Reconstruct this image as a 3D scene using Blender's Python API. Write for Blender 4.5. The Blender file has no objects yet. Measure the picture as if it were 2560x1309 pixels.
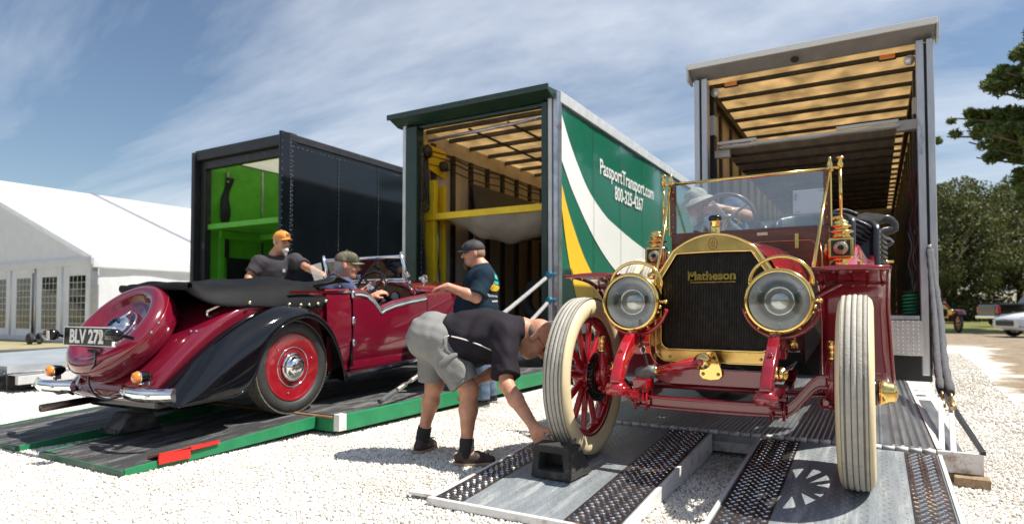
import bpy, math, random
import numpy as np
from mathutils import Vector, Matrix, Euler
R = math.radians
random.seed(7); np.random.seed(7)
SC = bpy.context.scene
COL = SC.collection

# ---------------------------------------------------------------- camera
cam_d = bpy.data.cameras.new('camera')
cam = bpy.data.objects.new('camera', cam_d)
COL.objects.link(cam)
cam.location = (0, 0, .95)
cam.rotation_euler = (R(91.8), 0, R(30))
cam_d.sensor_width = 36
cam_d.lens = 22.08
cam_d.shift_y = .0278
cam_d.clip_start = .05
cam_d.clip_end = 3000
cam_d.dof.use_dof = True
cam_d.dof.focus_distance = 3.7
cam_d.dof.aperture_fstop = 2.2
SC.camera = cam

# ---------------------------------------------------------------- light
SUN = Vector((.58, .196, 1.0)).normalized()      # direction towards the sun
SUN_EL = math.asin(SUN.z)
SUN_AZ = math.atan2(SUN.x, SUN.y)                # clockwise from +Y
w = bpy.data.worlds.new('World'); SC.world = w
w.use_nodes = True
nt = w.node_tree; N = nt.nodes; L = nt.links
N.clear()
out = N.new('ShaderNodeOutputWorld'); bg = N.new('ShaderNodeBackground')
sky = N.new('ShaderNodeTexSky'); sky.sky_type = 'NISHITA'
sky.sun_disc = False; sky.sun_elevation = SUN_EL; sky.sun_rotation = SUN_AZ
sky.altitude = 10; sky.air_density = 1.15; sky.dust_density = .6; sky.ozone_density = 2.2
tc = N.new('ShaderNodeTexCoord')
# cirrus: noise on the direction projected to a high flat layer
sep = N.new('ShaderNodeSeparateXYZ'); L.new(tc.outputs['Generated'], sep.inputs[0])
mz = N.new('ShaderNodeMath'); mz.operation = 'MAXIMUM'; mz.inputs[1].default_value = .02
L.new(sep.outputs['Z'], mz.inputs[0])
az = N.new('ShaderNodeMath'); az.operation = 'ADD'; az.inputs[1].default_value = .16
L.new(mz.outputs[0], az.inputs[0])
dx = N.new('ShaderNodeMath'); dx.operation = 'DIVIDE'; L.new(sep.outputs['X'], dx.inputs[0]); L.new(az.outputs[0], dx.inputs[1])
dy = N.new('ShaderNodeMath'); dy.operation = 'DIVIDE'; L.new(sep.outputs['Y'], dy.inputs[0]); L.new(az.outputs[0], dy.inputs[1])
cmb = N.new('ShaderNodeCombineXYZ'); L.new(dx.outputs[0], cmb.inputs[0]); L.new(dy.outputs[0], cmb.inputs[1])
mp = N.new('ShaderNodeMapping'); mp.inputs['Rotation'].default_value = (0, 0, R(-52)); mp.inputs['Scale'].default_value = (.33, 1.05, 1)
mp.inputs['Location'].default_value = (3.1, .55, 0)
L.new(cmb.outputs[0], mp.inputs[0])
n1 = N.new('ShaderNodeTexNoise'); n1.inputs['Scale'].default_value = .85; n1.inputs['Detail'].default_value = 9; n1.inputs['Roughness'].default_value = .6; n1.inputs['Distortion'].default_value = .5
L.new(mp.outputs[0], n1.inputs['Vector'])
mp2 = N.new('ShaderNodeMapping'); mp2.inputs['Rotation'].default_value = (0, 0, R(-40)); mp2.inputs['Scale'].default_value = (.5, .9, 1); mp2.inputs['Location'].default_value = (.3, 2.2, 0)
L.new(cmb.outputs[0], mp2.inputs[0])
n2 = N.new('ShaderNodeTexNoise'); n2.inputs['Scale'].default_value = .38; n2.inputs['Detail'].default_value = 3
L.new(mp2.outputs[0], n2.inputs['Vector'])
r1 = N.new('ShaderNodeValToRGB'); r1.color_ramp.elements[0].position = .40; r1.color_ramp.elements[1].position = .66
L.new(n1.outputs['Fac'], r1.inputs[0])
r2 = N.new('ShaderNodeValToRGB'); r2.color_ramp.elements[0].position = .20; r2.color_ramp.elements[1].position = .50
L.new(n2.outputs['Fac'], r2.inputs[0])
cm = N.new('ShaderNodeMath'); cm.operation = 'MULTIPLY'; L.new(r1.outputs[0], cm.inputs[0]); L.new(r2.outputs[0], cm.inputs[1])
cm2 = N.new('ShaderNodeMath'); cm2.operation = 'MULTIPLY'; cm2.inputs[1].default_value = .95; L.new(cm.outputs[0], cm2.inputs[0])
mixc = N.new('ShaderNodeMix'); mixc.data_type = 'RGBA'
L.new(cm2.outputs[0], mixc.inputs[0]); L.new(sky.outputs[0], mixc.inputs[6]); mixc.inputs[7].default_value = (7.8, 8.3, 9.2, 1)
L.new(mixc.outputs[2], bg.inputs[0]); L.new(bg.outputs[0], out.inputs[0])
bg.inputs[1].default_value = .068
sl = bpy.data.lights.new('sun', 'SUN'); sl.energy = 4.8; sl.angle = R(.5); sl.color = (1, .95, .87)
so = bpy.data.objects.new('sun', sl); COL.objects.link(so)
so.rotation_euler = (-SUN).to_track_quat('-Z', 'Y').to_euler()
so.location = (30, 10, 50)
SC.view_settings.view_transform = 'Standard'
SC.view_settings.look = 'None'
SC.view_settings.exposure = 0.7
SC.view_settings.gamma = 1
SC.view_settings.use_curve_mapping = False
SC.render.engine = 'CYCLES'
SC.cycles.use_denoising = True
SC.cycles.max_bounces = 10
SC.cycles.transparent_max_bounces = 16
SC.cycles.caustics_reflective = False
SC.cycles.caustics_refractive = False
SC.cycles.sample_clamp_indirect = 4

# ---------------------------------------------------------------- materials
MATS = {}
def mat(name, col, rough=.5, metal=0, var=.15, vs=8, bump=0, bs=60, coat=0, spec=.5, dirt=None, dirt_amt=.0, ds=3, trans=0, aniso=None, sss=0, stretch=None, rv=.0, sheen=0):
    """Principled surface: colour broken up by noise, optional fine relief and dirt patches."""
    if name in MATS: return MATS[name]
    m = bpy.data.materials.new(name); m.use_nodes = True
    t = m.node_tree; b = t.nodes['Principled BSDF']
    c = t.nodes.new('ShaderNodeTexCoord')
    vec = c.outputs['Object']
    if stretch:
        mpn = t.nodes.new('ShaderNodeMapping'); mpn.inputs['Scale'].default_value = stretch
        t.links.new(vec, mpn.inputs[0]); vec = mpn.outputs[0]
    n = t.nodes.new('ShaderNodeTexNoise'); n.inputs['Scale'].default_value = vs; n.inputs['Detail'].default_value = 5; n.inputs['Roughness'].default_value = .6
    t.links.new(vec, n.inputs['Vector'])
    ramp = t.nodes.new('ShaderNodeValToRGB')
    e = ramp.color_ramp.elements
    e[0].position = .3; e[1].position = .7
    e[0].color = tuple(max(0, x*(1-var)) for x in col)+(1,)
    e[1].color = tuple(min(1, x*(1+var)) for x in col)+(1,)
    t.links.new(n.outputs['Fac'], ramp.inputs[0])
    colout = ramp.outputs[0]
    if dirt:
        n3 = t.nodes.new('ShaderNodeTexNoise'); n3.inputs['Scale'].default_value = ds; n3.inputs['Detail'].default_value = 8; n3.inputs['Roughness'].default_value = .7
        t.links.new(vec, n3.inputs['Vector'])
        rr = t.nodes.new('ShaderNodeValToRGB'); rr.color_ramp.elements[0].position = 1-dirt_amt-.02+.0; rr.color_ramp.elements[1].position = min(1, 1-dirt_amt+.14)
        rr.color_ramp.elements[0].position = max(0, .75-dirt_amt*.5); rr.color_ramp.elements[1].position = max(.05, .9-dirt_amt*.5)
        t.links.new(n3.outputs['Fac'], rr.inputs[0])
        mx = t.nodes.new('ShaderNodeMix'); mx.data_type = 'RGBA'
        t.links.new(rr.outputs[0], mx.inputs[0]); t.links.new(colout, mx.inputs[6]); mx.inputs[7].default_value = tuple(dirt)+(1,)
        colout = mx.outputs[2]
    t.links.new(colout, b.inputs['Base Color'])
    b.inputs['Roughness'].default_value = rough; b.inputs['Metallic'].default_value = metal
    b.inputs['Specular IOR Level'].default_value = spec
    b.inputs['Coat Weight'].default_value = coat; b.inputs['Coat Roughness'].default_value = .04
    if sheen: b.inputs['Sheen Weight'].default_value = sheen
    if sss:
        b.inputs['Subsurface Weight'].default_value = sss; b.inputs['Subsurface Radius'].default_value = (.02, .008, .004); b.inputs['Subsurface Scale'].default_value = .5
    if rv:
        mr = t.nodes.new('ShaderNodeMapRange'); mr.inputs[3].default_value = max(0.02, rough-rv); mr.inputs[4].default_value = rough+rv
        t.links.new(n.outputs['Fac'], mr.inputs[0]); t.links.new(mr.outputs[0], b.inputs['Roughness'])
    if bump:
        n2 = t.nodes.new('ShaderNodeTexNoise'); n2.inputs['Scale'].default_value = bs; n2.inputs['Detail'].default_value = 4
        t.links.new(vec, n2.inputs['Vector'])
        bp = t.nodes.new('ShaderNodeBump'); bp.inputs['Strength'].default_value = bump; bp.inputs['Distance'].default_value = .01
        t.links.new(n2.outputs['Fac'], bp.inputs['Height']); t.links.new(bp.outputs[0], b.inputs['Normal'])
    MATS[name] = m
    return m

def glass(name, tint=(.9, .95, .95), refl=1.0, alpha=.0, rough=0.0):
    """Thin clear pane: see-through with fresnel reflection."""
    m = bpy.data.materials.new(name); m.use_nodes = True
    t = m.node_tree; t.nodes.remove(t.nodes['Principled BSDF'])
    o = t.nodes['Material Output']
    tr = t.nodes.new('ShaderNodeBsdfTransparent'); tr.inputs[0].default_value = tuple(tint)+(1,)
    gl = t.nodes.new('ShaderNodeBsdfGlossy'); gl.inputs['Roughness'].default_value = rough
    fr = t.nodes.new('ShaderNodeFresnel'); fr.inputs[0].default_value = 1.5
    mm = t.nodes.new('ShaderNodeMath'); mm.operation = 'MULTIPLY_ADD'; mm.inputs[1].default_value = refl; mm.inputs[2].default_value = alpha
    t.links.new(fr.outputs[0], mm.inputs[0])
    mx = t.nodes.new('ShaderNodeMixShader'); t.links.new(mm.outputs[0], mx.inputs[0])
    t.links.new(tr.outputs[0], mx.inputs[1]); t.links.new(gl.outputs[0], mx.inputs[2]); t.links.new(mx.outputs[0], o.inputs[0])
    return m

def translucent(name, col, tcol, w=.5, var=.12, vs=3, stretch=None, bump=0, bscale=(1, 1, 1)):
    """Thin sheet (fibreglass, vinyl, plastic film) that lets daylight through."""
    m = bpy.data.materials.new(name); m.use_nodes = True
    t = m.node_tree; b = t.nodes['Principled BSDF']; o = t.nodes['Material Output']
    c = t.nodes.new('ShaderNodeTexCoord'); n = t.nodes.new('ShaderNodeTexNoise'); n.inputs['Scale'].default_value = vs; n.inputs['Detail'].default_value = 7
    vec = c.outputs['Object']
    if stretch:
        mpn = t.nodes.new('ShaderNodeMapping'); mpn.inputs['Scale'].default_value = stretch
        t.links.new(vec, mpn.inputs[0]); vec = mpn.outputs[0]
    t.links.new(vec, n.inputs['Vector'])
    outs = []
    for cc in (col, tcol):
        r = t.nodes.new('ShaderNodeValToRGB'); e = r.color_ramp.elements; e[0].position = .32; e[1].position = .68
        e[0].color = tuple(x*(1-var) for x in cc)+(1,); e[1].color = tuple(min(1, x*(1+var)) for x in cc)+(1,)
        t.links.new(n.outputs['Fac'], r.inputs[0]); outs.append(r.outputs[0])
    t.links.new(outs[0], b.inputs['Base Color']); b.inputs['Roughness'].default_value = .55
    tl = t.nodes.new('ShaderNodeBsdfTranslucent'); t.links.new(outs[1], tl.inputs[0])
    if bump:
        m2 = t.nodes.new('ShaderNodeMapping'); m2.inputs['Scale'].default_value = bscale; t.links.new(c.outputs['Object'], m2.inputs[0])
        n2 = t.nodes.new('ShaderNodeTexNoise'); n2.inputs['Scale'].default_value = 1; n2.inputs['Detail'].default_value = 4; n2.inputs['Distortion'].default_value = .6; t.links.new(m2.outputs[0], n2.inputs['Vector'])
        bp = t.nodes.new('ShaderNodeBump'); bp.inputs['Strength'].default_value = bump; bp.inputs['Distance'].default_value = .15; t.links.new(n2.outputs['Fac'], bp.inputs['Height'])
        t.links.new(bp.outputs[0], b.inputs['Normal']); t.links.new(bp.outputs[0], tl.inputs['Normal'])
    mx = t.nodes.new('ShaderNodeMixShader'); mx.inputs[0].default_value = w
    t.links.new(b.outputs[0], mx.inputs[1]); t.links.new(tl.outputs[0], mx.inputs[2]); t.links.new(mx.outputs[0], o.inputs[0])
    return m

# ---------------------------------------------------------------- mesh builder
def V(*a): return Vector(a)
class MB:
    def __init__(s): s.v = []; s.f = []; s.sm = []; s.M = None
    def add(s, vs, fs, smooth=False):
        o = len(s.v)
        if s.M is not None: vs = [s.M @ Vector(p) for p in vs]
        s.v.extend([tuple(p) for p in vs]); s.f.extend([tuple(i+o for i in f) for f in fs]); s.sm.extend([smooth]*len(fs))
        return s
    def bx(s, x0, x1, y0, y1, z0, z1):
        vs = [(x0, y0, z0), (x1, y0, z0), (x1, y1, z0), (x0, y1, z0), (x0, y0, z1), (x1, y0, z1), (x1, y1, z1), (x0, y1, z1)]
        return s.add(vs, [(0, 3, 2, 1), (4, 5, 6, 7), (0, 1, 5, 4), (1, 2, 6, 5), (2, 3, 7, 6), (3, 0, 4, 7)])
    def box(s, c, d, rot=None):
        vs = []
        q = Euler(rot).to_matrix() if rot is not None and not isinstance(rot, Matrix) else rot
        for k in range(8):
            p = Vector(((-.5, .5)[k & 1]*d[0], (-.5, .5)[k >> 1 & 1]*d[1], (-.5, .5)[k >> 2]*d[2]))
            if q is not None: p = q @ p
            vs.append(p+Vector(c))
        return s.add(vs, [(0, 2, 3, 1), (4, 5, 7, 6), (0, 1, 5, 4), (1, 3, 7, 5), (3, 2, 6, 7), (2, 0, 4, 6)])
    def bar(s, p0, p1, w, h, up=(0, 0, 1)):
        p0, p1 = Vector(p0), Vector(p1); d = (p1-p0).normalized(); u = Vector(up)
        a = d.cross(u)
        if a.length < 1e-4: a = d.cross(Vector((1, 0, 0)))
        a.normalize(); b = a.cross(d)
        vs = []
        for p in (p0, p1):
            for sa, sb in ((-1, -1), (1, -1), (1, 1), (-1, 1)): vs.append(p+a*sa*w/2+b*sb*h/2)
        return s.add(vs, [(0, 1, 2, 3), (7, 6, 5, 4), (0, 4, 5, 1), (1, 5, 6, 2), (2, 6, 7, 3), (3, 7, 4, 0)])
    def grid(s, rows, smooth=True, cu=False, cv=False):
        n, m = len(rows), len(rows[0]); vs = [p for r in rows for p in r]; fs = []
        for i in range(n if cv else n-1):
            for j in range(m if cu else m-1):
                a = i*m+j; b = i*m+(j+1) % m; c = ((i+1) % n)*m+(j+1) % m; d = ((i+1) % n)*m+j
                fs.append((a, b, c, d))
        return s.add(vs, fs, smooth)
    def tube(s, pts, r, n=10, closed=False, caps=True, flat=1.0):
        pts = [Vector(p) for p in pts]; k = len(pts)
        rr = r if isinstance(r, (list, tuple)) else [r]*k
        tg = []
        for i in range(k):
            a = pts[(i-1) % k] if (closed or i > 0) else pts[i]; b = pts[(i+1) % k] if (closed or i < k-1) else pts[i]
            d = b-a; tg.append(d.normalized() if d.length > 0 else Vector((0, 0, 1)))
        u = Vector((0, 0, 1)) if abs(tg[0].z) < .9 else Vector((1, 0, 0))
        rows = []
        for i in range(k):
            u = (u-tg[i]*u.dot(tg[i])).normalized(); w_ = tg[i].cross(u)
            rows.append([pts[i]+(u*math.cos(2*math.pi*j/n)+w_*math.sin(2*math.pi*j/n)*flat)*rr[i] for j in range(n)])
        s.grid(rows, True, cu=True, cv=closed)
        if caps and not closed:
            s.add(rows[0], [tuple(range(n))[::-1]]); s.add(rows[-1], [tuple(range(n))])
        return s
    def cyl(s, p0, p1, r0, r1=None, n=16, caps=True): return s.tube([p0, p1], [r0, r0 if r1 is None else r1], n, caps=caps)
    def lathe(s, prof, o=(0, 0, 0), ax=(0, 0, 1), n=32, smooth=True, a0=0, a1=2*math.pi):
        ax = Vector(ax).normalized(); u = ax.cross(Vector((0, 0, 1)))
        if u.length < 1e-3: u = Vector((1, 0, 0))
        u.normalize(); w_ = ax.cross(u); o = Vector(o)
        full = abs(a1-a0-2*math.pi) < 1e-6
        rows = []
        for j in range(n if full else n+1):
            a = a0+(a1-a0)*j/n; d = u*math.cos(a)+w_*math.sin(a)
            rows.append([o+d*r+ax*t for r, t in prof])
        return s.grid(rows, smooth, cv=full)
    def sphere(s, c, r, n=16, m=10, rot=None):
        if not isinstance(r, (list, tuple)): r = (r, r, r)
        rows = []
        q = Euler(rot).to_matrix() if rot is not None and not isinstance(rot, Matrix) else rot
        for i in range(m+1):
            ph = math.pi*i/m; row = []
            for j in range(n):
                th = 2*math.pi*j/n; p = Vector((math.sin(ph)*math.cos(th)*r[0], math.sin(ph)*math.sin(th)*r[1], math.cos(ph)*r[2]))
                if q is not None: p = q @ p
                row.append(p+Vector(c))
            rows.append(row)
        return s.grid(rows, True, cu=True)
    def torus(s, c, ax, RR, r, n=32, m=10):
        return s.lathe([(RR+r*math.cos(2*math.pi*i/m), r*math.sin(2*math.pi*i/m)) for i in range(m+1)], c, ax, n)
    def prism(s, poly, ax, t0, t1, smooth=False):
        """polygon in the plane across axis ax ('x': (y,z), 'y': (x,z), 'z': (x,y)), pushed from t0 to t1"""
        f = {'x': lambda p, t: (t, p[0], p[1]), 'y': lambda p, t: (p[0], t, p[1]), 'z': lambda p, t: (p[0], p[1], t)}[ax]
        n = len(poly); vs = [f(p, t0) for p in poly]+[f(p, t1) for p in poly]
        fs = [(i, (i+1) % n, n+(i+1) % n, n+i) for i in range(n)]
        s.add(vs, fs, smooth); s.add(vs, [tuple(range(n))[::-1], tuple(range(n, 2*n))])
        return s
    def sweep(s, pts, w, h, side=(1, 0, 0), smooth=False):
        """rectangular bar swept along pts; side = the width direction"""
        pts = [Vector(p) for p in pts]; sd = Vector(side); rows = []
        k = len(pts)
        for i, p in enumerate(pts):
            d = (pts[min(i+1, k-1)]-pts[max(i-1, 0)]).normalized(); up = sd.cross(d).normalized()
            ww = w[i] if isinstance(w, (list, tuple)) else w; hh = h[i] if isinstance(h, (list, tuple)) else h
            rows.append([p-sd*ww/2-up*hh/2, p+sd*ww/2-up*hh/2, p+sd*ww/2+up*hh/2, p-sd*ww/2+up*hh/2])
        s.grid(rows, smooth, cu=True)
        s.add(rows[0], [(0, 1, 2, 3)]); s.add(rows[-1], [(3, 2, 1, 0)])
        return s
    def sheet(s, rows, th, smooth=True):
        """grid of points with thickness th along its normals (built with a solidify on build)"""
        return s.grid(rows, smooth)
    def mesh(s, name, m):
        me = bpy.data.meshes.new(name); me.from_pydata(s.v, [], s.f); me.update()
        me.polygons.foreach_set('use_smooth', s.sm)
        if m is not None: me.materials.append(m)
        return me
    def build(s, name, m, parent=None, bevel=0, solid=0, sub=0, kind=None, world=False, label=None, seg=2, fix=True):
        if world and parent is not None:
            o = parent.location; s.v = [(p[0]-o.x, p[1]-o.y, p[2]-o.z) for p in s.v]
        me = s.mesh(name, m)
        if fix:
            import bmesh
            bm = bmesh.new(); bm.from_mesh(me); bmesh.ops.remove_doubles(bm, verts=bm.verts, dist=1e-5); bmesh.ops.recalc_face_normals(bm, faces=bm.faces); bm.to_mesh(me); bm.free()
        ob = bpy.data.objects.new(name, me); COL.objects.link(ob)
        if parent is not None: ob.parent = parent
        if solid:
            q = ob.modifiers.new('thickness', 'SOLIDIFY'); q.thickness = solid; q.offset = 0
        if bevel:
            q = ob.modifiers.new('edges', 'BEVEL'); q.width = bevel; q.segments = seg; q.limit_method = 'ANGLE'; q.angle_limit = R(40)
        if sub:
            q = ob.modifiers.new('smooth', 'SUBSURF'); q.levels = sub; q.render_levels = sub
        if kind: ob['kind'] = kind
        if label: ob['label'] = label
        return ob

def tag(o, label=None, cat=None, group=None, kind=None):
    if label: o['label'] = label
    if cat: o['category'] = cat
    if group: o['group'] = group
    if kind: o['kind'] = kind
    return o
def thing(name, label, cat, loc=(0, 0, 0), rot=(0, 0, 0), group=None):
    o = bpy.data.objects.new(name, None); COL.objects.link(o); o.location = loc; o.rotation_euler = rot
    o.empty_display_size = .2
    return tag(o, label, cat, group)
def inst(src, parent, name=None, M=None):
    """one more piece with the mesh of src"""
    c = src.copy(); COL.objects.link(c); c.parent = parent
    if M is not None: c.matrix_local = M
    return c
def dup(root, loc, rotz=None, label=None):
    def rec(o, par):
        c = o.copy(); COL.objects.link(c)
        if par is not None: c.parent = par
        for ch in list(o.children): rec(ch, c)
        return c
    r = rec(root, root.parent); r.location = loc
    if rotz is not None: r.rotation_euler = (0, 0, rotz)
    if label: r['label'] = label
    return r
def wrap(o, target, off=.004):
    """lay a printed or sewn-on piece onto a garment"""
    q = o.modifiers.new('fine', 'SUBSURF'); q.subdivision_type = 'SIMPLE'; q.levels = q.render_levels = 3
    q = o.modifiers.new('lay_on', 'SHRINKWRAP'); q.target = target; q.offset = off
    return o
def text(name, body, size, m, parent, M, depth=.002, bold=0.0, sx=1.0, align='CENTER', space=1.0):
    cu = bpy.data.curves.new(name, 'FONT'); cu.body = body; cu.size = size; cu.align_x = align; cu.align_y = 'CENTER'
    cu.extrude = depth; cu.offset = bold; cu.space_character = space; cu.resolution_u = 3
    t = bpy.data.objects.new(name, cu); COL.objects.link(t)
    bpy.context.view_layer.update()
    me = bpy.data.meshes.new_from_object(t.evaluated_get(bpy.context.evaluated_depsgraph_get()))
    bpy.data.objects.remove(t); me.name = name
    me.transform(Matrix.Diagonal((sx, 1, 1, 1)))
    me.materials.clear(); me.materials.append(m)
    ob = bpy.data.objects.new(name, me); COL.objects.link(ob)
    ob.parent = parent; ob.matrix_local = M
    return ob
def frame(o, x, y):
    """matrix with columns x, y (text right / text up) at o"""
    x = Vector(x).normalized(); y = Vector(y); y = (y-x*y.dot(x)).normalized(); z = x.cross(y)
    m = Matrix((x, y, z)).transposed().to_4x4(); m.translation = Vector(o); return m
def spline(pts, k=6):
    """Catmull-Rom through pts"""
    P = [np.array(p, float) for p in pts]; P = [2*P[0]-P[1]]+P+[2*P[-1]-P[-2]]; o = []
    for i in range(1, len(P)-2):
        for j in range(k):
            t = j/k
            o.append(tuple(.5*((2*P[i])+(-P[i-1]+P[i+1])*t+(2*P[i-1]-5*P[i]+4*P[i+1]-P[i+2])*t*t+(-P[i-1]+3*P[i]-3*P[i+1]+P[i+2])*t**3)))
    o.append(tuple(P[-2])); return o

# ---------------------------------------------------------------- solid figures (smooth union of tapered limbs, meshed)
class Fig:
    def __init__(s, h=.007): s.p = []; s.h = h
    def cone(s, a, b, r0, r1=None, k=.03): s.p.append(('c', np.array(a, float), np.array(b, float), r0, r0 if r1 is None else r1, k)); return s
    def chain(s, pts, rs, k=.03):
        for i in range(len(pts)-1): s.cone(pts[i], pts[i+1], rs[i], rs[i+1], k)
        return s
    def ell(s, c, r, ax=None, k=.03, cut=False):
        """ellipsoid, ax = 3x3 rows of its axes"""
        s.p.append(('e', np.array(c, float), np.array(r, float), np.eye(3) if ax is None else np.array(ax, float), cut, k)); return s
    def mesh(s, name, m, parent, wr=0, wf=22, clip=None, smooth=2, world=True, base=None):
        h = s.h
        lo = np.full(3, 1e9); hi = -lo
        bb = []
        for q in s.p:
            if q[0] == 'c':
                rr = max(q[3], q[4]); a = np.minimum(q[1], q[2])-rr; b = np.maximum(q[1], q[2])+rr
            else:
                rr = max(q[2]); a = q[1]-rr; b = q[1]+rr
            bb.append((a, b)); lo = np.minimum(lo, a); hi = np.maximum(hi, b)
        lo = lo-.03; hi = hi+.03
        n = np.ceil((hi-lo)/h).astype(int)+1
        F = np.full(n, .2, np.float32)
        ax = [lo[i]+h*np.arange(n[i]) for i in range(3)]
        for q, (a, b) in zip(s.p, bb):
            k = q[5]; mg = k+3*h
            i0 = np.maximum(0, np.floor((a-mg-lo)/h).astype(int)); i1 = np.minimum(n, np.ceil((b+mg-lo)/h).astype(int)+1)
            X, Y, Z = np.meshgrid(ax[0][i0[0]:i1[0]], ax[1][i0[1]:i1[1]], ax[2][i0[2]:i1[2]], indexing='ij')
            if q[0] == 'c':
                pa = (X-q[1][0], Y-q[1][1], Z-q[1][2]); ba = q[2]-q[1]; l2 = max(1e-9, ba.dot(ba))
                t = np.clip((pa[0]*ba[0]+pa[1]*ba[1]+pa[2]*ba[2])/l2, 0, 1)
                d = np.sqrt((pa[0]-ba[0]*t)**2+(pa[1]-ba[1]*t)**2+(pa[2]-ba[2]*t)**2)-(q[3]+(q[4]-q[3])*t)
            else:
                u = (X-q[1][0], Y-q[1][1], Z-q[1][2]); A = q[3]
                e = [(u[0]*A[i][0]+u[1]*A[i][1]+u[2]*A[i][2])/q[2][i] for i in range(3)]
                k0 = np.sqrt(e[0]**2+e[1]**2+e[2]**2); k1 = np.sqrt(sum((e[i]/q[2][i])**2 for i in range(3)))+1e-9
                d = k0*(k0-1)/k1
            sl_ = (slice(i0[0], i1[0]), slice(i0[1], i1[1]), slice(i0[2], i1[2])); g = F[sl_]
            if q[0] == 'e' and q[4]:
                hh = np.clip(.5-.5*(g+d)/k, 0, 1); F[sl_] = g*(1-hh)+(-d)*hh+k*hh*(1-hh)
            else:
                hh = np.clip(.5+.5*(d-g)/k, 0, 1); F[sl_] = d*(1-hh)+g*hh-k*hh*(1-hh)
        if wr or clip:
            X, Y, Z = np.meshgrid(*ax, indexing='ij')
            if wr:
                a = X*wf+2*np.sin(Z*wf*.55+1)+1.3*np.sin(Y*wf*.8); b = Z*wf*.8+2*np.sin(X*wf*.6)+Y*wf*.5; c = (X+Z)*wf*1.7+1.5*np.sin(Y*wf)
                F = F+wr*(np.sin(a)*np.sin(b)+.5*np.sin(c)*np.sin(b*1.6+2))
            if clip:
                for cl_ in clip:
                    po, nn = cl_[0], np.array(cl_[1], float); nn = nn/np.linalg.norm(nn)
                    G = (X-po[0])*nn[0]+(Y-po[1])*nn[1]+(Z-po[2])*nn[2]
                    if len(cl_) > 2: F = np.where((X-po[0])**2+(Y-po[1])**2+(Z-po[2])**2 < cl_[2]**2, np.maximum(F, G), F)
                    else: F = np.maximum(F, G)
        F[0] = F[-1] = .2; F[:, 0] = F[:, -1] = .2; F[:, :, 0] = F[:, :, -1] = .2
        I = F < 0
        c = [I[a:a+n[0]-1, b:b+n[1]-1, d:d+n[2]-1] for a in (0, 1) for b in (0, 1) for d in (0, 1)]
        sm_ = sum(x.astype(np.int8) for x in c); act = (sm_ > 0) & (sm_ < 8)
        idx = np.argwhere(act); ids = np.full(act.shape, -1, np.int64); ids[act] = np.arange(len(idx))
        acc = np.zeros((len(idx), 3)); cnt = np.zeros(len(idx))
        cor = np.array([(a, b, d) for a in (0, 1) for b in (0, 1) for d in (0, 1)])
        fv = np.stack([F[idx[:, 0]+o[0], idx[:, 1]+o[1], idx[:, 2]+o[2]] for o in cor], 1)
        for i in range(8):
            for j in range(i+1, 8):
                if abs(cor[i]-cor[j]).sum() != 1: continue
                fa, fb = fv[:, i], fv[:, j]; ms = (fa < 0) != (fb < 0)
                t = np.where(ms, fa/np.where(ms, fa-fb, 1), 0)
                acc += np.where(ms[:, None], cor[i]+(cor[j]-cor[i])*t[:, None], 0); cnt += ms
        vs = lo+h*(idx+acc/cnt[:, None])
        fs = []
        for axi in range(3):
            o1, o2 = [(1, 2), (2, 0), (0, 1)][axi]
            sa = [slice(None)]*3; sb = [slice(None)]*3; sa[axi] = slice(0, -1); sb[axi] = slice(1, None)
            ed = I[tuple(sa)] != I[tuple(sb)]
            e = np.argwhere(ed); ok = (e[:, o1] > 0) & (e[:, o2] > 0) & (e[:, o1] < n[o1]-1) & (e[:, o2] < n[o2]-1); e = e[ok]
            fl = I[tuple(sa)][tuple(e.T)]
            def cid(d1, d2):
                q = e.copy(); q[:, o1] -= d1; q[:, o2] -= d2; return ids[q[:, 0], q[:, 1], q[:, 2]]
            Q = np.stack([cid(1, 1), cid(0, 1), cid(0, 0), cid(1, 0)], 1)
            Q[~fl] = Q[~fl][:, ::-1]; fs.append(Q)
        fs = np.concatenate(fs)
        fs = fs[(fs >= 0).all(1)]
        if world and parent is not None: vs = vs-np.array(parent.location)
        if base is not None: vs = vs-np.array(base)
        me = bpy.data.meshes.new(name); me.vertices.add(len(vs)); me.vertices.foreach_set('co', vs.ravel())
        me.loops.add(len(fs)*4); me.loops.foreach_set('vertex_index', fs.ravel().astype(np.int32))
        me.polygons.add(len(fs)); me.polygons.foreach_set('loop_start', np.arange(len(fs), dtype=np.int32)*4)
        me.polygons.foreach_set('loop_total', np.full(len(fs), 4, np.int32)); me.polygons.foreach_set('use_smooth', np.ones(len(fs), bool))
        me.update(calc_edges=True); me.validate(); me.materials.append(m)
        ob = bpy.data.objects.new(name, me); COL.objects.link(ob); ob.parent = parent
        if base is not None: ob.location = base
        if smooth:
            q = ob.modifiers.new('soft', 'SMOOTH'); q.factor = .5; q.iterations = smooth
        return ob
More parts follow.
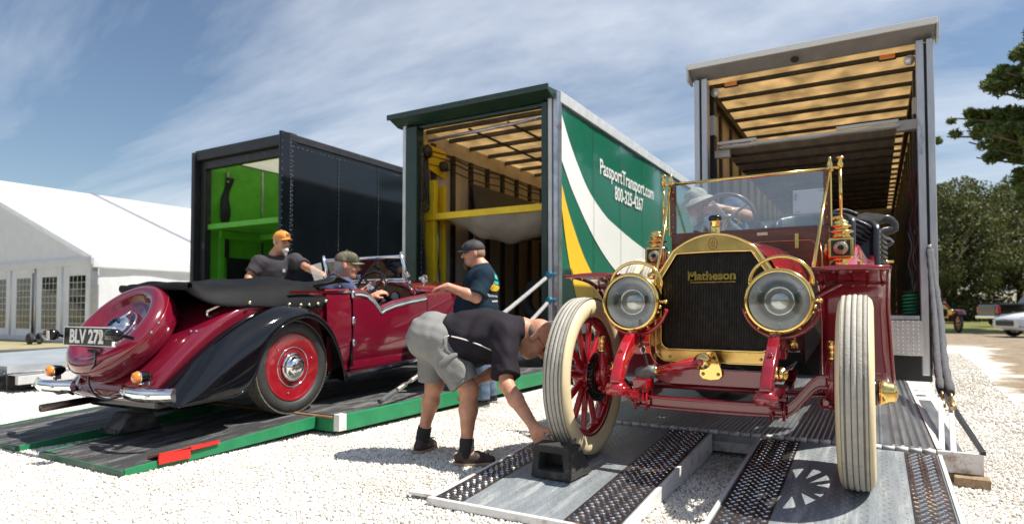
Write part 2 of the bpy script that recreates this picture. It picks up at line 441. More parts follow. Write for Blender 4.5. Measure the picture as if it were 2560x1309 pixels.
# ================================================================ SETTING
def ground_material():
    m = bpy.data.materials.new('ground'); m.use_nodes = True
    t = m.node_tree; n = t.nodes; l = t.links; b = n['Principled BSDF']
    g = n.new('ShaderNodeNewGeometry'); pos = g.outputs['Position']
    sp = n.new('ShaderNodeSeparateXYZ'); l.new(pos, sp.inputs[0])
    def noise(s, d=6, r=.6):
        q = n.new('ShaderNodeTexNoise'); q.inputs['Scale'].default_value = s; q.inputs['Detail'].default_value = d; q.inputs['Roughness'].default_value = r
        l.new(pos, q.inputs['Vector']); return q.outputs['Fac']
    def math_(op, a, c):
        q = n.new('ShaderNodeMath'); q.operation = op
        for i, v in enumerate((a, c)):
            if isinstance(v, (int, float)): q.inputs[i].default_value = v
            else: l.new(v, q.inputs[i])
        return q.outputs[0]
    def ramp(f, p0, p1, c0=(0, 0, 0), c1=(1, 1, 1)):
        q = n.new('ShaderNodeValToRGB'); e = q.color_ramp.elements; e[0].position = p0; e[1].position = p1; e[0].color = c0+(1,); e[1].color = c1+(1,)
        l.new(f, q.inputs[0]); return q.outputs[0]
    def mix(f, a, c):
        q = n.new('ShaderNodeMix'); q.data_type = 'RGBA'; l.new(f, q.inputs[0])
        for i, v in ((6, a), (7, c)):
            if isinstance(v, tuple): q.inputs[i].default_value = v+(1,)
            else: l.new(v, q.inputs[i])
        return q.outputs[2]
    vo = n.new('ShaderNodeTexVoronoi'); vo.inputs['Scale'].default_value = 48; l.new(pos, vo.inputs['Vector'])
    cell = n.new('ShaderNodeSeparateColor'); l.new(vo.outputs['Color'], cell.inputs[0])
    grav = ramp(cell.outputs[0], 0, 1, (.58, .555, .50), (.78, .755, .70))
    grav = mix(ramp(noise(1.1, 4), .5, .75), grav, (.56, .52, .45))
    dirt = ramp(noise(2.3, 9, .75), .3, .68, (.10, .07, .045), (.36, .29, .20))
    dirt = mix(ramp(noise(40, 3), .55, .7), dirt, (.40, .34, .26))
    grass = ramp(noise(.8, 8, .7), .3, .7, (.07, .085, .02), (.2, .2, .06))
    straw = ramp(noise(3, 8, .7), .3, .7, (.22, .19, .10), (.40, .36, .22))
    wob = math_('MULTIPLY', math_('SUBTRACT', noise(.55, 6, .65), .5), 2.4)
    # dirt verge: right of the gravel lane, x > .6+.085*(y-8) (soft edge)
    edge = math_('SUBTRACT', sp.outputs['X'], math_('MULTIPLY_ADD', sp.outputs['Y'], .13))
    q = n.new('ShaderNodeMath'); q.operation = 'MULTIPLY_ADD'; l.new(sp.outputs['Y'], q.inputs[0]); q.inputs[1].default_value = -.10; l.new(sp.outputs['X'], q.inputs[2])
    e1 = math_('ADD', q.outputs[0], wob)
    md = ramp(math_('ADD', math_('MULTIPLY', e1, .6), .22), .44, .6)
    c = mix(md, grav, dirt)
    # across the far end of the lot: dirt then grass (distance along Y)
    far = math_('ADD', sp.outputs['Y'], math_('MULTIPLY', wob, 1.5))
    c = mix(ramp(math_('MULTIPLY', math_('SUBTRACT', far, 19.5), .4), 0, 1), c, dirt)
    c = mix(ramp(math_('MULTIPLY', math_('SUBTRACT', far, 30), .2), 0, 1), c, grass)
    # left: straw-coloured grass in front of the marquee
    lf = math_('SUBTRACT', -12.2, math_('ADD', sp.outputs['X'], math_('MULTIPLY', wob, .4)))
    c = mix(ramp(math_('MULTIPLY', lf, .8), 0, 1), c, straw)
    l.new(c, b.inputs['Base Color']); b.inputs['Roughness'].default_value = .9; b.inputs['Specular IOR Level'].default_value = .2
    bp = n.new('ShaderNodeBump'); bp.inputs['Strength'].default_value = .8; bp.inputs['Distance'].default_value = .012
    l.new(math_('ADD', vo.outputs['Distance'], noise(9, 5)), bp.inputs['Height']); l.new(bp.outputs[0], b.inputs['Normal'])
    return m
gm = MB()
gm.grid([[(x, y, -.006) for x in np.linspace(-900, 900, 13)] for y in np.linspace(-900, 900, 13)], False)
ground = gm.build('ground', ground_material()); tag(ground, kind='structure')

# loose white stones of the lot: points scattered over patches, denser near the camera
def stone_material():
    m = bpy.data.materials.new('limestone_chips'); m.use_nodes = True
    t = m.node_tree; b = t.nodes['Principled BSDF']
    oi = t.nodes.new('ShaderNodeObjectInfo'); r = t.nodes.new('ShaderNodeValToRGB'); e = r.color_ramp.elements
    e[0].position = 0; e[0].color = (.52, .495, .45, 1); e[1].position = .35; e[1].color = (.72, .69, .635, 1)
    k = r.color_ramp.elements.new(1); k.color = (.84, .815, .765, 1)
    t.links.new(oi.outputs['Random'], r.inputs[0])
    nn_ = t.nodes.new('ShaderNodeTexNoise'); nn_.inputs['Scale'].default_value = 1.6; nn_.inputs['Detail'].default_value = 6; nn_.inputs['Roughness'].default_value = .7
    t.links.new(oi.outputs['Location'], nn_.inputs['Vector'])
    r2_ = t.nodes.new('ShaderNodeValToRGB'); e2 = r2_.color_ramp.elements; e2[0].position = .34; e2[0].color = (.80, .77, .71, 1); e2[1].position = .56; e2[1].color = (1, 1, 1, 1)
    t.links.new(nn_.outputs['Fac'], r2_.inputs[0])
    mu_ = t.nodes.new('ShaderNodeMix'); mu_.data_type = 'RGBA'; mu_.blend_type = 'MULTIPLY'; mu_.inputs[0].default_value = 1
    t.links.new(r.outputs[0], mu_.inputs[6]); t.links.new(r2_.outputs[0], mu_.inputs[7]); t.links.new(mu_.outputs[2], b.inputs['Base Color'])
    b.inputs['Roughness'].default_value = .9; b.inputs['Specular IOR Level'].default_value = .15
    return m
STONE = stone_material()
def scatter(name, poly, dens, size, seed):
    g = MB(); g.add([(p[0], p[1], 0) for p in poly], [tuple(range(len(poly)))])
    o = g.build(name, STONE); tag(o, kind='stuff')
    ng = bpy.data.node_groups.new('scatter_'+str(seed), 'GeometryNodeTree')
    ng.interface.new_socket('Geometry', in_out='INPUT', socket_type='NodeSocketGeometry'); ng.interface.new_socket('Geometry', in_out='OUTPUT', socket_type='NodeSocketGeometry')
    N_ = ng.nodes; L_ = ng.links
    gi = N_.new('NodeGroupInput'); go = N_.new('NodeGroupOutput')
    ds = N_.new('GeometryNodeDistributePointsOnFaces'); ds.inputs['Density'].default_value = dens; ds.inputs['Seed'].default_value = seed
    ico = N_.new('GeometryNodeMeshIcoSphere'); ico.inputs['Radius'].default_value = 1; ico.inputs['Subdivisions'].default_value = 2
    sp_ = N_.new('GeometryNodeSetPosition'); nz = N_.new('ShaderNodeTexNoise'); nz.inputs['Scale'].default_value = .9
    sb = N_.new('ShaderNodeVectorMath'); sb.operation = 'SUBTRACT'; sb.inputs[1].default_value = (.5, .5, .5)
    sc_ = N_.new('ShaderNodeVectorMath'); sc_.operation = 'SCALE'; sc_.inputs['Scale'].default_value = 1.5
    L_.new(nz.outputs['Color'], sb.inputs[0]); L_.new(sb.outputs[0], sc_.inputs[0]); L_.new(sc_.outputs[0], sp_.inputs['Offset']); L_.new(ico.outputs[0], sp_.inputs['Geometry'])
    sm_ = N_.new('GeometryNodeSetMaterial'); sm_.inputs['Material'].default_value = STONE; L_.new(sp_.outputs[0], sm_.inputs['Geometry'])
    ip = N_.new('GeometryNodeInstanceOnPoints')
    rr = N_.new('FunctionNodeRandomValue'); rr.data_type = 'FLOAT_VECTOR'; rr.inputs[0].default_value = (0, 0, 0); rr.inputs[1].default_value = (6.28, 6.28, 6.28)
    rs = N_.new('FunctionNodeRandomValue'); rs.data_type = 'FLOAT_VECTOR'; rs.inputs[0].default_value = (size*.45,)*3; rs.inputs[1].default_value = (size*1.15, size, size*.9); rs.inputs['Seed'].default_value = seed+5
    L_.new(gi.outputs[0], ds.inputs[0]); L_.new(ds.outputs['Points'], ip.inputs['Points']); L_.new(sm_.outputs[0], ip.inputs['Instance'])
    L_.new(rr.outputs[0], ip.inputs['Rotation']); L_.new(rs.outputs[0], ip.inputs['Scale'])
    L_.new(ip.outputs[0], go.inputs[0])
    md = o.modifiers.new('scatter', 'NODES'); md.node_group = ng
    return o
scatter('gravel', [(-6, 0.6), (-.2, .6), (1.6, 2.2), (1.6, 6.2), (-3.4, 6.2), (-7.5, 3.4)], 4300, .0094, 1)
scatter('gravel', [(-12, 1.8), (-7.5, 3.4), (-6.3, 4.1), (-6.3, 7.4), (-12, 7.4)], 1500, .0125, 2)
scatter('gravel', [(.55, 6.2), (1.25, 6.2), (1.25, 9), (1.5, 13), (1.6, 17), (.75, 17)], 700, .016, 3)
scatter('gravel', [(-3.4, 6.2), (-2.1, 6.2), (-2.1, 9), (-3.4, 9)], 500, .017, 4)

# ---------------------------------------------------------------- marquee
M_vinyl = translucent('white_vinyl', (.82, .83, .85), (.86, .88, .92), .42, var=.03, bump=.5, bscale=(1.6, 1.6, .5))
M_alu = mat('aluminium_frame', (.55, .56, .58), .35, .9, .1)
M_tentwin = glass('clear_vinyl', (.30, .33, .37), 1.0, .08, .05)
M_frame_line = mat('window_welding', (.62, .64, .66), .5)
M_dark = mat('dark_interior', (.03, .03, .032), .8)
tx, ty, te = -19.6, 9.7, 2.46           # near corner of the gable, eave height
TW, TL, RZ = 20.0, 24.0, 6.0            # width, length, ridge height
tent = thing('marquee', 'large white frame marquee with windowed end wall behind the burgundy car', 'tent', (tx, ty, 0))
rx = tx-TW/2
def tent_part(name, m, fn, **k):
    b = MB(); fn(b); return b.build(name, m, tent, world=True, **k)
nb = 5
sl_ = (RZ-te)/(TW/2)
for i in range(nb):          # roof sheets between the frames, slightly sagging
    y0, y1 = ty+i*TL/nb, ty+(i+1)*TL/nb
    for sgn in (1, -1):
        rows = []
        for j in range(9):
            u = j/8; row = []
            for k in range(7):
                v = k/6; sag = -.10*math.sin(math.pi*v)*math.sin(math.pi*min(1, u*1.1))
                row.append((rx+sgn*(TW/2+.06)*(1-u), y0+.02+(y1-y0-.04)*v, te+.02+(RZ-te)*u+sag))
            rows.append(row)
        tent_part('roof_sheet', M_vinyl, lambda b: b.grid(rows))
for i in range(1, nb+1):
    y0 = ty+i*TL/nb
    tent_part('roof_seam', M_alu, lambda b: (b.bar((tx+.06, y0, te+.05), (rx, y0, RZ+.05), .1, .06), b.bar((2*rx-tx-.06, y0, te+.05), (rx, y0, RZ+.05), .1, .06)))
tent_part('gable', M_vinyl, lambda b: b.prism([(tx-.05, te), (rx, RZ-.05), (2*rx-tx+.05, te)], 'y', ty-.02, ty+.02))
tent_part('gable_rafter', M_vinyl, lambda b: (b.bar((tx+.05, ty-.06, te), (rx, ty-.06, RZ), .12, .16), b.bar((2*rx-tx-.05, ty-.06, te), (rx, ty-.06, RZ), .12, .16)))
tent_part('eave_beam', M_vinyl, lambda b: (b.bx(2*rx-tx, tx+.1, ty-.13, ty-.02, te-.2, te+.05)), bevel=.03)
tent_part('eave_beam', M_vinyl, lambda b: (b.bx(tx-.02, tx+.14, ty-.1, ty+TL, te-.28, te+.04)), bevel=.03)
tent_part('side_wall', M_vinyl, lambda b: b.grid([[(tx+.03*math.sin(y*2.4), y, z) for y in np.linspace(ty+.15, ty+TL, 50)] for z in (0, te-.25)]))
tent_part('rear_wall', M_vinyl, lambda b: b.bx(2*rx-tx, tx, ty+TL-.02, ty+TL, 0, te))
tent_part('side_wall', M_vinyl, lambda b: b.bx(2*rx-tx, 2*rx-tx+.02, ty, ty+TL, 0, te))
for i in range(nb+1):
    tent_part('post', M_alu, lambda b: b.bx(tx-.06, tx+.07, ty-.07+i*TL/nb, ty+.07+i*TL/nb, 0, te-.2))
tent_part('ground_flap', M_vinyl, lambda b: b.bx(2*rx-tx, tx, ty-.14, ty-.05, 0, .14))
npan = 12
pw = TW/npan
M_tentdark = mat('tent_shade', (.06, .06, .065), .9, var=.5, vs=1.5)
tent_part('floor_cover', mat('tent_floor', (.10, .11, .09), .9), lambda b: b.bx(2*rx-tx+.05, tx-.05, ty+.1, ty+TL-.1, .0, .02))
for i in range(npan):
    x1 = tx-.07-i*pw; x0 = x1-pw+.06
    wx0, wx1, wz0, wz1 = x0+pw*.20, x1-pw*.20, .36, 1.98
    def pan(b):
        b.bx(x0, wx0, ty-.03, ty, .1, te-.2); b.bx(wx1, x1, ty-.03, ty, .1, te-.2)
        b.bx(wx0, wx1, ty-.03, ty, .1, wz0); b.bx(wx0, wx1, ty-.03, ty, wz1, te-.2)
    tent_part('wall_panel', M_vinyl, pan)
    win = tent_part('window', M_tentwin, lambda b: b.bx(wx0+.003, wx1-.003, ty-.018, ty-.012, wz0+.003, wz1-.003))
    def bars(b):
        for q in range(1, 4): b.bx(wx0+(wx1-wx0)*q/4-.008, wx0+(wx1-wx0)*q/4+.008, ty-.03, ty-.02, wz0+.003, wz1-.003)
        for q in range(1, 8): b.bx(wx0+.003, wx1-.003, ty-.034, ty-.0305, wz0+(wz1-wz0)*q/8-.008, wz0+(wz1-wz0)*q/8+.008)
    b = MB(); bars(b); b.build('window_bars', M_frame_line, win, world=False).location = (-tent.location.x, -tent.location.y, 0)
    tent_part('pole', M_alu if i % 2 else M_vinyl, lambda b: b.cyl((x0-.03, ty-.05, .05), (x0-.03, ty-.05, te-.2), .035, n=8))
# dark pole on a wheeled base in front of it
st = thing('pole_stand', 'thin dark pole on a small wheeled base before the white marquee', 'stand', (-20.6, 8.6, 0))
b = MB(); b.cyl((0, 0, .1), (.0, 0, 2.0), .03, n=8); b.build('pole', M_dark, st)
for s in (-1, 1):
    b = MB(); b.lathe([(.0, -.05), (.13, -.05), (.16, -.03), (.16, .03), (.13, .05), (.0, .05)], (.16, .12*s, .16), (0, 1, 0), 16); b.build('wheel', M_dark, st)
b = MB(); b.bx(-.15, .4, -.05, .05, .06, .14); b.build('base', M_dark, st)

# ---------------------------------------------------------------- trees
M_bark = mat('bark', (.11, .085, .065), .95, 0, .4, 6, .6, 20)
def leafmat(name, a, b_):
    m = bpy.data.materials.new(name); m.use_nodes = True; t = m.node_tree; p = t.nodes['Principled BSDF']; o = t.nodes['Material Output']
    g = t.nodes.new('ShaderNodeNewGeometry'); r = t.nodes.new('ShaderNodeValToRGB'); e = r.color_ramp.elements
    e[0].color = a+(1,); e[1].color = b_+(1,); t.links.new(g.outputs['Random Per Island'], r.inputs[0]); t.links.new(r.outputs[0], p.inputs['Base Color'])
    p.inputs['Roughness'].default_value = .6; p.inputs['Specular IOR Level'].default_value = .3
    tl = t.nodes.new('ShaderNodeBsdfTranslucent'); t.links.new(r.outputs[0], tl.inputs[0]); mx = t.nodes.new('ShaderNodeMixShader'); mx.inputs[0].default_value = .3
    t.links.new(p.outputs[0], mx.inputs[1]); t.links.new(tl.outputs[0], mx.inputs[2]); t.links.new(mx.outputs[0], o.inputs[0]); return m
M_oak = leafmat('oak_leaves', (.036, .05, .015), (.17, .175, .06))
M_pine = leafmat('pine_needles', (.06, .10, .025), (.22, .27, .08))
def leaves(rng, centres, radii, per, size, flat=.8, long=1.0):
    vs = []; 
    for c, r in zip(centres, radii):
        d = rng.normal(size=(per, 3)); d /= np.linalg.norm(d, axis=1)[:, None]
        p = np.array(c)+d*(r*rng.uniform(.35, 1.0, per)**.6)[:, None]*np.array([1, 1, flat])
        u = rng.normal(size=(per, 3)); u /= np.linalg.norm(u, axis=1)[:, None]
        w_ = np.cross(u, rng.normal(size=(per, 3))); w_ /= np.linalg.norm(w_, axis=1)[:, None]
        s = size*rng.uniform(.5, 1.3, per)[:, None]
        vs.append(np.stack([p-u*s*long, p-w_*s*.55, p+u*s*long, p+w_*s*.55], 1).reshape(-1, 3))
    return np.concatenate(vs)
def quads(name, vs, m, parent):
    n = len(vs)//4; me = bpy.data.meshes.new(name); me.vertices.add(len(vs)); me.vertices.foreach_set('co', vs.ravel())
    me.loops.add(n*4); me.loops.foreach_set('vertex_index', np.arange(n*4, dtype=np.int32)); me.polygons.add(n)
    me.polygons.foreach_set('loop_start', np.arange(n, dtype=np.int32)*4); me.polygons.foreach_set('loop_total', np.full(n, 4, np.int32)); me.update(calc_edges=True)
    me.materials.append(m); o = bpy.data.objects.new(name, me); COL.objects.link(o); o.parent = parent; return o
def at(X, D): return (X*math.cos(R(30))-D*math.sin(R(30)), X*math.sin(R(30))+D*math.cos(R(30)))
def oak(X, D, h, wd, seed, label, group='oaks along the far side of the lot', n=170, per=190):
    rng = np.random.default_rng(seed); x, y = at(X, D)
    t = thing('oak_tree', label, 'tree', (x, y, 0), group=group)
    b = MB(); fork = h*.22
    b.tube([(0, 0, -.1), (.05, .02, fork*.6), (.1, 0, fork)], [.42, .32, .3], 9)
    ce = []; ra = []
    for k in range(7):
        a = k*2.4+rng.uniform(-.3, .3); rr = wd*rng.uniform(.2, .45); z = h*rng.uniform(.5, .85)
        e = (math.cos(a)*rr, math.sin(a)*rr, z)
        b.tube([(.1, 0, fork-.1), (e[0]*.45, e[1]*.45, fork+(z-fork)*.55), e], [.22, .14, .05], 6)
    b.build('trunk', M_bark, t)
    for k in range(n):
        d = rng.normal(size=3); d /= np.linalg.norm(d); q = rng.uniform(.3, 1)**.5
        ce.append((d[0]*wd*.5*q, d[1]*wd*.5*q, h*.58+d[2]*h*.42*q)); ra.append(rng.uniform(.5, 1.15)*wd*.085)
    quads('crown', leaves(rng, ce, ra, per, .145), M_oak, t)
    return t
oak(38.0, 56, 12.8, 14, 1, 'dark oak with a low spreading crown right beside the white trailer')
oak(48.5, 60, 13.6, 15, 2, 'olive green oak behind the black pickup truck')
oak(43.5, 62, 13.6, 15, 3, 'taller oak seen between the two nearest oaks')
oak(56.5, 64, 13, 14, 4, 'oak behind the pale sedan at the edge of view')
oak(30, 66, 13, 13, 5, 'oak hidden for the most part behind the white trailer')
oak(52, 78, 14.5, 15, 6, 'farthest oak showing through the gaps above the parked cars')
oak(36, 80, 13.5, 15, 9, 'far oak filling the gap behind the antique red car')
def shrub(X, D, h, wd, seed, label):
    rng = np.random.default_rng(seed); x, y = at(X, D)
    t = thing('shrub', label, 'shrub', (x, y, 0), group='undergrowth below the oaks')
    b = MB(); b.tube([(0, 0, 0), (.1, 0, h*.4)], [.1, .05], 6); b.build('stem', M_bark, t)
    ce = [(rng.normal()*wd*.22, rng.normal()*wd*.22, abs(rng.normal())*h*.35+.2) for _ in range(40)]
    quads('foliage', leaves(rng, ce, [wd*.13]*40, 110, .14), M_oak, t)
for i, (X, D, h, wd, lb) in enumerate(((39.5, 56, 3.2, 6, 'low dark shrub behind the antique red car'), (44, 60, 3.4, 7, 'broad shrub left of the black pickup truck'), (50, 68, 3.5, 8, 'shrub mass beyond the pickup bed'), (57, 66, 3.6, 8, 'shrub beyond the pale sedan'), (34, 60, 3.4, 7, 'shrub close behind the white trailer'))): shrub(X, D, h, wd, 40+i, lb)
# pine leaning in from the right edge
rng = np.random.default_rng(21)
px_, py_ = at(26.3, 28.5)
pine = thing('pine_tree', 'tall pine reaching in over the oaks from the right edge', 'tree', (px_, py_, 0))
b = MB(); b.tube([(0, 0, -.1), (.05, 0, 5), (-.1, .1, 10), (0, 0, 15.5)], [.34, .28, .2, .05], 9)
ce = []; ra = []
ca, sa = math.cos(R(30)), math.sin(R(30))
for k in range(96):
    z = rng.uniform(5.6, 15); ln = rng.uniform(.72, 1.0)*max(1.2, 5.9-abs(z-9.2)*.72); a = k*2.39996
    e = np.array((math.cos(a)*ln, math.sin(a)*ln, z+rng.uniform(-.2, .8)))
    b.tube([(0, 0, z-.4), (e[0]*.5, e[1]*.5, z-.15), tuple(e)], [.10, .07, .035], 5)
    for j in range(15):
        f = rng.uniform(.3, .97); ce.append((e[0]*f+rng.normal()*.2, e[1]*f+rng.normal()*.2, z+.1+(e[2]-z)*f+rng.normal()*.2)); ra.append(rng.uniform(.18, .38))
b.build('trunk', M_bark, pine)
quads('crown', leaves(rng, ce, ra, 110, .095, .75, 1.6), M_pine, pine)
# unseen treeline round the rest of the lot, added and sized for the reflections
rng = np.random.default_rng(5); ce = []; ra = []
for k in range(330):
    a = rng.uniform(R(78), R(292)); rr = rng.uniform(48, 66)   # measured clockwise from the view axis
    X, D = rr*math.sin(a), rr*math.cos(a); x, y = at(X, D); ce.append((x, y, rng.uniform(1.0, 6))); ra.append(rng.uniform(2.0, 3.2))
q = quads('reflection_trees', leaves(rng, ce, ra, 200, .5), M_oak, None); tag(q, kind='stuff')
# ================================================================ TRAILERS
M_aluw = mat('painted_aluminium', (.62, .62, .61), .42, .35, .12, 6, .08, 30, dirt=(.25, .2, .15), dirt_amt=.25, ds=5, rv=.1)
M_steel = mat('bare_steel', (.42, .43, .45), .33, .85, .25, 9, .1, 40, rv=.12)
M_polish = mat('polished_steel', (.75, .76, .78), .12, 1, .08, 4)
M_blackp = mat('black_panel', (.004, .005, .007), .09, 0, .3, 1.2, .06, 2.2)
M_blackt = mat('black_trim', (.018, .018, .02), .45, 0, .4, 5, dirt=(.16, .13, .10), dirt_amt=.3, ds=4)
M_green_in = mat('lime_lining', (.10, .42, .02), .5, 0, .16, 3, dirt=(.03, .12, .015), dirt_amt=.3, ds=4)
M_lime = mat('lime_steel', (.10, .42, .03), .38, 0, .12, 3)
M_whitein = translucent('white_ceiling', (.78, .77, .72), (.8, .78, .7), .5, .04)
M_fgreen = mat('dark_green_frame', (.009, .034, .023), .38, 0, .25, 4, dirt=(.08, .06, .04), dirt_amt=.25, ds=5, coat=.2)
M_sgreen = mat('green_side_paint', (.008, .125, .072), .14, 0, .08, .8, .05, 1.6, coat=.4, dirt=(.025, .10, .065), dirt_amt=.3, ds=1.3, stretch=(1, 1, .2))
M_swhite = mat('white_side_paint', (.80, .80, .77), .22, 0, .03, .8, coat=.5)
M_syellow = mat('yellow_side_paint', (.86, .52, .02), .22, 0, .05, .8, coat=.5)
M_yellow = mat('yellow_lift_paint', (.88, .62, .015), .42, 0, .12, 4, dirt=(.3, .18, .03), dirt_amt=.22, ds=9)
M_tanroof = translucent('translucent_roof', (.58, .47, .31), (.74, .60, .39), .58, .24, 3.2, (1, .6, 1))
M_tanwall = mat('plywood_lining', (.66, .58, .46), .6, 0, .16, 2.5, .05, 12, stretch=(1, 1, .25), dirt=(.2, .15, .1), dirt_amt=.2)
M_etrack = mat('wall_track', (.07, .065, .06), .5, .5, .35, 12)
M_film = translucent('plastic_film', (.42, .38, .32), (.4, .36, .3), .3, .2, 3)
M_floor = mat('trailer_floor', (.12, .10, .085), .6, .2, .3, 4)
M_amber = mat('amber_lens', (.75, .22, .015), .15, 0, .1, coat=1)
M_lampw = mat('work_lamp', (.7, .7, .68), .2, .5)
M_rust = mat('rust_brown', (.20, .10, .05), .8, 0, .4, 8)
M_greyd = mat('grey_cover', (.09, .09, .092), .7, 0, .2, 5, .2, 30)
M_sleeve = mat('grey_sleeve', (.075, .078, .085), .85, 0, .25, 25, .5, 60)
M_chaing = mat('zinc_chain', (.55, .52, .46), .35, .9, .2)

def part(root, name, m, fn, **k):
    b = MB(); fn(b); return b.build(name, m, root, **k)

# ---- black trailer -------------------------------------------------------
bx0, bx1, by, bz, bl = -11.25, -8.66, 7.45, 3.95, 13
T = thing('box_trailer', 'black box trailer with lime green lining, farthest left of the three open trailers', 'trailer', (bx0, by, 0), group='open car transport trailers')
def t1(name, m, fn, **k): return part(T, name, m, fn, world=True, **k)
fz = .95
for i in range(12):        # side panels between the rivet rows
    y0 = by-.05+i*1.08
    pn = t1('side_panel', M_blackp, lambda b: b.grid([[(bx1+.012*math.sin(math.pi*j/6)*math.sin(i*1.7+1.2)*.35, y0+.004+(1.072)*j/6, z) for j in range(7)] for z in np.linspace(.7, bz-.1, 9)]))
    def rv(b):
        for z in np.arange(.8, bz-.15, .085):
            b.lathe([(.008, 0), (.006, .005), (0, .006)], (bx1+.001, y0+.03, z), (1, 0, 0), 6)
    t1('rivet_row', M_polish, rv, kind='stuff')
def rv(b):
    for y in np.arange(by-.0, by+12.9, .1): b.lathe([(.008, 0), (.006, .005), (0, .006)], (bx1+.004, y, bz-.17), (1, 0, 0), 6)
t1('rivet_row', M_polish, rv, kind='stuff')
t1('top_rail', M_blackt, lambda b: b.bx(bx1-.05, bx1+.03, by-.05, by+bl, bz-.1, bz+.03), bevel=.01)
t1('side_wall', M_blackp, lambda b: b.bx(bx0-.02, bx0+.02, by, by+bl, .7, bz))
t1('roof', M_whitein, lambda b: b.bx(bx0, bx1-.05, by, by+bl, bz-.02, bz+.01))
t1('floor', M_floor, lambda b: b.bx(bx0+.03, bx1-.05, by, by+bl, fz-.2, fz))
t1('front_wall', M_green_in, lambda b: b.bx(bx0, bx1-.05, by+bl-.05, by+bl, .7, bz))
t1('header', M_blackt, lambda b: (b.bx(bx0-.02, bx1+.02, by-.12, by+.05, bz-.14, bz+.05), b.bx(bx0+.12, bx1-.05, by-.03, by+.10, bz-.30, bz-.145)), bevel=.012)
t1('rear_post', M_blackt, lambda b: (b.bx(bx0-.08, bx0+.02, by-.15, by+.1, .6, bz+.02), b.bx(bx0+.035, bx0+.16, by-.02, by+.12, .6, bz-.15)), bevel=.012)
t1('swing_door', M_blackp, lambda b: b.bx(bx1-.02, bx1+.035, by-.30, by-.06, .62, bz+.035), bevel=.01)
def rv(b):
    for z in np.arange(.7, bz, .06): b.lathe([(.007, 0), (.005, .004), (0, .005)], (bx1+.036, by-.09, z), (1, 0, 0), 6)
    for z in np.arange(.7, bz, .12): b.lathe([(.007, 0), (.005, .004), (0, .005)], (bx1+.036, by-.27, z), (1, 0, 0), 6)
t1('rivet_row', M_polish, rv, kind='stuff')
for i in range(8):         # inner lining
    y0 = by+.14+i*1.25
    t1('lining_panel', M_green_in, lambda b: b.bx(bx0+.03, bx0+.05, y0, y0+1.23, fz, bz-.05))
    t1('lining_strip', M_steel if i % 2 == 0 else M_blackt, lambda b: b.bx(bx0+.05, bx0+.065, y0+1.2, y0+1.25, fz, bz-.08))
t1('lining_panel', M_green_in, lambda b: b.bx(bx1-.06, bx1-.05, by+.1, by+bl-.05, fz, bz-.05))
t1('inner_door', M_blackt, lambda b: b.bx(bx0+.05, bx0+.07, by+.55, by+1.15, fz, 2.0))
# upper deck, lime green
t1('upper_deck', M_lime, lambda b: (b.bx(bx0+.1, bx1-.08, by+.05, by+.13, 2.50, 2.60), b.bx(bx0+.1, bx1-.08, by+.20, by+5, 2.52, 2.56), b.bx(bx0+.12, bx0+.22, by+.3, by+5, 2.36, 2.515), b.bx(bx0+.1, bx1-.08, by+1.2, by+1.3, 2.40, 2.515)), bevel=.008)
t1('lifting_post', M_lime, lambda b: b.bx(bx0+.075, bx0+.16, by+.32, by+.42, fz, 2.4))
t1('strap_hook', M_steel, lambda b: b.bx(bx0+.06, bx0+.10, by+.5, by+.54, 3.5, 3.7))
sp = thing('ratchet_strap', 'black strap bundle hanging on the lime green wall', 'strap', (bx0+.1, by+.5, 2.3))
def fn(b):
    b.grid([[(bx0+.075+.03*math.sin(z*9)*f, by+.5+x*(.085+.035*math.sin(z*7+x))*(1-.75*max(0, (2.75-z))**.6)+.04*math.sin(z*4), z) for x in (-1, -.4, .4, 1)] for z, f in [(zz, 1) for zz in np.linspace(3.6, 2.0, 22)]])
part(sp, 'webbing', mat('black_webbing', (.015, .015, .017), .8), fn, world=True, solid=.03)

# ---- green and white trailer --------------------------------------------
gx0, gx1, gy, gz, gl = -6.27, -3.64, 7.55, 3.88, 14
T = thing('box_trailer', 'green, white and yellow box trailer lettered on its side, in the middle of the three', 'trailer', (gx0, gy, 0), group='open car transport trailers')
def t2(name, m, fn, **k): return part(T, name, m, fn, world=True, **k)
for i in range(12):
    y0 = gy+.1+i*1.16
    t2('side_panel', M_sgreen, lambda b: b.grid([[(gx1-.03+.010*math.sin(math.pi*j/8)*math.sin(i*2.1+.7), y0+.002+1.156*j/8, z) for j in range(9)] for z in np.linspace(.75, gz-.13, 9)]))
for i in range(12): t2('panel_seam', M_etrack, lambda b: b.bx(gx1-.0165, gx1-.0148, gy+.098+i*1.16, gy+.103+i*1.16, .76, gz-.13))
t2('side_frame', M_sgreen, lambda b: b.bx(gx1-.09, gx1-.045, gy+.1, gy+gl, .75, gz-.1))
t2('top_rail', M_aluw, lambda b: b.bx(gx1-.06, gx1+.015, gy+.05, gy+gl, gz-.125, gz+.03), bevel=.008)
t2('bottom_rail', M_aluw, lambda b: b.bx(gx1-.06, gx1+.015, gy+.05, gy+gl, .62, .75), bevel=.008)
def decal(name, m, pts, off):
    # printed bands on the side; y along the trailer, z up
    def fn(b):
        v = [(gx1-.018+off, p[0], p[1]) for p in pts]
        n = len(v)//2
        lo, hi = v[:n], v[n:][::-1]
        b.grid([lo, hi], False)
    return t2(name, m, fn)
up = spline([(7.66, 3.66), (7.95, 3.30), (8.30, 2.97), (8.65, 2.71), (9.2, 2.47), (9.65, 2.35), (10.85, 2.13), (12.3, 1.95), (15, 1.76), (20, 1.6)], 4)
lo = spline([(7.66, 3.02), (7.82, 2.85), (8.07, 2.60), (8.65, 2.15), (9.29, 1.78), (10.0, 1.50), (11.2, 1.15), (12.6, .86), (15, .78), (20, .77)], 4)
decal('white_band', M_swhite, lo+up[::-1], .0)
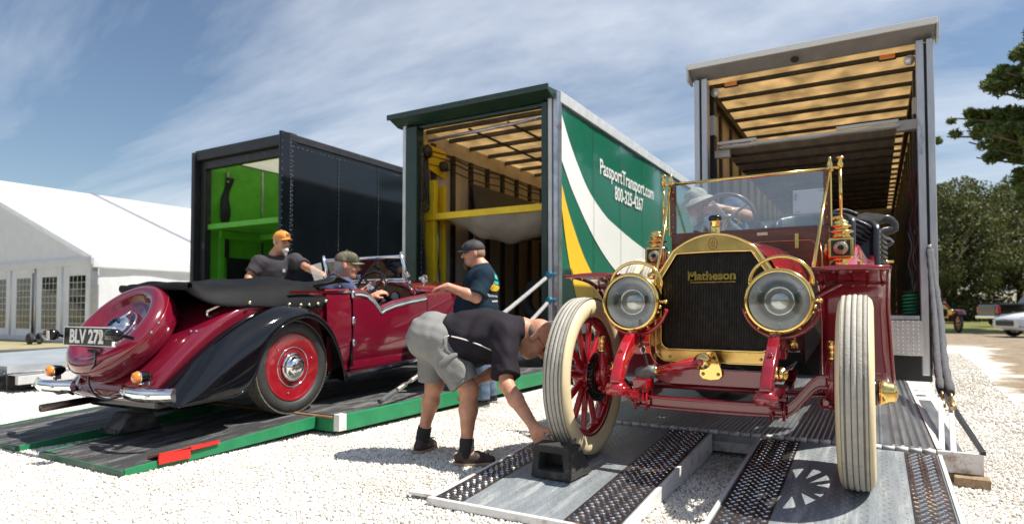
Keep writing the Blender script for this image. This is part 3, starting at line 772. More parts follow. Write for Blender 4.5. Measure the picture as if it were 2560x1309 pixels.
t2('white_band', M_swhite, lambda b: b.bx(gx1-.0175, gx1-.0168, gy+.1, 7.66, 3.02, 3.74))
up2 = spline([(7.66, 2.72), (7.85, 2.40), (8.07, 2.12), (8.45, 1.72), (8.95, 1.36), (9.5, 1.08), (10.2, .84)], 4)
lo2 = spline([(7.66, 2.45), (7.80, 1.95), (7.95, 1.55), (8.15, 1.15), (8.35, .95), (8.55, .84), (9.2, .78)], 4)
decal('yellow_band', M_syellow, lo2+up2[::-1], .0)
xm = gx1-.0155
text('lettering', 'PassportTransport.com', .34, M_swhite, T, Matrix.Translation(-T.location) @ frame((xm, 10.42, 3.17), (0, 1, 0), (0, 0, 1)), .001, .004, .845)
text('lettering', '800-325-4267', .32, M_swhite, T, Matrix.Translation(-T.location) @ frame((xm, 10.42, 2.86), (0, 1, 0), (0, 0, 1)), .001, .005, .80)
# rear frame
t2('rear_post', M_fgreen, lambda b: (b.bx(gx0+.05, gx0+.27, gy-.06, gy+.12, .7, gz-.12)), bevel=.015)
t2('rear_post', M_aluw, lambda b: b.bx(gx0-.02, gx0+.045, gy-.04, gy+.2, .6, gz-.05), bevel=.008)
t2('rear_post', M_fgreen, lambda b: b.bx(gx1-.23, gx1-.14, gy-.06, gy+.12, .7, gz-.12), bevel=.01)
t2('rear_post', M_aluw, lambda b: b.bx(gx1-.135, gx1-.075, gy-.05, gy+.15, .6, gz-.05), bevel=.008)
t2('corner_strip', mat('red_patched_corner', (.55, .56, .58), .2, .9, .3, 6, .1, 8, dirt=(.22, .03, .04), dirt_amt=.45, ds=3), lambda b: b.bx(gx1-.07, gx1+.012, gy-.04, gy+.098, .6, gz+.0), bevel=.02)  # steel strip with dark red patches mixed into its colour
def hd(b):
    b.prism([(gy-.22, gz-.02), (gy-.22, gz+.03), (gy+.10, gz+.06), (gy+.10, gz-.10), (gy-.02, gz-.10)], 'x', gx0-.14, gx1-.05)
t2('header_hood', M_fgreen, hd, bevel=.01)
t2('header_hood', M_fgreen, lambda b: b.bx(gx0+.05, gx1-.14, gy-.0, gy+.12, gz-.15, gz-.105), bevel=.01)
t2('lip', M_fgreen, lambda b: b.bx(gx0-.16, gx1-.03, gy-.26, gy-.222, gz-.03, gz+.05), bevel=.008)
# inside
t2('roof', M_tanroof, lambda b: b.bx(gx0, gx1-.05, gy+.15, gy+gl, gz-.03, gz-.02))
for i in range(22):
    t2('roof_bow', M_etrack, lambda b: b.bx(gx0+.06, gx1-.1, gy+.45+i*.62, gy+.50+i*.62, gz-.10, gz-.035))
for x in (gx0+.85, gx0+1.55, gx0+2.2):
    t2('ceiling_rod', M_etrack, lambda b: b.bx(x-.018, x+.018, gy+.5, gy+3.0, gz-.13, gz-.105))
t2('light_bar', M_steel, lambda b: b.cyl((gx0+.3, gy+.2, gz-.30), (gx1-.28, gy+.2, gz-.24), .028, n=8))
t2('side_panel', M_sgreen, lambda b: b.bx(gx0-.015, gx0+.0, gy+.21, gy+gl, .75, gz-.05))
t2('wall_lining', M_tanwall, lambda b: b.bx(gx0+.03, gx0+.05, gy+.1, gy+gl, .82, gz-.05))
t2('wall_lining', M_tanwall, lambda b: b.bx(gx1-.13, gx1-.11, gy+.15, gy+gl, .82, gz-.05))
t2('front_wall', M_tanwall, lambda b: b.bx(gx0+.05, gx1-.14, gy+gl-.1, gy+gl, .82, gz-.05))
for i in range(24):
    y = gy+.62+i*.55
    def tr(b):
        b.bx(gx0+.051, gx0+.095, y-.05, y+.05, .82, gz-.22)
        for z in np.arange(1.0, gz-.3, .11): b.bx(gx0+.0955, gx0+.10, y-.028, y+.028, z, z+.05)
    t2('wall_track', M_etrack, tr)
    t2('wall_track', M_etrack, lambda b: b.bx(gx1-.17, gx1-.131, y-.05, y+.05, .82, gz-.22))
t2('cable', M_etrack, lambda b: [b.tube([(gx0+.12, gy+.3+j*.6, z+.03*math.sin(j*1.9)) for j in range(20)], .012, 5) for z in (gz-.38, gz-.46, gz-.60)])
t2('upper_rail', M_tanwall, lambda b: b.bx(gx0+.051, gx0+.10, gy+1.0, gy+gl, gz-.32, gz-.2))
t2('floor', M_floor, lambda b: b.bx(gx0+.03, gx1-.05, gy+.05, gy+gl, .62, .80))
t2('floor_sill', M_aluw, lambda b: b.bx(gx0+.02, gx1-.02, gy-.08, gy+.04, .55, .81), bevel=.01)
# yellow lift gear
t2('lift_column', M_yellow, lambda b: (b.bx(gx0+.12, gx0+.30, gy+.35, gy+.44, .8, 3.0), b.bx(gx0+.12, gx0+.30, gy+.62, gy+.68, .8, 2.95)), bevel=.008)
t2('lift_ram', M_steel, lambda b: (b.cyl((gx0+.24, gy+.52, .8), (gx0+.24, gy+.52, 1.6), .045, n=12), b.cyl((gx0+.24, gy+.52, 1.6), (gx0+.24, gy+.52, 2.5), .025, n=10)))
t2('pulley_plate', M_yellow, lambda b: b.prism([(gy+.14, 3.62), (gy+.9, 3.58), (gy+.9, 3.12), (gy+.45, 3.2), (gy+.14, 3.35)], 'x', gx0+.105, gx0+.125), bevel=.006)
t2('pulley', M_etrack, lambda b: (b.lathe([(0, -.03), (.11, -.03), (.09, 0), (.11, .03), (0, .03)], (gx0+.19, gy+.3, 3.45), (1, 0, 0), 16), b.lathe([(0, -.03), (.09, -.03), (.07, 0), (.09, .03), (0, .03)], (gx0+.19, gy+.75, 3.3), (1, 0, 0), 16)))
t2('hydraulic_hose', M_etrack, lambda b: [b.tube(spline([(gx0+.16, gy+.22+.03*i, 3.4), (gx0+.2, gy+.15+.05*i, 3.0-.1*i), (gx0+.16, gy+.2, 2.4), (gx0+.2+.02*i, gy+.17, 1.6), (gx0+.16, gy+.2, 1.0)], 5), .018, 6) for i in range(5)])
t2('upper_deck', M_yellow, lambda b: (b.bx(gx0+.14, gx1-.2, gy+.30, gy+.42, 2.36, 2.46), b.bx(gx0+.14, gx0+.26, gy+.42, gy+5, 2.38, 2.46), b.bx(gx1-.30, gx1-.2, gy+.42, gy+5, 2.38, 2.46)), bevel=.006)
t2('deck_plate', M_greyd, lambda b: b.bx(gx0+.265, gx1-.31, gy+.425, gy+5, 2.40, 2.43))
t2('safety_chain', M_etrack, lambda b: [b.bx(gx0+.29, gx0+.315, gy+.02, gy+.05, z, z+.055) for z in np.arange(.9, 3.4, .075)])
# plastic film sagging from the deck edge
film = thing('plastic_sheet', 'grey brown plastic sheet sagging below the yellow deck beam', 'plastic sheet', (gx0+1.3, gy+.4, 2.1))
def fn(b):
    rows = []
    for i in range(25):
        u = i/24; x = gx0+.55+u*1.85
        dep = .30*math.sin(math.pi*min(1, u*1.02))**.7*(1+.3*u)+.02
        rows.append([(x, gy+.33+v*.75+.03*math.sin(u*11+v*4), 2.355-dep*math.sin(math.pi*v)**.8-.02*math.sin(u*21+v*7)*math.sin(math.pi*v)-.02*v) for v in np.linspace(0, 1, 14)])
    b.grid(rows)
part(film, 'sheet', M_film, fn, world=True)
bd = thing('board', 'dark grey board leaning on the tan inner wall above the yellow beam', 'board', (gx0+.3, gy+2.6, 2.45))
part(bd, 'panel', M_greyd, lambda b: b.box((gx0+.24, gy+3.1, 2.82), (.04, 3.0, .68), (0, R(-6), 0)), world=True, bevel=.005)
cl = thing('moving_blanket', 'dark blue blanket hanging at the back of the green trailer', 'blanket', (gx0+1.6, gy+3.0, .8))
part(cl, 'cloth', mat('navy_blanket', (.02, .03, .05), .9, 0, .3, 6, .2, 20), lambda b: b.grid([[(gx0+1.3+u*1.1, gy+2.6+.07*math.sin(u*22+z), z) for u in np.linspace(0, 1, 40)] for z in np.linspace(.8, 2.1, 9)]), world=True)
rw = thing('spare_wheel', 'dark tyre lying inside the green trailer behind the man in navy', 'tyre', (gx0+1.7, gy+.9, .8))
part(rw, 'tyre', mat('old_rubber', (.02, .02, .021), .7, 0, .3), lambda b: b.torus((gx0+1.75, gy+1.1, 1.1), (.3, 1, .1), .26, .085, 28, 10), world=True)

# ---- white trailer -------------------------------------------------------
wx0, wx1, wy, wz, wl = -2.03, .60, 8.45, 4.14, 14
T = thing('box_trailer', 'white trailer with ribbed tan ceiling, tallest in view, behind the brass radiator car', 'trailer', (wx0, wy, 0), group='open car transport trailers')
def t3(name, m, fn, **k): return part(T, name, m, fn, world=True, **k)
wf = .86
M_weath = mat('weathered_aluminium', (.52, .53, .55), .35, .55, .2, 5, .12, 20, dirt=(.10, .09, .08), dirt_amt=.3, ds=7, stretch=(1, 1, .3), rv=.12)
M_lipw = mat('chalky_white', (.56, .56, .55), .5, 0, .06, 4, dirt=(.2, .15, .1), dirt_amt=.2, ds=6)
M_ribd = mat('dirty_bow', (.045, .042, .038), .65, .3, .4, 10)
for x0, x1 in ((wx0-.02, wx0+.05), (wx0+.075, wx0+.15)):
    t3('rear_post', M_weath, lambda b: b.bx(x0, x1, wy-.03, wy+.12, .22 if x0 > wx0 else .5, wz-.12), bevel=.01)
for x0, x1 in ((wx1-.05, wx1+.02), (wx1-.15, wx1-.075)):
    t3('rear_post', M_weath, lambda b: b.bx(x0, x1, wy-.03, wy+.12, .22, wz-.12), bevel=.01)
t3('post_gap', M_blackt, lambda b: (b.bx(wx0+.05, wx0+.075, wy+.02, wy+.1, .5, wz-.15), b.bx(wx1-.075, wx1-.05, wy+.02, wy+.1, .3, wz-.15)))
t3('side_wall', M_aluw, lambda b: b.bx(wx0-.015, wx0, wy+.12, wy+wl, .7, wz-.05))
t3('side_wall', M_polish, lambda b: b.bx(wx1, wx1+.015, wy+.12, wy+wl, .7, wz-.05))
t3('header', mat('shaded_grey_header', (.30, .30, .30), .5, .2, .12, 5, .06, 20, dirt=(.12, .1, .08), dirt_amt=.25, ds=6), lambda b: b.prism([(wy-.15, wz+.0), (wy-.15, wz+.045), (wy+.14, wz+.05), (wy+.14, wz-.10), (wy+.10, wz-.10)], 'x', wx0-.06, wx1+.04), bevel=.006)  # header colour darkened to carry the shade under the lip
t3('lip', M_swhite, lambda b: b.bx(wx0-.07, wx1+.05, wy-.185, wy-.155, wz-.02, wz+.055), bevel=.006)
for x0 in (wx0-.09, wx1+.042): t3('lip_end', M_lipw, lambda b: b.bx(x0, x0+.028, wy-.15, wy+.1, wz-.16, wz+.04), bevel=.005)
t3('scuff', M_ribd, lambda b: b.lathe([(.05, 0), (.03, .004), (.012, .006), (0, .006)], (wx0+1.22, wy-.05, wz-.092), (0, -.55, -.83), 9))
t3('roof', M_tanroof, lambda b: b.bx(wx0+.01, wx1-.01, wy+.15, wy+wl, wz-.06, wz-.05))
for i in range(22):
    t3('roof_bow', M_ribd, lambda b: b.bx(wx0+.08, wx1-.08, wy+.42+i*.60, wy+.465+i*.60, wz-.115, wz-.065))
t3('ceiling_rail', M_ribd, lambda b: (b.bx(wx0+.05, wx0+.12, wy+.14, wy+wl, wz-.22, wz-.12), b.bx(wx1-.12, wx1-.05, wy+.14, wy+wl, wz-.22, wz-.12)))
t3('wall_lining', M_tanwall, lambda b: b.bx(wx0+.001, wx0+.02, wy+.15, wy+wl, wf, wz-.07))
t3('wall_lining', M_tanwall, lambda b: b.bx(wx1-.02, wx1-.001, wy+.15, wy+wl, wf, wz-.07))
t3('front_wall', M_greyd, lambda b: b.bx(wx0+.03, wx1-.03, wy+wl-.05, wy+wl, wf, wz-.07))
for i in range(16):
    y = wy+.55+i*.8
    for x0, x1 in ((wx0+.021, wx0+.06), (wx1-.06, wx1-.021)):
        t3('wall_track', M_etrack, lambda b: b.bx(x0, x1, y-.045, y+.045, wf, wz-.25))
t3('lift_post', M_blackt, lambda b: (b.bx(wx0+.065, wx0+.16, wy+.35, wy+.5, wf, wz-.3), b.bx(wx1-.16, wx1-.065, wy+.45, wy+.6, wf, wz-.3)), bevel=.006)
t3('post_collar', M_lipw, lambda b: (b.bx(wx0+.055, wx0+.17, wy+.33, wy+.515, 3.35, 3.62), b.bx(wx1-.17, wx1-.055, wy+.43, wy+.615, 3.3, 3.5)), bevel=.006)
t3('floor', M_floor, lambda b: b.bx(wx0+.02, wx1-.02, wy+.1, wy+wl, .62, wf))
t3('sill', M_weath, lambda b: b.bx(wx0+.16, wx1-.16, wy-.02, wy+.08, wf-.02, wf+.03), bevel=.006)
t3('void_sheet', M_blackt, lambda b: b.bx(wx0+.02, wx1-.02, wy+.5, wy+.55, .1, .62))  # black sheet put in for the dark void below the floor
# upper deck with film underneath
M_deckun = mat('deck_underside', (.42, .36, .28), .35, .2, .35, 2.5, .05, 8, stretch=(4, .4, 1))
t3('upper_deck', M_deckun, lambda b: b.bx(wx0+.26, wx1-.34, wy+.33, wy+7.2, 3.13, 3.17))
for i in range(12):
    t3('deck_rib', M_ribd, lambda b: b.bx(wx0+.27, wx1-.35, wy+.7+i*.55, wy+.735+i*.55, 3.098, 3.129))
t3('deck_edge', M_lipw, lambda b: b.bx(wx0+.24, wx1-.30, wy+.26, wy+.325, 3.135, 3.17), bevel=.006)
t3('deck_edge', M_lipw, lambda b: b.bx(wx0+.22, wx0+.72, wy+.22, wy+.258, 3.175, 3.215), bevel=.006)
t3('deck_edge', M_lipw, lambda b: b.bx(wx1-.98, wx1-.32, wy+.22, wy+.258, 3.175, 3.215), bevel=.006)
t3('deck_arm', M_lipw, lambda b: b.bx(wx0+.16, wx0+.36, wy+.34, wy+.44, 3.03, 3.13), bevel=.006)
t3('deck_arm', M_lipw, lambda b: b.bx(wx1-.34, wx1-.06, wy+.34, wy+.46, 3.10, 3.22), bevel=.006)
t3('roof_lip_film', M_film, lambda b: b.grid([[(wx0+.25+u*2.05, wy+.255-.012*math.sin(u*31), 3.135-v*(.012+.012*math.sin(u*9)**2)) for u in np.linspace(0, 1, 40)] for v in (0, .5, 1)]))
# marker and work lamps
for x, nm in ((wx0+.38, 'l'), (wx1-.42, 'r')):
    o = t3('marker_lamp', M_blackt, lambda b: b.bx(x-.10, x+.10, wy+.37, wy+.415, wz-.155, wz-.075), bevel=.02)
    b = MB(); b.bx(x-.082, x+.082, wy+.352, wy+.371, wz-.142, wz-.088); q = b.build('lens', M_amber, o, bevel=.015); q.location = -T.location
for x in (wx0+.2, wx1-.2):
    t3('work_lamp', M_lampw, lambda b: (b.lathe([(0, -.01), (.05, -.01), (.06, .01), (.045, .06), (0, .07)], (x, wy+.22, wz-.25), (0, 1, .2), 16)))
# diamond plate bumper
M_tread = mat('tread_plate_bright', (.62, .62, .62), .28, .9, .1)
t3('rear_bumper', M_tread, lambda b: b.bx(wx0+.16, wx1-.13, wy-.05, wy-.025, .44, wf-.025), bevel=.004)
def lg(b):
    for i in range(46):
        for j in range(9):
            b.lathe([(.011, 0), (.008, .004), (0, .005)], (wx0+.2+i*.05, wy-.0505, .475+j*.044), (0, -1, 0), 6)
t3('plate_stud', M_polish, lg, kind='stuff')
# things hanging on the right-hand wall
for i, (cc, y, z0, z1, nm, lab) in enumerate((((.04, .10, .22), 8.95, 1.55, 2.05, 'ratchet_strap', 'blue strap bundle hanging high on the dim right wall of the white trailer'), ((.25, .03, .03), 8.8, .95, 2.6, 'ratchet_strap', 'long red strap hanging by the right post of the white trailer'), ((.03, .16, .06), 9.1, 1.0, 1.5, 'ratchet_strap', 'green strap bundle hanging low on the right wall'), ((.35, .34, .32), 9.35, 1.1, 1.95, 'ratchet_strap', 'pale grey strap hanging deeper on the right wall'))):
    s_ = thing(nm, lab, 'strap', (wx1-.12, y, z1), group='straps hanging in the white trailer')
    part(s_, 'webbing', mat('webbing_%d' % i, cc, .8, 0, .4, 14), lambda b: [b.grid([[(wx1-.10-.05*k+.02*math.sin(z*14+k), y+k*.06+u*.03+.02*math.sin(z*8+k*2), z) for u in (-1, 1)] for z in np.linspace(z1, z0+k*.08, 16)]) for k in range(3)], world=True, solid=.006)
gh = thing('air_hose', 'coiled green air hose standing on the trailer sill', 'hose', (wx1-.24, wy+.15, wf))
part(gh, 'coil', mat('green_hose', (.02, .2, .09), .4), lambda b: b.tube([(wx1-.24+.07*math.cos(a), wy+.2+.07*math.sin(a), wf+.03+a*.0065) for a in np.linspace(0, 40, 160)], .014, 6), world=True)
part(gh, 'cap', M_blackt, lambda b: b.lathe([(0, .02), (.085, .02), (.085, 0), (0, 0)], (wx1-.24, wy+.2, wf+.29), (0, 0, 1), 16), world=True)
bb = thing('tool_box', 'dark box standing inside the white trailer behind the red car', 'box', (wx1-.7, wy+1.6, wf))
part(bb, 'case', M_greyd, lambda b: b.bx(wx1-1.0, wx1-.45, wy+1.4, wy+2.0, wf+.002, wf+.6), world=True, bevel=.02)
part(bb, 'lid', M_blackt, lambda b: b.bx(wx1-1.02, wx1-.43, wy+1.38, wy+2.02, wf+.602, wf+.68), world=True, bevel=.02)

# ================================================================ TAIL PLATFORMS AND RAMPS
M_plate = mat('platform_plate', (.30, .32, .34), .36, .75, .22, 4, .25, 55, dirt=(.36, .33, .26), dirt_amt=.4, ds=2, rv=.14, stretch=(4, .6, 1))
M_gpaint = mat('worn_grey_paint', (.24, .265, .28), .42, .15, .2, 5, .3, 45, dirt=(.46, .46, .44), dirt_amt=.46, ds=2.6, rv=.1, stretch=(4.5, .55, 1))
M_lug = mat('bright_steel_lug', (.78, .77, .74), .22, 1, .1)
M_darkplate = mat('dark_tread_base', (.10, .085, .08), .42, .8, .45, 12, .2, 60)
M_wrust = mat('white_paint_rusting', (.70, .69, .66), .5, 0, .08, 5, .1, 30, dirt=(.24, .11, .04), dirt_amt=.42, ds=5)
M_grip = mat('grip_coating', (.040, .041, .042), .7, .1, .35, 5, .5, 90, dirt=(.18, .18, .172), dirt_amt=.52, ds=3, spec=.4, stretch=(3, .7, 1))
M_gedge = mat('green_edge_paint', (.015, .19, .075), .45, 0, .2, 6, dirt=(.13, .08, .04), dirt_amt=.25, ds=6)
M_redp = mat('red_clamp', (.62, .02, .015), .3, 0, .1, coat=.3)
M_wood = mat('weathered_timber', (.28, .19, .11), .8, 0, .3, 9, .4, 30, stretch=(6, 1, 6))
pz = .165
P3 = thing('tail_platform', 'steel tail platform with ribbed deck under the brass radiator car', 'platform', (-.75, 6.3, 0))
def p3(name, m, fn, **k): return part(P3, name, m, fn, world=True, **k)
pl0, pl1, pf, pb = -1.93, .285, 4.24, 8.38
p3('deck', M_plate, lambda b: b.bx(pl0, pl1, pf, pb, .10, pz))
def ribs(x0, x1, n):
    def f(b):
        for i in range(n):
            x = x0+(x1-x0)*(i+.5)/n
            b.prism([(x-.010, pz-.002), (x-.004, pz+.006), (x+.004, pz+.006), (x+.010, pz-.002)], 'y', pf+.02, pb-.02)
    return f
p3('deck_rib', M_plate, ribs(pl0+.03, pl1-.25, 62), kind='stuff')
for i in range(5):
    x = pl1-.20+i*.043
    p3('grip_rail', M_lug, lambda b: b.prism([(x-.013, pz-.002), (x-.006, pz+.012), (x+.006, pz+.012), (x+.013, pz-.002)], 'y', pf+.03, pb-.1))
def hinge(x0, x1, y, z, m_a, m_b, root, n):
    for i in range(n):
        a = x0+(x1-x0)*i/n; c = x0+(x1-x0)*(i+1)/n
        part(root, 'hinge_knuckle', m_a if i % 2 else m_b, lambda b: b.cyl((a+.003, y, z), (c-.003, y, z), .016 if i % 2 else .0145, n=8), world=True)
hinge(pl0, pl1, pf-.018, pz-.004, M_wrust, M_lipw, P3, 34)
p3('front_beam', M_wrust, lambda b: b.bx(pl0, pl1, pf+.002, pf+.05, .035, .099), bevel=.004)
p3('side_box', M_wrust, lambda b: b.bx(pl1+.004, .50, pf+.0, pf+.03, .055, .17), bevel=.004)
p3('side_channel', M_plate, lambda b: b.bx(pl1+.004, .485, pf+.032, pb-.6, .01, .025))
p3('side_rail', M_blackt, lambda b: b.prism([(pf+.0, .165), (pf+.0, .185), (pb-1.2, .30), (pb-1.2, .22)], 'x', .485, .51), bevel=.003)
p3('inner_rail', M_wrust, lambda b: b.bx(pl1+.004, pl1+.03, pf+.032, pb-.2, .05, pz+.01))
p3('anchor_arm', M_lipw, lambda b: (b.bar((.315, pf+.05, .10), (.40, pf+1.25, .34), .03, .035), b.bar((.37, pf+.05, .10), (.45, pf+1.1, .28), .03, .03)), bevel=.004)
for x0 in (.27, .33):
    bl_ = thing('timber_block', 'weathered timber block wedged under the platform corner' if x0 < .3 else 'second timber offcut beside it, pushed out from under the corner', 'timber', (x0+.08, pf+.05, 0))
    part(bl_, 'block', M_wood, lambda b: b.box((x0+.11, pf+(.06 if x0 < .3 else -.04), .027), (.24 if x0 < .3 else .16, .09, .05), (0, 0, .12 if x0 < .3 else -.05)), world=True, bevel=.004)
# hanging sleeves (two side by side) from the right post to the platform corner
for j in range(2):
    hs = thing('support_chain', 'grey sleeved chain from the white trailer post to its platform, %s of the pair' % ('outer' if j else 'inner'), 'chain', (.5, pf+1.2, .3))
    o_ = .045*j
    p_ = spline([(.535+o_*.4, wy-.06, 1.62), (.52+o_*.6, wy-.55, 1.28), (.49+o_, wy-1.3, .88), (.44+o_, wy-2.2, .55), (.405+o_, pf+1.22-.1*j, .37)], 8)
    part(hs, 'sleeve', M_sleeve, lambda b: b.tube(p_, [.03+.004*math.sin(i*1.9) for i in range(len(p_))], 10), world=True)
    part(hs, 'shackle', mat('brass_worn', (.55, .40, .18), .35, .9, .2), lambda b: (b.torus((.405+o_, pf+1.18-.1*j, .34), (1, 0, 0), .03, .009, 14, 6), b.cyl((.405+o_, pf+1.14-.1*j, .33), (.40+o_, pf+1.02-.1*j, .29), .016, n=8)), world=True)
    part(hs, 'bolt', M_polish, lambda b: (b.sphere((.54, wy-.06, 1.62-.05+.09*j), .028, 10, 8),), world=True)

def tread_lugs(b, x0, x1, y0, y1, zf, sp=.029, s=1.0):
    i = 0; y = y0+sp
    while y < y1-sp*.6:
        nx = int((x1-x0)/(sp*1.25))
        for j in range(nx):
            x = x0+(j+.5+.5*(i % 2))*(x1-x0)/(nx+.5)
            if x > x1-.008: continue
            a = R(38) if (i+j) % 2 else R(-38)
            c, q = math.cos(a), math.sin(a); l_, w_ = .0135*s, .0052*s
            z = zf(y)
            pts = [(l_, 0), (0, w_), (-l_, 0), (0, -w_)]
            base = [(x+p[0]*c-p[1]*q, y+p[0]*q+p[1]*c, z) for p in pts]
            top = [(x+p[0]*.45*c-p[1]*.4*q, y+p[0]*.45*q+p[1]*.4*c, z+.0042) for p in pts]
            b.add(base+top, [(0, 1, 5, 4), (1, 2, 6, 5), (2, 3, 7, 6), (3, 0, 4, 7), (4, 5, 6, 7)])
        y += sp; i += 1
def ramp3(x0, x1, label, bandl, bandr):
    y0, y1, z0, z1 = 2.50, pf-.05, .035, pz-.01
    r = thing('loading_ramp', label, 'ramp', ((x0+x1)/2, y0, 0), group='ramps of the white trailer')
    zf = lambda y: z0+(z1-z0)*(y-y0)/(y1-y0)
    def q(b):
        b.add([(x0, y0, z0), (x1, y0, z0), (x1, y1, z1), (x0, y1, z1), (x0, y0, z0-.03), (x1, y0, z0-.03), (x1, y1, z1-.03), (x0, y1, z1-.03)], [(0, 1, 2, 3), (4, 7, 6, 5), (0, 4, 5, 1), (1, 5, 6, 2), (2, 6, 7, 3), (3, 7, 4, 0)])
    part(r, 'plate', M_gpaint, q, world=True)
    for bx_ in (bandl, bandr):
        def f(b):
            e = .0025
            b.add([(bx_[0], y0+.005, zf(y0+.005)+e), (bx_[1], y0+.005, zf(y0+.005)+e), (bx_[1], y1, zf(y1)+e), (bx_[0], y1, zf(y1)+e)], [(0, 1, 2, 3)])
        part(r, 'tread_strip', M_darkplate, f, world=True)
        def f(b): tread_lugs(b, bx_[0], bx_[1], y0, y1, lambda y: zf(y)+.0026)
        part(r, 'tread_lug', M_lug, f, world=True, kind='stuff')
    # faint pattern on the painted middle
    def f(b): tread_lugs(b, bandl[1]+.004, bandr[0]-.004, y0+.03, y1, lambda y: zf(y)-.0024, .033, .85)
    part(r, 'painted_lug', M_gpaint, f, world=True, kind='stuff')
    for xx in (x0-.022, x1+.003):
        part(r, 'side_plate', M_wrust if x1 < -.5 else M_lipw, lambda b: b.prism([(y0, 0.004), (y0, z0+.004), (y1, z1+.004), (y1, z1-.12), (y1-.4, 0.01)], 'x', xx, xx+.019), world=True, bevel=.002)
    part(r, 'toe_bar', M_wrust, lambda b: b.bx(x0-.022, x1+.022, y0-.028, y0-.002, .004, z0+.006), bevel=.004, world=True)
    return r
rl = ramp3(-1.885, -.945, 'steel ramp with bright tread strips beneath the front wheel being chocked', (-1.88, -1.72), (-1.19, -.95))
part(rl, 'toe_tab', M_wrust, lambda b: b.prism([(-1.91, 2.53), (-2.06, 2.52), (-2.08, 2.56), (-1.91, 2.62)], 'z', .02, .034), world=True)
ramp3(-.62, .285, 'steel ramp carrying the wheel shadow, nearest to the camera', (-.615, -.40), (.13, .28))

# green trailer platform
G2 = thing('tail_platform', 'dark grip coated tail platform with green edges under the burgundy tourer', 'platform', (-4.8, 5.5, 0))
def g2(name, m, fn, **k): return part(G2, name, m, fn, world=True, **k)
g0, g1, gf, gb = -6.15, -3.50, 3.52, 7.48
def zp(y): return .145+(y-gf)*.012
def q(b): b.add([(g0, gf, zp(gf)), (g1-.05, gf, zp(gf)), (g1-.05, gb, zp(gb)), (g0, gb, zp(gb)), (g0, gf, .05), (g1-.05, gf, .05), (g1-.05, gb, .05), (g0, gb, .05)], [(0, 1, 2, 3), (4, 7, 6, 5), (0, 4, 5, 1), (1, 5, 6, 2), (2, 6, 7, 3), (3, 7, 4, 0)])
g2('deck', M_grip, q)
g2('side_rail', M_gedge, lambda b: b.prism([(gf+.02, .035), (gf+.02, zp(gf)+.012), (gb, zp(gb)+.012), (gb, .06)], 'x', g1-.048, g1), bevel=.005)
g2('side_rail', M_gedge, lambda b: b.prism([(gf+.02, .035), (gf+.02, zp(gf)+.012), (gb, zp(gb)+.012), (gb, .06)], 'x', g0-.05, g0-.002), bevel=.005)
g2('front_beam', M_gedge, lambda b: b.bx(g0, g1-.05, gf-.05, gf-.002, .03, .135), bevel=.004)
g2('corner_plate', M_wrust, lambda b: b.bx(g1-.055, g1+.004, gf-.06, gf+.018, .04, .165), bevel=.004)
g2('hinge_rod', M_rust, lambda b: b.cyl((g0, gf-.06, .14), (g1-.06, gf-.06, .14), .012, n=8))
g2('support_leg', M_blackt, lambda b: (b.bx(g1-.2, g1-.1, gf+2.2, gf+2.3, 0, .05), b.bx(g1-.2, g1-.1, gf+.1, gf+.2, 0, .05), b.bx(g0+.1, g0+.2, gf+1, gf+1.1, 0, .05)))
def ramp2(x0, x1, label):
    y0, y1, z0, z1 = 2.03, gf-.075, .035, .135
    r = thing('loading_ramp', label, 'ramp', ((x0+x1)/2, y0, 0), group='ramps of the green trailer')
    def q(b): b.add([(x0, y0, z0), (x1-.02, y0, z0), (x1-.02, y1, z1), (x0, y1, z1), (x0, y0, z0-.03), (x1-.02, y0, z0-.03), (x1-.02, y1, z1-.05), (x0, y1, z1-.05)], [(0, 1, 2, 3), (4, 7, 6, 5), (0, 4, 5, 1), (1, 5, 6, 2), (2, 6, 7, 3), (3, 7, 4, 0)])
    part(r, 'plate', M_grip, q, world=True)
    part(r, 'side_plate', M_gedge, lambda b: b.prism([(y0, 0.004), (y0, z0+.004), (y1, z1+.004), (y1, z1-.085), (y0+.25, .004)], 'x', x1-.018, x1), world=True, bevel=.002)
    part(r, 'side_plate', M_gedge, lambda b: b.prism([(y0, 0.004), (y0, z0+.004), (y1, z1+.004), (y1, z1-.085), (y0+.25, .004)], 'x', x0-.02, x0-.002), world=True, bevel=.002)
    part(r, 'toe_bar', mat('scraped_green', (.03, .09, .055), .55, .1, .3, 7, dirt=(.25, .25, .22), dirt_amt=.3, ds=9), lambda b: b.bx(x0-.02, x1, y0-.025, y0-.002, .004, z0+.004), bevel=.004, world=True)
    def f(b): tread_lugs(b, x0+.02, x1-.04, y0, y1, lambda y: z0+(z1-z0)*(y-y0)/(y1-y0)-.0025, .045, 1.1)
    part(r, 'grip_lug', M_grip, f, world=True, kind='stuff')
    return r
rr_ = ramp2(-4.66, -3.73, 'dark ramp with green edges and a red clamp, nearest burgundy car side')
part(rr_, 'edge_clamp', M_redp, lambda b: (b.prism([(2.22, .03), (2.22, .085), (2.42, .095), (2.42, .03)], 'x', -3.728, -3.715), b.prism([(-3.84, .0555), (-3.715, .088), (-3.715, .097), (-3.84, .0645)], 'y', 2.22, 2.52), b.prism([(2.42, .075), (2.42, .10), (2.62, .104), (2.62, .085)], 'x', -3.73, -3.712)), world=True)
ramp2(-5.93, -5.0, 'dark ramp with green edges, farther one in the car shadow')
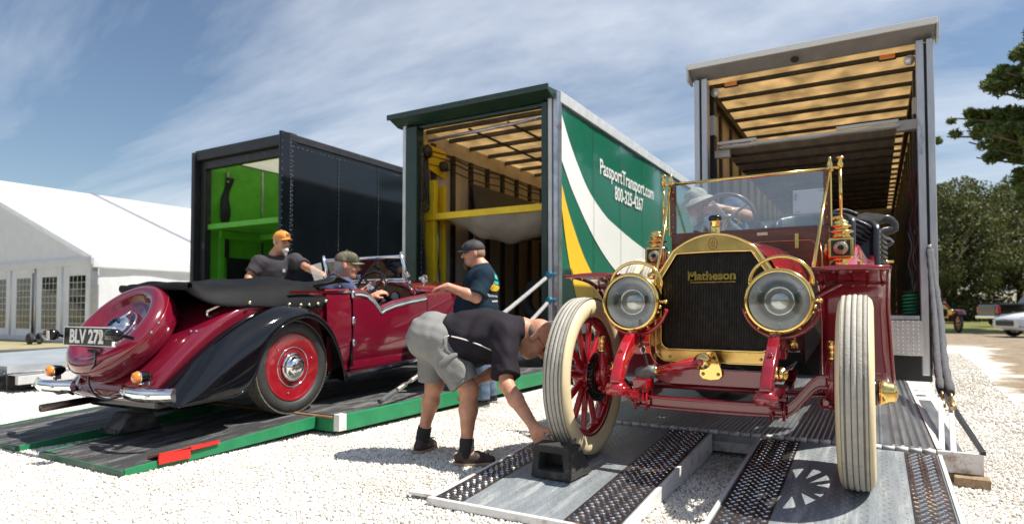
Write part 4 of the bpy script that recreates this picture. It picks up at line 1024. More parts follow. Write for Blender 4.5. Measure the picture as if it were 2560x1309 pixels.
# chains of the green trailer's platform at its right post
for j in range(2):
    tp = (gx1-.10, gy-.07, 1.42-.34*j); bt = (g1-.03, gf+.42+1.1*j, .2)
    hs = thing('support_chain', 'pale sleeved chain slanting from the green trailer post, %s of the two' % ('lower' if j else 'upper'), 'chain', bt)
    def pt_(u): return tuple(tp[i]+(bt[i]-tp[i])*u+(0 if i < 2 else -.05*math.sin(math.pi*u)) for i in range(3))
    part(hs, 'sleeve', mat('pale_sleeve', (.30, .30, .30), .7, 0, .25, 25, .4, 60), lambda b: b.tube([pt_(u) for u in np.linspace(.04, .84, 20)], [.026]*20, 9), world=True)
    part(hs, 'turnbuckle', M_chaing, lambda b: (b.tube([pt_(u) for u in np.linspace(.84, .88, 4)], .02, 8), b.tube([pt_(u) for u in np.linspace(.9, .935, 4)], .022, 8), b.tube([pt_(.87), pt_(.93)], .012, 6)), world=True)
    part(hs, 'lower_chain', M_sleeve, lambda b: b.tube([pt_(u) for u in np.linspace(.94, 1, 6)], .022, 8), world=True)
    part(hs, 'shackle', mat('blue_shackle', (.03, .24, .36), .4, .2), lambda b: (b.torus((tp[0], tp[1]-.02, tp[2]), (0, 1, 0), .035, .014, 14, 6), b.cyl((tp[0]-.06, tp[1]-.03, tp[2]-.02), (tp[0]+.06, tp[1]-.03, tp[2]+.02), .014, n=8)), world=True)

# black trailer platform (left edge of the view)
P1 = thing('tail_platform', 'pale grey tail platform reaching in at the left behind the number plate', 'platform', (-9.9, 5.5, 0))
def p1(name, m, fn, **k): return part(P1, name, m, fn, world=True, **k)
M_paleplate = mat('pale_alloy_plate', (.50, .53, .55), .4, .6, .12, 3, .2, 40, rv=.1)
p1('deck', M_paleplate, lambda b: b.add([(-11.1, 3.4, .30), (-8.72, 3.4, .30), (-8.72, 7.3, .42), (-11.1, 7.3, .42), (-11.1, 3.4, .22), (-8.72, 3.4, .22), (-8.72, 7.3, .32), (-11.1, 7.3, .32)], [(0, 1, 2, 3), (4, 7, 6, 5), (0, 4, 5, 1), (1, 5, 6, 2), (2, 6, 7, 3), (3, 7, 4, 0)]))
p1('edge_rail', M_aluw, lambda b: b.prism([(3.4, .10), (3.4, .2), (6.9, .3), (6.9, .18)], 'x', -8.52, -8.45), bevel=.006)
p1('edge_tread', M_tread, lambda b: b.prism([(3.4, .201), (3.4, .207), (6.9, .307), (6.9, .301)], 'x', -8.72, -8.45))
p1('support_box', M_blackt, lambda b: (b.bx(-8.71, -8.6, 4.1, 4.2, 0, .2), b.bx(-8.75, -8.7, 3.4, 6.9, .03, .2)), bevel=.006)
p1('ramp_plate', M_grip, lambda b: b.prism([(1.9, .02), (1.9, .05), (3.36, .25), (3.36, .2)], 'x', -9.6, -8.7))
p1('stay_bar', M_blackt, lambda b: b.bar((-12.8, 6.2, .25), (-11.0, 7.4, .72), .05, .07))
p1('far_deck', M_grip, lambda b: b.bx(-14.4, -11.6, 4.2, 6.6, .1, .2))
# running gear under the far end of each trailer
M_tt = mat('truck_tyre', (.022, .022, .023), .7, 0, .25, 10)
for root, xa, xb, ya, yl, zb in ((bpy.data.objects['box_trailer'], bx0, bx1, by, bl, .62), (bpy.data.objects['box_trailer.001'], gx0, gx1, gy, gl, .60), (bpy.data.objects['box_trailer.002'], wx0, wx1, wy, wl, .60)):
    part(root, 'underframe', M_blackt, lambda b: [b.bx(x-.06, x+.06, ya+.7, ya+yl-1, zb-.2, zb) for x in (xa+.8, xb-.8)], world=True, kind='stuff')
    for k in range(2):
        for x in (xa+.22, xb-.22):
            part(root, 'wheel', M_tt, lambda b: b.lathe([(.2, -.14), (.40, -.15), (.45, -.10), (.45, .10), (.40, .15), (.2, .14), (0, .05)], (x, ya+8+1.2*k, .45), (1, 0, 0), 28), world=True)
# ================================================================ BRASS RADIATOR TOURING CAR
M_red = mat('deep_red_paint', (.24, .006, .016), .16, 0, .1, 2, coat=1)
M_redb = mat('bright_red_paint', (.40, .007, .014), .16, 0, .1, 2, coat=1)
M_brass = mat('polished_brass', (.86, .60, .20), .13, 1, .06, 6, rv=.05)
M_brassd = mat('tarnished_brass', (.62, .42, .14), .24, 1, .22, 5, rv=.1, dirt=(.45, .30, .13), dirt_amt=.35, ds=5)
M_cream = mat('cream_rubber', (.66, .55, .34), .55, 0, .08, 6, .08, 40, dirt=(.45, .36, .22), dirt_amt=.22, ds=4)
M_greyt = mat('pale_tread_rubber', (.42, .40, .35), .75, 0, .16, 14, .35, 90, dirt=(.25, .22, .19), dirt_amt=.3, ds=9)
M_groove = mat('tread_groove', (.10, .07, .035), .8)
M_mahog = mat('mahogany', (.135, .043, .02), .22, 0, .35, 6, coat=.6, stretch=(1, 1, 9))
M_leather = mat('black_leather', (.016, .017, .02), .34, 0, .3, 8, .18, 45, coat=.15)
M_canvas = mat('black_canvas', (.012, .012, .013), .7, 0, .3, 6, .25, 70, spec=.2)
M_black = mat('black_enamel', (.006, .006, .007), .16, 0, .2)
M_core = mat('radiator_core', (.008, .008, .009), .5, .4, .3, 30)
M_fin = mat('radiator_fin', (.045, .04, .035), .38, .8, .5, 30)
M_iron = mat('oily_iron', (.03, .028, .027), .5, .6, .4, 9)
M_clear = glass('clear_glass', (.93, .96, .96), 1.0)
M_screen = glass('windscreen_glass', (.88, .93, .97), 1.3, .12)
M_lens = glass('lamp_glass', (.86, .88, .88), 1.2, .03)
M_refl = mat('lamp_reflector', (.80, .81, .80), .3, 1, .1)
M_chrome = mat('chrome', (.82, .83, .85), .06, 1, .04)
M_paper = translucent('white_paper', (.85, .85, .85), (.85, .86, .9), .5, .02)
M_copper = mat('copper_pipe', (.75, .30, .14), .25, 1, .1)
CAR = thing('brass_era_car', 'dark red open touring car with brass radiator and cream tyres coming down the ramp', 'car', (-.78, 3.44, .10))
def c1(name, m, fn, parent=None, **k): return part(parent or CAR, name, m, fn, **k)

# --- wheels
def make_wheel(parent, side, name='wheel', hub=True):
    """axis along x, hub cap on the side given by side"""
    Rw, Wt = .465, .062
    wv = c1(name, M_redb, lambda b: b.lathe([(.352, -.034), (.352, .034), (.335, .036), (.315, .022), (.308, 0), (.315, -.022), (.335, -.036), (.352, -.034)], (0, 0, 0), (1, 0, 0), 48), parent)
    prof = [(.346, -.036), (.362, -.052), (.40, -.061), (.432, -.056), (.448, -.046)]
    full = prof+[(.449, -.044), (.449, .044)]+[(r, -t) for r, t in prof[::-1]]
    c1('tyre', M_cream, lambda b: b.lathe(full, (0, 0, 0), (1, 0, 0), 64), wv).scale = (1.24, 1, 1)
    for k in range(5):
        t0 = -.0445+k*.0182
        c1('tread_band', M_greyt, lambda b: b.lathe([(.4575, t0), (.460-.0022*abs(k-2), t0+.0015), (.463-.0022*abs(k-2), t0+.0075), (.460-.0022*abs(k-2), t0+.0135), (.4575, t0+.0150)], (0, 0, 0), (1, 0, 0), 64), wv).scale = (1.24, 1, 1)
    c1('tread_groove', M_groove, lambda b: b.lathe([(.4565, -.043), (.4565, .043)], (0, 0, 0), (1, 0, 0), 64), wv).scale = (1.24, 1, 1)
    sp0 = None
    for k in range(12):
        a = 2*math.pi*(k+.5)/12; M = Matrix.Rotation(a, 4, 'X')
        if sp0 is None:
            b = MB()
            rows = [[(math.cos(t)*.019*q, math.sin(t)*.021*q2, r) for t in np.linspace(0, 2*math.pi, 9)[:-1]] for r, q, q2 in ((.055, 1.0, .75), (.10, 1.0, .95), (.2, .95, 1.05), (.29, .9, 1.0), (.318, 1.25, 1.5))]
            b.grid(rows, True, cu=True); sp0 = b.build('spoke', M_redb, wv); sp0.matrix_local = M
        else: inst(sp0, wv, M=M)
    s = side
    c1('hub', M_redb, lambda b: b.lathe([(0, -.055), (.075, -.055), (.085, -.03), (.085, .03), (.075, .055), (0, .055)], (0, 0, 0), (1, 0, 0), 28), wv)
    c1('hub_ring', M_black, lambda b: b.lathe([(.0, .055), (.062, .055), (.062, .085), (0, .085)], (0, 0, 0), (s, 0, 0), 24), wv)
    c1('hub_cap', M_brass, lambda b: b.lathe([(0, .085), (.058, .086), (.062, .10), (.058, .125), (.050, .14), (.044, .165), (.030, .18), (.012, .188), (0, .189)], (0, 0, 0), (s, 0, 0), 8, smooth=False) if False else b.lathe([(0, .085), (.056, .086), (.060, .10), (.056, .122), (.050, .128), (.047, .148), (.036, .162), (.014, .168), (0, .169)], (0, 0, 0), (s, 0, 0), 28), wv)
    return wv
for sx in (-1, 1):
    wv = make_wheel(CAR, sx); wv.location = (sx*.70, 0, .465); wv.rotation_euler = (R(7), 0, 0)
    c1('gear_ring', M_black, lambda b: (b.lathe([(.06, 0), (.135, 0), (.135, .025), (.06, .025), (.06, 0)], (-sx*.062-(.025 if sx < 0 else .025)*sx*0, 0, 0), (-sx, 0, 0), 40), [b.box((-sx*.075, .138*math.cos(a), .138*math.sin(a)), (.024, .010, .012), (a, 0, 0)) for a in np.linspace(0, 2*math.pi, 37)[:-1]]), wv)
for sx in (-1, 1):
    wv = make_wheel(CAR, sx); wv.location = (sx*.70, 3.22, .535)
# --- front axle, steering
ax_p = spline([(-.60, 0, .50), (-.53, 0, .495), (-.47, 0, .43), (-.41, 0, .362), (-.33, 0, .345), (0, 0, .34), (.33, 0, .345), (.41, 0, .362), (.47, 0, .43), (.53, 0, .495), (.60, 0, .50)], 5)
c1('front_axle', M_red, lambda b: (b.sweep(ax_p, .012, .05, (0, 1, 0)), b.sweep([(p[0], 0, p[2]+.027) for p in ax_p], .052, .014, (0, 1, 0), True), b.sweep([(p[0], 0, p[2]-.027) for p in ax_p], .052, .014, (0, 1, 0), True)), bevel=.003)
for sx in (-1, 1):
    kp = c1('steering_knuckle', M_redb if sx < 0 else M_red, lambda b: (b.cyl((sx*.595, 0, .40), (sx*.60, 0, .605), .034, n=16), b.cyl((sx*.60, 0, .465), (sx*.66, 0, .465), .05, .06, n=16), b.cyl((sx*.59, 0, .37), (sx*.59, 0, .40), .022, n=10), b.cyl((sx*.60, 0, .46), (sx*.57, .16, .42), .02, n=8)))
    c1('oil_cup', M_brass, lambda b: b.lathe([(0, 0), (.024, 0), (.024, .018), (.017, .024), (.017, .05), (.023, .056), (.023, .085), (.018, .095), (0, .098)], (sx*.60, 0, .605), (0, 0, 1), 16), kp)
    for k in range(2): c1('bolt', M_redb if sx < 0 else M_red, lambda b: b.cyl((sx*.615-.045+k*.07, -.04, .405), (sx*.615-.045+k*.07, -.06, .405), .014, n=6), kp)
c1('tie_rod', M_red, lambda b: b.cyl((-.57, .16, .415), (.57, .16, .415), .015, n=10))
c1('drag_link', M_red, lambda b: (b.cyl((.57, .15, .38), (.50, .6, .42), .014, n=8), b.sphere((.56, .10, .38), .03, 10, 8)))
# --- frame and springs
for sx in (-1, 1):
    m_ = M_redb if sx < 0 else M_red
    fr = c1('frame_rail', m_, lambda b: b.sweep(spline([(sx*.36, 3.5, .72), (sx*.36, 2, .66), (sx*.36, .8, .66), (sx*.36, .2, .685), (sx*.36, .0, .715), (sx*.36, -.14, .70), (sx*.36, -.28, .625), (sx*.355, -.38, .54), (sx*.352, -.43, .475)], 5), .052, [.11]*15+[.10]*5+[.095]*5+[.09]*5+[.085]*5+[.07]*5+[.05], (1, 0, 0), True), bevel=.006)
    for k, (y, z) in enumerate(((-.06, .772), (-.20, .725), (-.335, .645), (-.40, .555))):
        c1('rivet', m_, lambda b: b.sphere((sx*.36, y, z), .011, 8, 6), fr)
    c1('shackle_eye', m_, lambda b: (b.cyl((sx*.352-.042, -.43, .455), (sx*.352+.042, -.43, .455), .034, n=16), b.cyl((sx*.352-.052, -.43, .455), (sx*.352+.052, -.43, .455), .015, n=8)), fr)
    sp_ = c1('leaf_spring', m_, lambda b: None)
    for k in range(6):
        l0, l1 = -.43+k*.065, .68-k*.10
        b = MB(); b.sweep([(sx*.352, y, .405+.55*(y-.08)**2*.42-.011*k+(.035 if k == 0 and (y < -.40) else 0)) for y in np.linspace(l0, l1, 14)], .048, .0085, (1, 0, 0)); b.build('leaf', m_, sp_)
    for y in (-.05, .05):
        b = MB(); b.tube([(sx*.352-.03, y, .40), (sx*.352-.03, y, .30)], .008, 6); b.tube([(sx*.352+.03, y, .40), (sx*.352+.03, y, .30)], .008, 6); b.bx(sx*.352-.04, sx*.352+.04, y-.012, y+.012, .40, .415); b.build('u_bolt', m_, sp_)
    c1('bump_stop', m_, lambda b: b.bx(sx*.352-.04, sx*.352+.04, -.07, .07, .416, .47), bevel=.006)
    c1('shock_link', M_brass, lambda b: b.lathe([(0, 0), (.036, 0), (.036, .012), (.024, .016), (.024, .03), (.012, .034), (0, .035)], (sx*.385-(.05 if sx < 0 else 0)+.0, -.20, .545), (0, -1, 0), 20))
c1('cross_member', M_red, lambda b: b.prism([(-.335, .49), (-.31, .46), (-.25, .435), (.25, .435), (.31, .46), (.335, .49), (.335, .60), (.325, .60), (.31, .545), (.27, .525), (-.27, .525), (-.31, .545), (-.325, .60), (-.335, .60)], 'y', .10, .145), bevel=.004)
c1('engine_pan', M_black, lambda b: (b.grid([[(x, y, .50-.14*math.sqrt(max(0, 1-(x/.31)**2))*(1-.35*math.exp(-((y-.2)/.12)**2))) for x in np.linspace(-.31, .31, 17)] for y in np.linspace(.17, 1.3, 10)]),), solid=.006)
c1('sump', M_iron, lambda b: (b.sphere((-.02, .55, .40), (.17, .3, .10), 20, 12), b.sphere((-.28, 1.2, .33), (.10, .14, .09), 14, 10), b.cyl((-.02, .2, .43), (-.02, .9, .42), .07, n=16)))
c1('exhaust_pipe', M_iron, lambda b: b.tube(spline([(-.25, .5, .48), (-.30, 1.2, .38), (-.30, 3.6, .40)], 6), .03, 10))

# --- radiator
def outl(w, zt, zs, zb, rb, ch_w, ch_z):
    """closed outline: arched top with slanting shoulders, rounded bottom corners"""
    p = []
    for k in range(7): a = -math.pi/2*(1-k/6); p.append((w-rb+rb*math.cos(a), zb+rb+rb*math.sin(a)))
    p.append((w, zs-.15)); p.append((w, zs)); p.append(((w+ch_w)/2, (zs+ch_z)/2))
    for k in range(13):
        u = 1-2*k/12; p.append((ch_w*u, ch_z+(zt-ch_z)*(1-u*u)))
    p.append((-(w+ch_w)/2, (zs+ch_z)/2)); p.append((-w, zs)); p.append((-w, zs-.15))
    for k in range(7): a = math.pi+math.pi/2*k/6; p.append((-w+rb+rb*math.cos(a), zb+rb+rb*math.sin(a)))
    return p
OUT = outl(.332, 1.278, 1.030, .555, .075, .225, 1.192)
INN = outl(.296, 1.176, 1.028, .628, .050, .205, 1.172)
rad = c1('radiator', M_brassd, lambda b: None)
def shell(b):
    yf, yb = .16, .30
    o0 = [(x, yf+.012, z) for x, z in OUT]; o1 = [(x*.985, yf, (z-.9)*.985+.9) for x, z in OUT]; i1 = [(x*1.012, yf, (z-.9)*1.012+.9) for x, z in INN]; i0 = [(x, yf+.03, z) for x, z in INN]
    ob = [(x, yb, z) for x, z in OUT]
    b.grid([ob, o0], True, cu=True); b.grid([o0, o1], True, cu=True); b.grid([o1, i1], False, cu=True); b.grid([i1, i0], False, cu=True)
b = MB(); shell(b); b.build('shell', M_brassd, rad)
b = MB(); b.tube([(x*1.006, .158, (z-.9)*1.006+.9) for x, z in INN], .007, 8, closed=True); b.build('core_bead', M_brass, rad)
b = MB(); b.tube([(x*.995, .164, (z-.9)*.995+.9) for x, z in OUT], .007, 8, closed=True); b.build('edge_bead', M_brass, rad)
def core(b):
    c = (0, .9); vs = [(0, .19, .9)]+[(x, .19, z) for x, z in INN]; n = len(INN)
    b.add(vs, [(0, 1+i, 1+(i+1) % n) for i in range(n)])
b = MB(); core(b); b.build('core', M_core, rad)
def fins(b):
    for k in range(-33, 34):
        x = k*.0088
        zt = 1.172 if abs(x) < .205 else 1.172-(abs(x)-.205)/.091*.144
        zb = .632 if abs(x) < .246 else .632+.05*(1-math.sqrt(max(0, 1-((abs(x)-.246)/.05)**2)))
        jit = random.uniform(-.0004, .0004)
        b.bx(x-.0011+jit, x+.0011+jit, .180, .1895, zb, zt)
b = MB(); fins(b); b.build('fin', M_fin, rad, kind='stuff')
def rows_(b):
    for k in range(54):
        z = .64+k*.0099
        w_ = .294 if z < 1.028 else .294-(z-1.028)/.144*.091
        b.bx(-w_, w_, .1855, .189, z-.0008, z+.0008)
b = MB(); rows_(b); b.build('cooling_plate', M_fin, rad, kind='stuff')
b = MB(); b.lathe([(.0, 1.265), (.030, 1.265), (.030, 1.285), (.026, 1.29), (.026, 1.345), (.030, 1.35), (.030, 1.36), (0, 1.36)], (0, .225, 0), (0, 0, 1), 24); b.build('filler_neck', M_brass, rad)
b = MB(); b.lathe([(0, 1.361), (.033, 1.361), (.037, 1.366), (.037, 1.378), (.030, 1.388), (0, 1.39)], (0, .225, 0), (0, 0, 1), 24); b.build('filler_cap', M_black, rad)
b = MB(); b.tube([(.024*math.cos(a), .160, 1.222+.032*math.sin(a)) for a in np.linspace(0, 2*math.pi, 25)[:-1]], .003, 6, closed=True); b.tube([(0, .160, 1.20), (0, .160, 1.245)], .0022, 5); b.tube([(-.009, .160, 1.205), (-.009, .160, 1.235)], .002, 5); b.tube([(.009, .160, 1.205), (.009, .160, 1.235)], .002, 5); b.build('emblem', mat('emblem_bronze', (.35, .2, .08), .35, .9), rad)
tm = frame((-.012, .174, 1.042), (1, 0, -.0), (0, 0, 1))
text('script_letters', 'Matheson', .066, M_brass, rad, tm, .004, .0026, 1.02)
# slab serifs and underline of the script
def ser(b):
    b.bx(-.128, .118, .170, .178, 1.0045, 1.0105)
    for x0, x1, z in ((-.136, -.112, 1.0175), (-.092, -.068, 1.0175), (-.136, -.116, 1.062)) if True else ((-.136, -.112, 1.0175), (-.092, -.068, 1.0175), (-.136, -.116, 1.062), (-.088, -.068, 1.062), (-.020, -.006, 1.0175), (.0, .016, 1.0175), (.082, .096, 1.0175), (.104, .120, 1.0175), (.080, .09, 1.050)):
        b.bx(x0, x1, .170, .178, z, z+.005)
b = MB(); ser(b); b.build('script_serif', M_brass, rad)
for x in (-.29, .29):
    b = MB(); b.sphere((x*.85, .155, .585), .008, 8, 6); b.build('rivet', M_brassd, rad)
# --- starting crank
cr = c1('starting_crank', M_redb, lambda b: (b.tube([(-.25, -.10, .525), (-.14, -.10, .548), (-.02, -.10, .578)], [.020, .025, .030], 14), b.sphere((-.01, -.10, .58), .033, 12, 8)))
b = MB(); b.lathe([(0, -.05), (.026, -.05), (.034, -.02), (.034, .03), (.026, .06), (0, .062)], (-.30, -.10, .515), (-.95, 0, -.2), 18); b.build('handle_cap', mat('grey_rubber', (.13, .13, .135), .5), cr)
b = MB(); b.lathe([(0, -.012), (.024, -.012), (.024, .012), (0, .012)], (-.252, -.10, .524), (-.95, 0, -.2), 14); b.build('collar', M_brass, cr)
b = MB(); b.lathe([(0, .16), (.034, .16), (.034, .185), (.042, .19), (.042, .225), (0, .225)], (0, .10, .585), (0, -1, 0), 24); b.lathe([(.012, .11), (.022, .125), (.022, .16), (.0, .16)], (0, .10, .585), (0, -1, 0), 16); b.build('bearing', M_brass, cr)
b = MB(); b.prism([(-.062, .495), (-.045, .475), (0, .468), (.045, .475), (.062, .495), (.06, .52), (.032, .60), (.02, .625), (-.02, .625), (-.032, .60), (-.06, .52)], 'y', .075, .095); b.build('mount_plate', M_brass, cr, bevel=.003)
for x in (-.04, .04): b = MB(); b.sphere((x, .073, .503), .010, 8, 6); b.build('bolt', M_brassd, cr)
st_ = thing('crank_strap', 'black leather strap holding the starting crank up to the lamp bracket', 'strap', (-1.08, 3.3, .6))
part(st_, 'strap', M_leather, lambda b: b.sweep([(-1.125, 3.36, .90), (-1.115, 3.33, .80), (-1.085, 3.33, .70), (-1.07, 3.335, .635)], .024, .006, (0, 1, 0)), world=True)
part(st_, 'buckle', M_chrome, lambda b: b.tube([(-1.095+.014*math.cos(a), 3.322, .735+.02*math.sin(a)) for a in np.linspace(0, 6.28, 13)[:-1]], .003, 5, closed=True), world=True)

# --- headlamps
def headlamp(sx):
    x, y, z = sx*.375, -.14, .895
    h = c1('headlamp', M_brass, lambda b: b.lathe([(.150, -.02), (.160, -.022), (.168, -.012), (.170, .0), (.168, .014), (.158, .022), (.152, .03), (.156, .045), (.156, .06), (.150, .07), (.150, .12), (.140, .15), (.115, .18), (.08, .20), (.06, .203), (.055, .23), (.03, .24), (0, .241)], (x, y, z), (0, 1, 0), 56))
    b = MB(); b.lathe([(.149, .01), (.135, .05), (.10, .085), (.06, .10), (0, .105)], (x, y, z), (0, 1, 0), 40); b.build('reflector', M_refl, h)
    b = MB(); b.lathe([(.151, -.010), (.10, -.018), (.05, -.021), (0, -.022)], (x, y, z), (0, 1, 0), 40); b.build('lens', M_lens, h)
    b = MB(); b.torus((x, y+.03, z), (0, 1, 0), .071, .005, 36, 8); b.build('inner_ring', M_chrome, h)
    b = MB(); b.lathe([(.070, .03), (.05, .016), (.03, .009), (0, .006)], (x, y, z), (0, 1, 0), 32); b.lathe([(.065, .031), (.04, .055), (0, .065)], (x, y, z), (0, 1, 0), 32); b.build('inner_lens', mat('frosted_inner_lens', (.72, .74, .70), .16, .6, .15, 20), h)
    for k in range(3):
        a = R(90+120*k)+R(180)
        b = MB(); b.cyl((x+.066*math.cos(a), y+.03, z+.066*math.sin(a)), (x+.148*math.cos(a), y+.02, z+.148*math.sin(a)), .0022, n=6); b.build('support_wire', M_chrome, h)
    b = MB(); b.tube([(x+.155*math.cos(a)*1.0, y+.09, z+.10+.135*math.sin(a)) for a in np.linspace(R(-8), R(188), 24)], .0095, 10); b.build('carrying_handle', M_brass, h)
    b = MB(); b.sphere((x+.168*1.0, y+.01, z-.03), .012, 8, 6); b.cyl((x+.15, y+.05, z), (x+.185, y+.05, z), .008, n=8); b.sphere((x+.19, y+.05, z), .014, 8, 6); b.build('catch', M_brass, h)
    for k in range(5):
        a = R(200+35*k); b = MB(); b.sphere((x+.172*math.cos(a), y+.0, z+.172*math.sin(a)), .007, 6, 5); b.build('rim_stud', M_brass, h)
    # fork bracket
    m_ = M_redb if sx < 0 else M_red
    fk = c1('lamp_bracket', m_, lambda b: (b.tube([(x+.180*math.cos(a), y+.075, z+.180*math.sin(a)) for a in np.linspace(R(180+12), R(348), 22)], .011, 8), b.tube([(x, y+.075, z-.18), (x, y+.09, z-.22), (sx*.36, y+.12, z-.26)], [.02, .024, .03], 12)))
    b = MB(); b.bx(sx*.36-.035, sx*.36+.035, y+.08, y+.18, z-.29, z-.245); b.build('bracket_foot', m_, fk, bevel=.006)
    b = MB(); b.lathe([(0, 0), (.02, 0), (.024, .02), (.014, .035), (.018, .05), (0, .06)], (x+sx*.05, y+.12, z-.235), (0, 0, 1), 14); b.sphere((x+sx*.05, y+.10, z-.21), .018, 10, 8); b.build('gas_valve', M_brass, fk)
for sx in (-1, 1): headlamp(sx)
for h in [o for o in CAR.children if o.name.startswith('headlamp')]:
    cx = .375*(1 if sum(v.co.x for v in h.data.vertices) > 0 else -1)
    h.scale = (.945,)*3; h.location = (cx*.055, -.14*.055, .895*.055)
c1('gas_pipe', M_copper, lambda b: [b.tube(spline([(sx*.33, .06, .74), (sx*.335, .06, .68), (sx*.33, .07, .60), (sx*.30, .09, .54)], 5), .006, 7) for sx in (-1, 1)])

# --- bonnet, dash, windscreen
def hoodline(w, zt, zs, zb, cw, cz):
    p = [(w, zb), (w, zs)]
    p.append(((w+cw)/2+.01, (zs+cz)/2+.012))
    for k in range(11): u = 1-2*k/10; p.append((cw*u, cz+(zt-cz)*(1-u*u)))
    p.append((-(w+cw)/2-.01, (zs+cz)/2+.012)); p += [(-w, zs), (-w, zb)]
    return p
def hood(b):
    rows = []
    for y, f in ((.31, 0), (.5, .25), (.8, .6), (1.205, 1)):
        rows.append([(x, y, z) for x, z in hoodline(.33+.06*f, 1.272+.055*f, 1.03+.06*f, .70, .225+.05*f, 1.188+.055*f)])
    b.grid(rows, True)
c1('bonnet', M_redb, hood)
c1('bonnet_hinge', M_brass, lambda b: b.cyl((0, .32, 1.278), (0, 1.2, 1.33), .006, n=6))
dash = c1('dashboard', M_mahog, lambda b: b.prism([(-.53, .80), (.53, .80), (.53, 1.42), (-.53, 1.42)], 'y', 1.21, 1.25), bevel=.008)
b = MB(); b.tube([(-.45, 1.203, 1.02), (-.45, 1.203, 1.28), (-.43, 1.203, 1.315), (-.40, 1.203, 1.322), (.40, 1.203, 1.322), (.43, 1.203, 1.315), (.45, 1.203, 1.28), (.45, 1.203, 1.02)], .004, 6); b.build('beading', M_copper, dash)
for x in (-.30, .33):
    b = MB(); b.bx(x-.012, x+.012, 1.196, 1.207, 1.27, 1.37); b.sphere((x, 1.195, 1.285), .006, 6, 5); b.sphere((x, 1.195, 1.355), .006, 6, 5); b.build('clip', M_brass, dash, bevel=.002)
b = MB(); b.bx(.075, .145, 1.203, 1.209, 1.368, 1.392); b.build('maker_plate', mat('pale_brass_plate', (.75, .66, .42), .3, .8), dash, bevel=.008)
for x, z in ((.17, 1.16), (.40, 1.13), (.42, 1.10)):
    b = MB(); b.sphere((x, 1.205, z), .010, 8, 6); b.build('knob', M_brass, dash)
ws = c1('windscreen', M_mahog, lambda b: [b.bx(sx*.515-.019, sx*.515+.019, 1.215, 1.245, 1.42, 1.79) for sx in (-1, 1)], bevel=.003)
b = MB(); b.bx(-.495, .495, 1.226, 1.232, 1.422, 1.785); b.build('glass_pane', M_screen, ws)
b = MB(); b.cyl((-.53, 1.23, 1.793), (.53, 1.23, 1.793), .0115, n=12); b.build('top_rail', M_brass, ws)
for sx in (-1, 1):
    b = MB(); b.bx(sx*.541-.005, sx*.541+.005, 1.21, 1.25, 1.40, 1.78); b.build('brass_edge', M_brass, ws, bevel=.002)
    b = MB(); b.lathe([(.0, 1.775), (.020, 1.775), (.022, 1.80), (.016, 1.81), (.018, 1.825), (.010, 1.85), (.008, 1.872), (0, 1.874)], (sx*.535, 1.23, 0), (0, 0, 1), 14); b.build('finial', M_brass, ws)
    for z in (1.47, 1.56, 1.68, 1.73): b = MB(); b.sphere((sx*.515, 1.213, z), .006, 6, 5); b.build('screw', M_brass, ws)
    b = MB(); b.tube([(sx*.535, 1.215, 1.785), (sx*.50, .95, 1.45), (sx*.46, .56, .99)], .0105, 10); b.sphere((sx*.505, .99, 1.5), .014, 8, 6); b.build('stay_rod', M_brass, ws)
    b = MB(); b.cyl((sx*.595, 1.25, 1.47), (sx*.595, 1.25, 1.80), .010, n=10); b.lathe([(0, 0), (.014, 0), (.02, .02), (.012, .04), (.012, .055), (.024, .06), (.024, .07), (0, .07)], (sx*.595, 1.25, 1.80), (0, 0, 1), 14); b.cyl((sx*.54, 1.24, 1.80), (sx*.595, 1.25, 1.80), .010, n=8); b.cyl((sx*.54, 1.24, 1.46), (sx*.60, 1.25, 1.47), .010, n=8); b.sphere((sx*.595, 1.25, 1.46), .016, 8, 6); b.build('fold_arm', M_brass, ws)
pp = thing('paper_notice', 'white paper notice stuck behind the brass framed windscreen', 'paper', (-.35, 4.69, 1.6))
part(pp, 'sheet', M_paper, lambda b: b.bx(-.475, -.268, 4.682, 4.684, 1.607, 1.77), world=True)
part(pp, 'print', mat('grey_print', (.55, .55, .58), .7), lambda b: (b.bx(-.465, -.45, 4.6805, 4.6815, 1.70, 1.75), b.bx(-.295, -.28, 4.6805, 4.6815, 1.63, 1.68), b.bx(-.46, -.43, 4.6805, 4.6815, 1.615, 1.625), b.bx(-.32, -.275, 4.6805, 4.6815, 1.752, 1.762)), world=True)

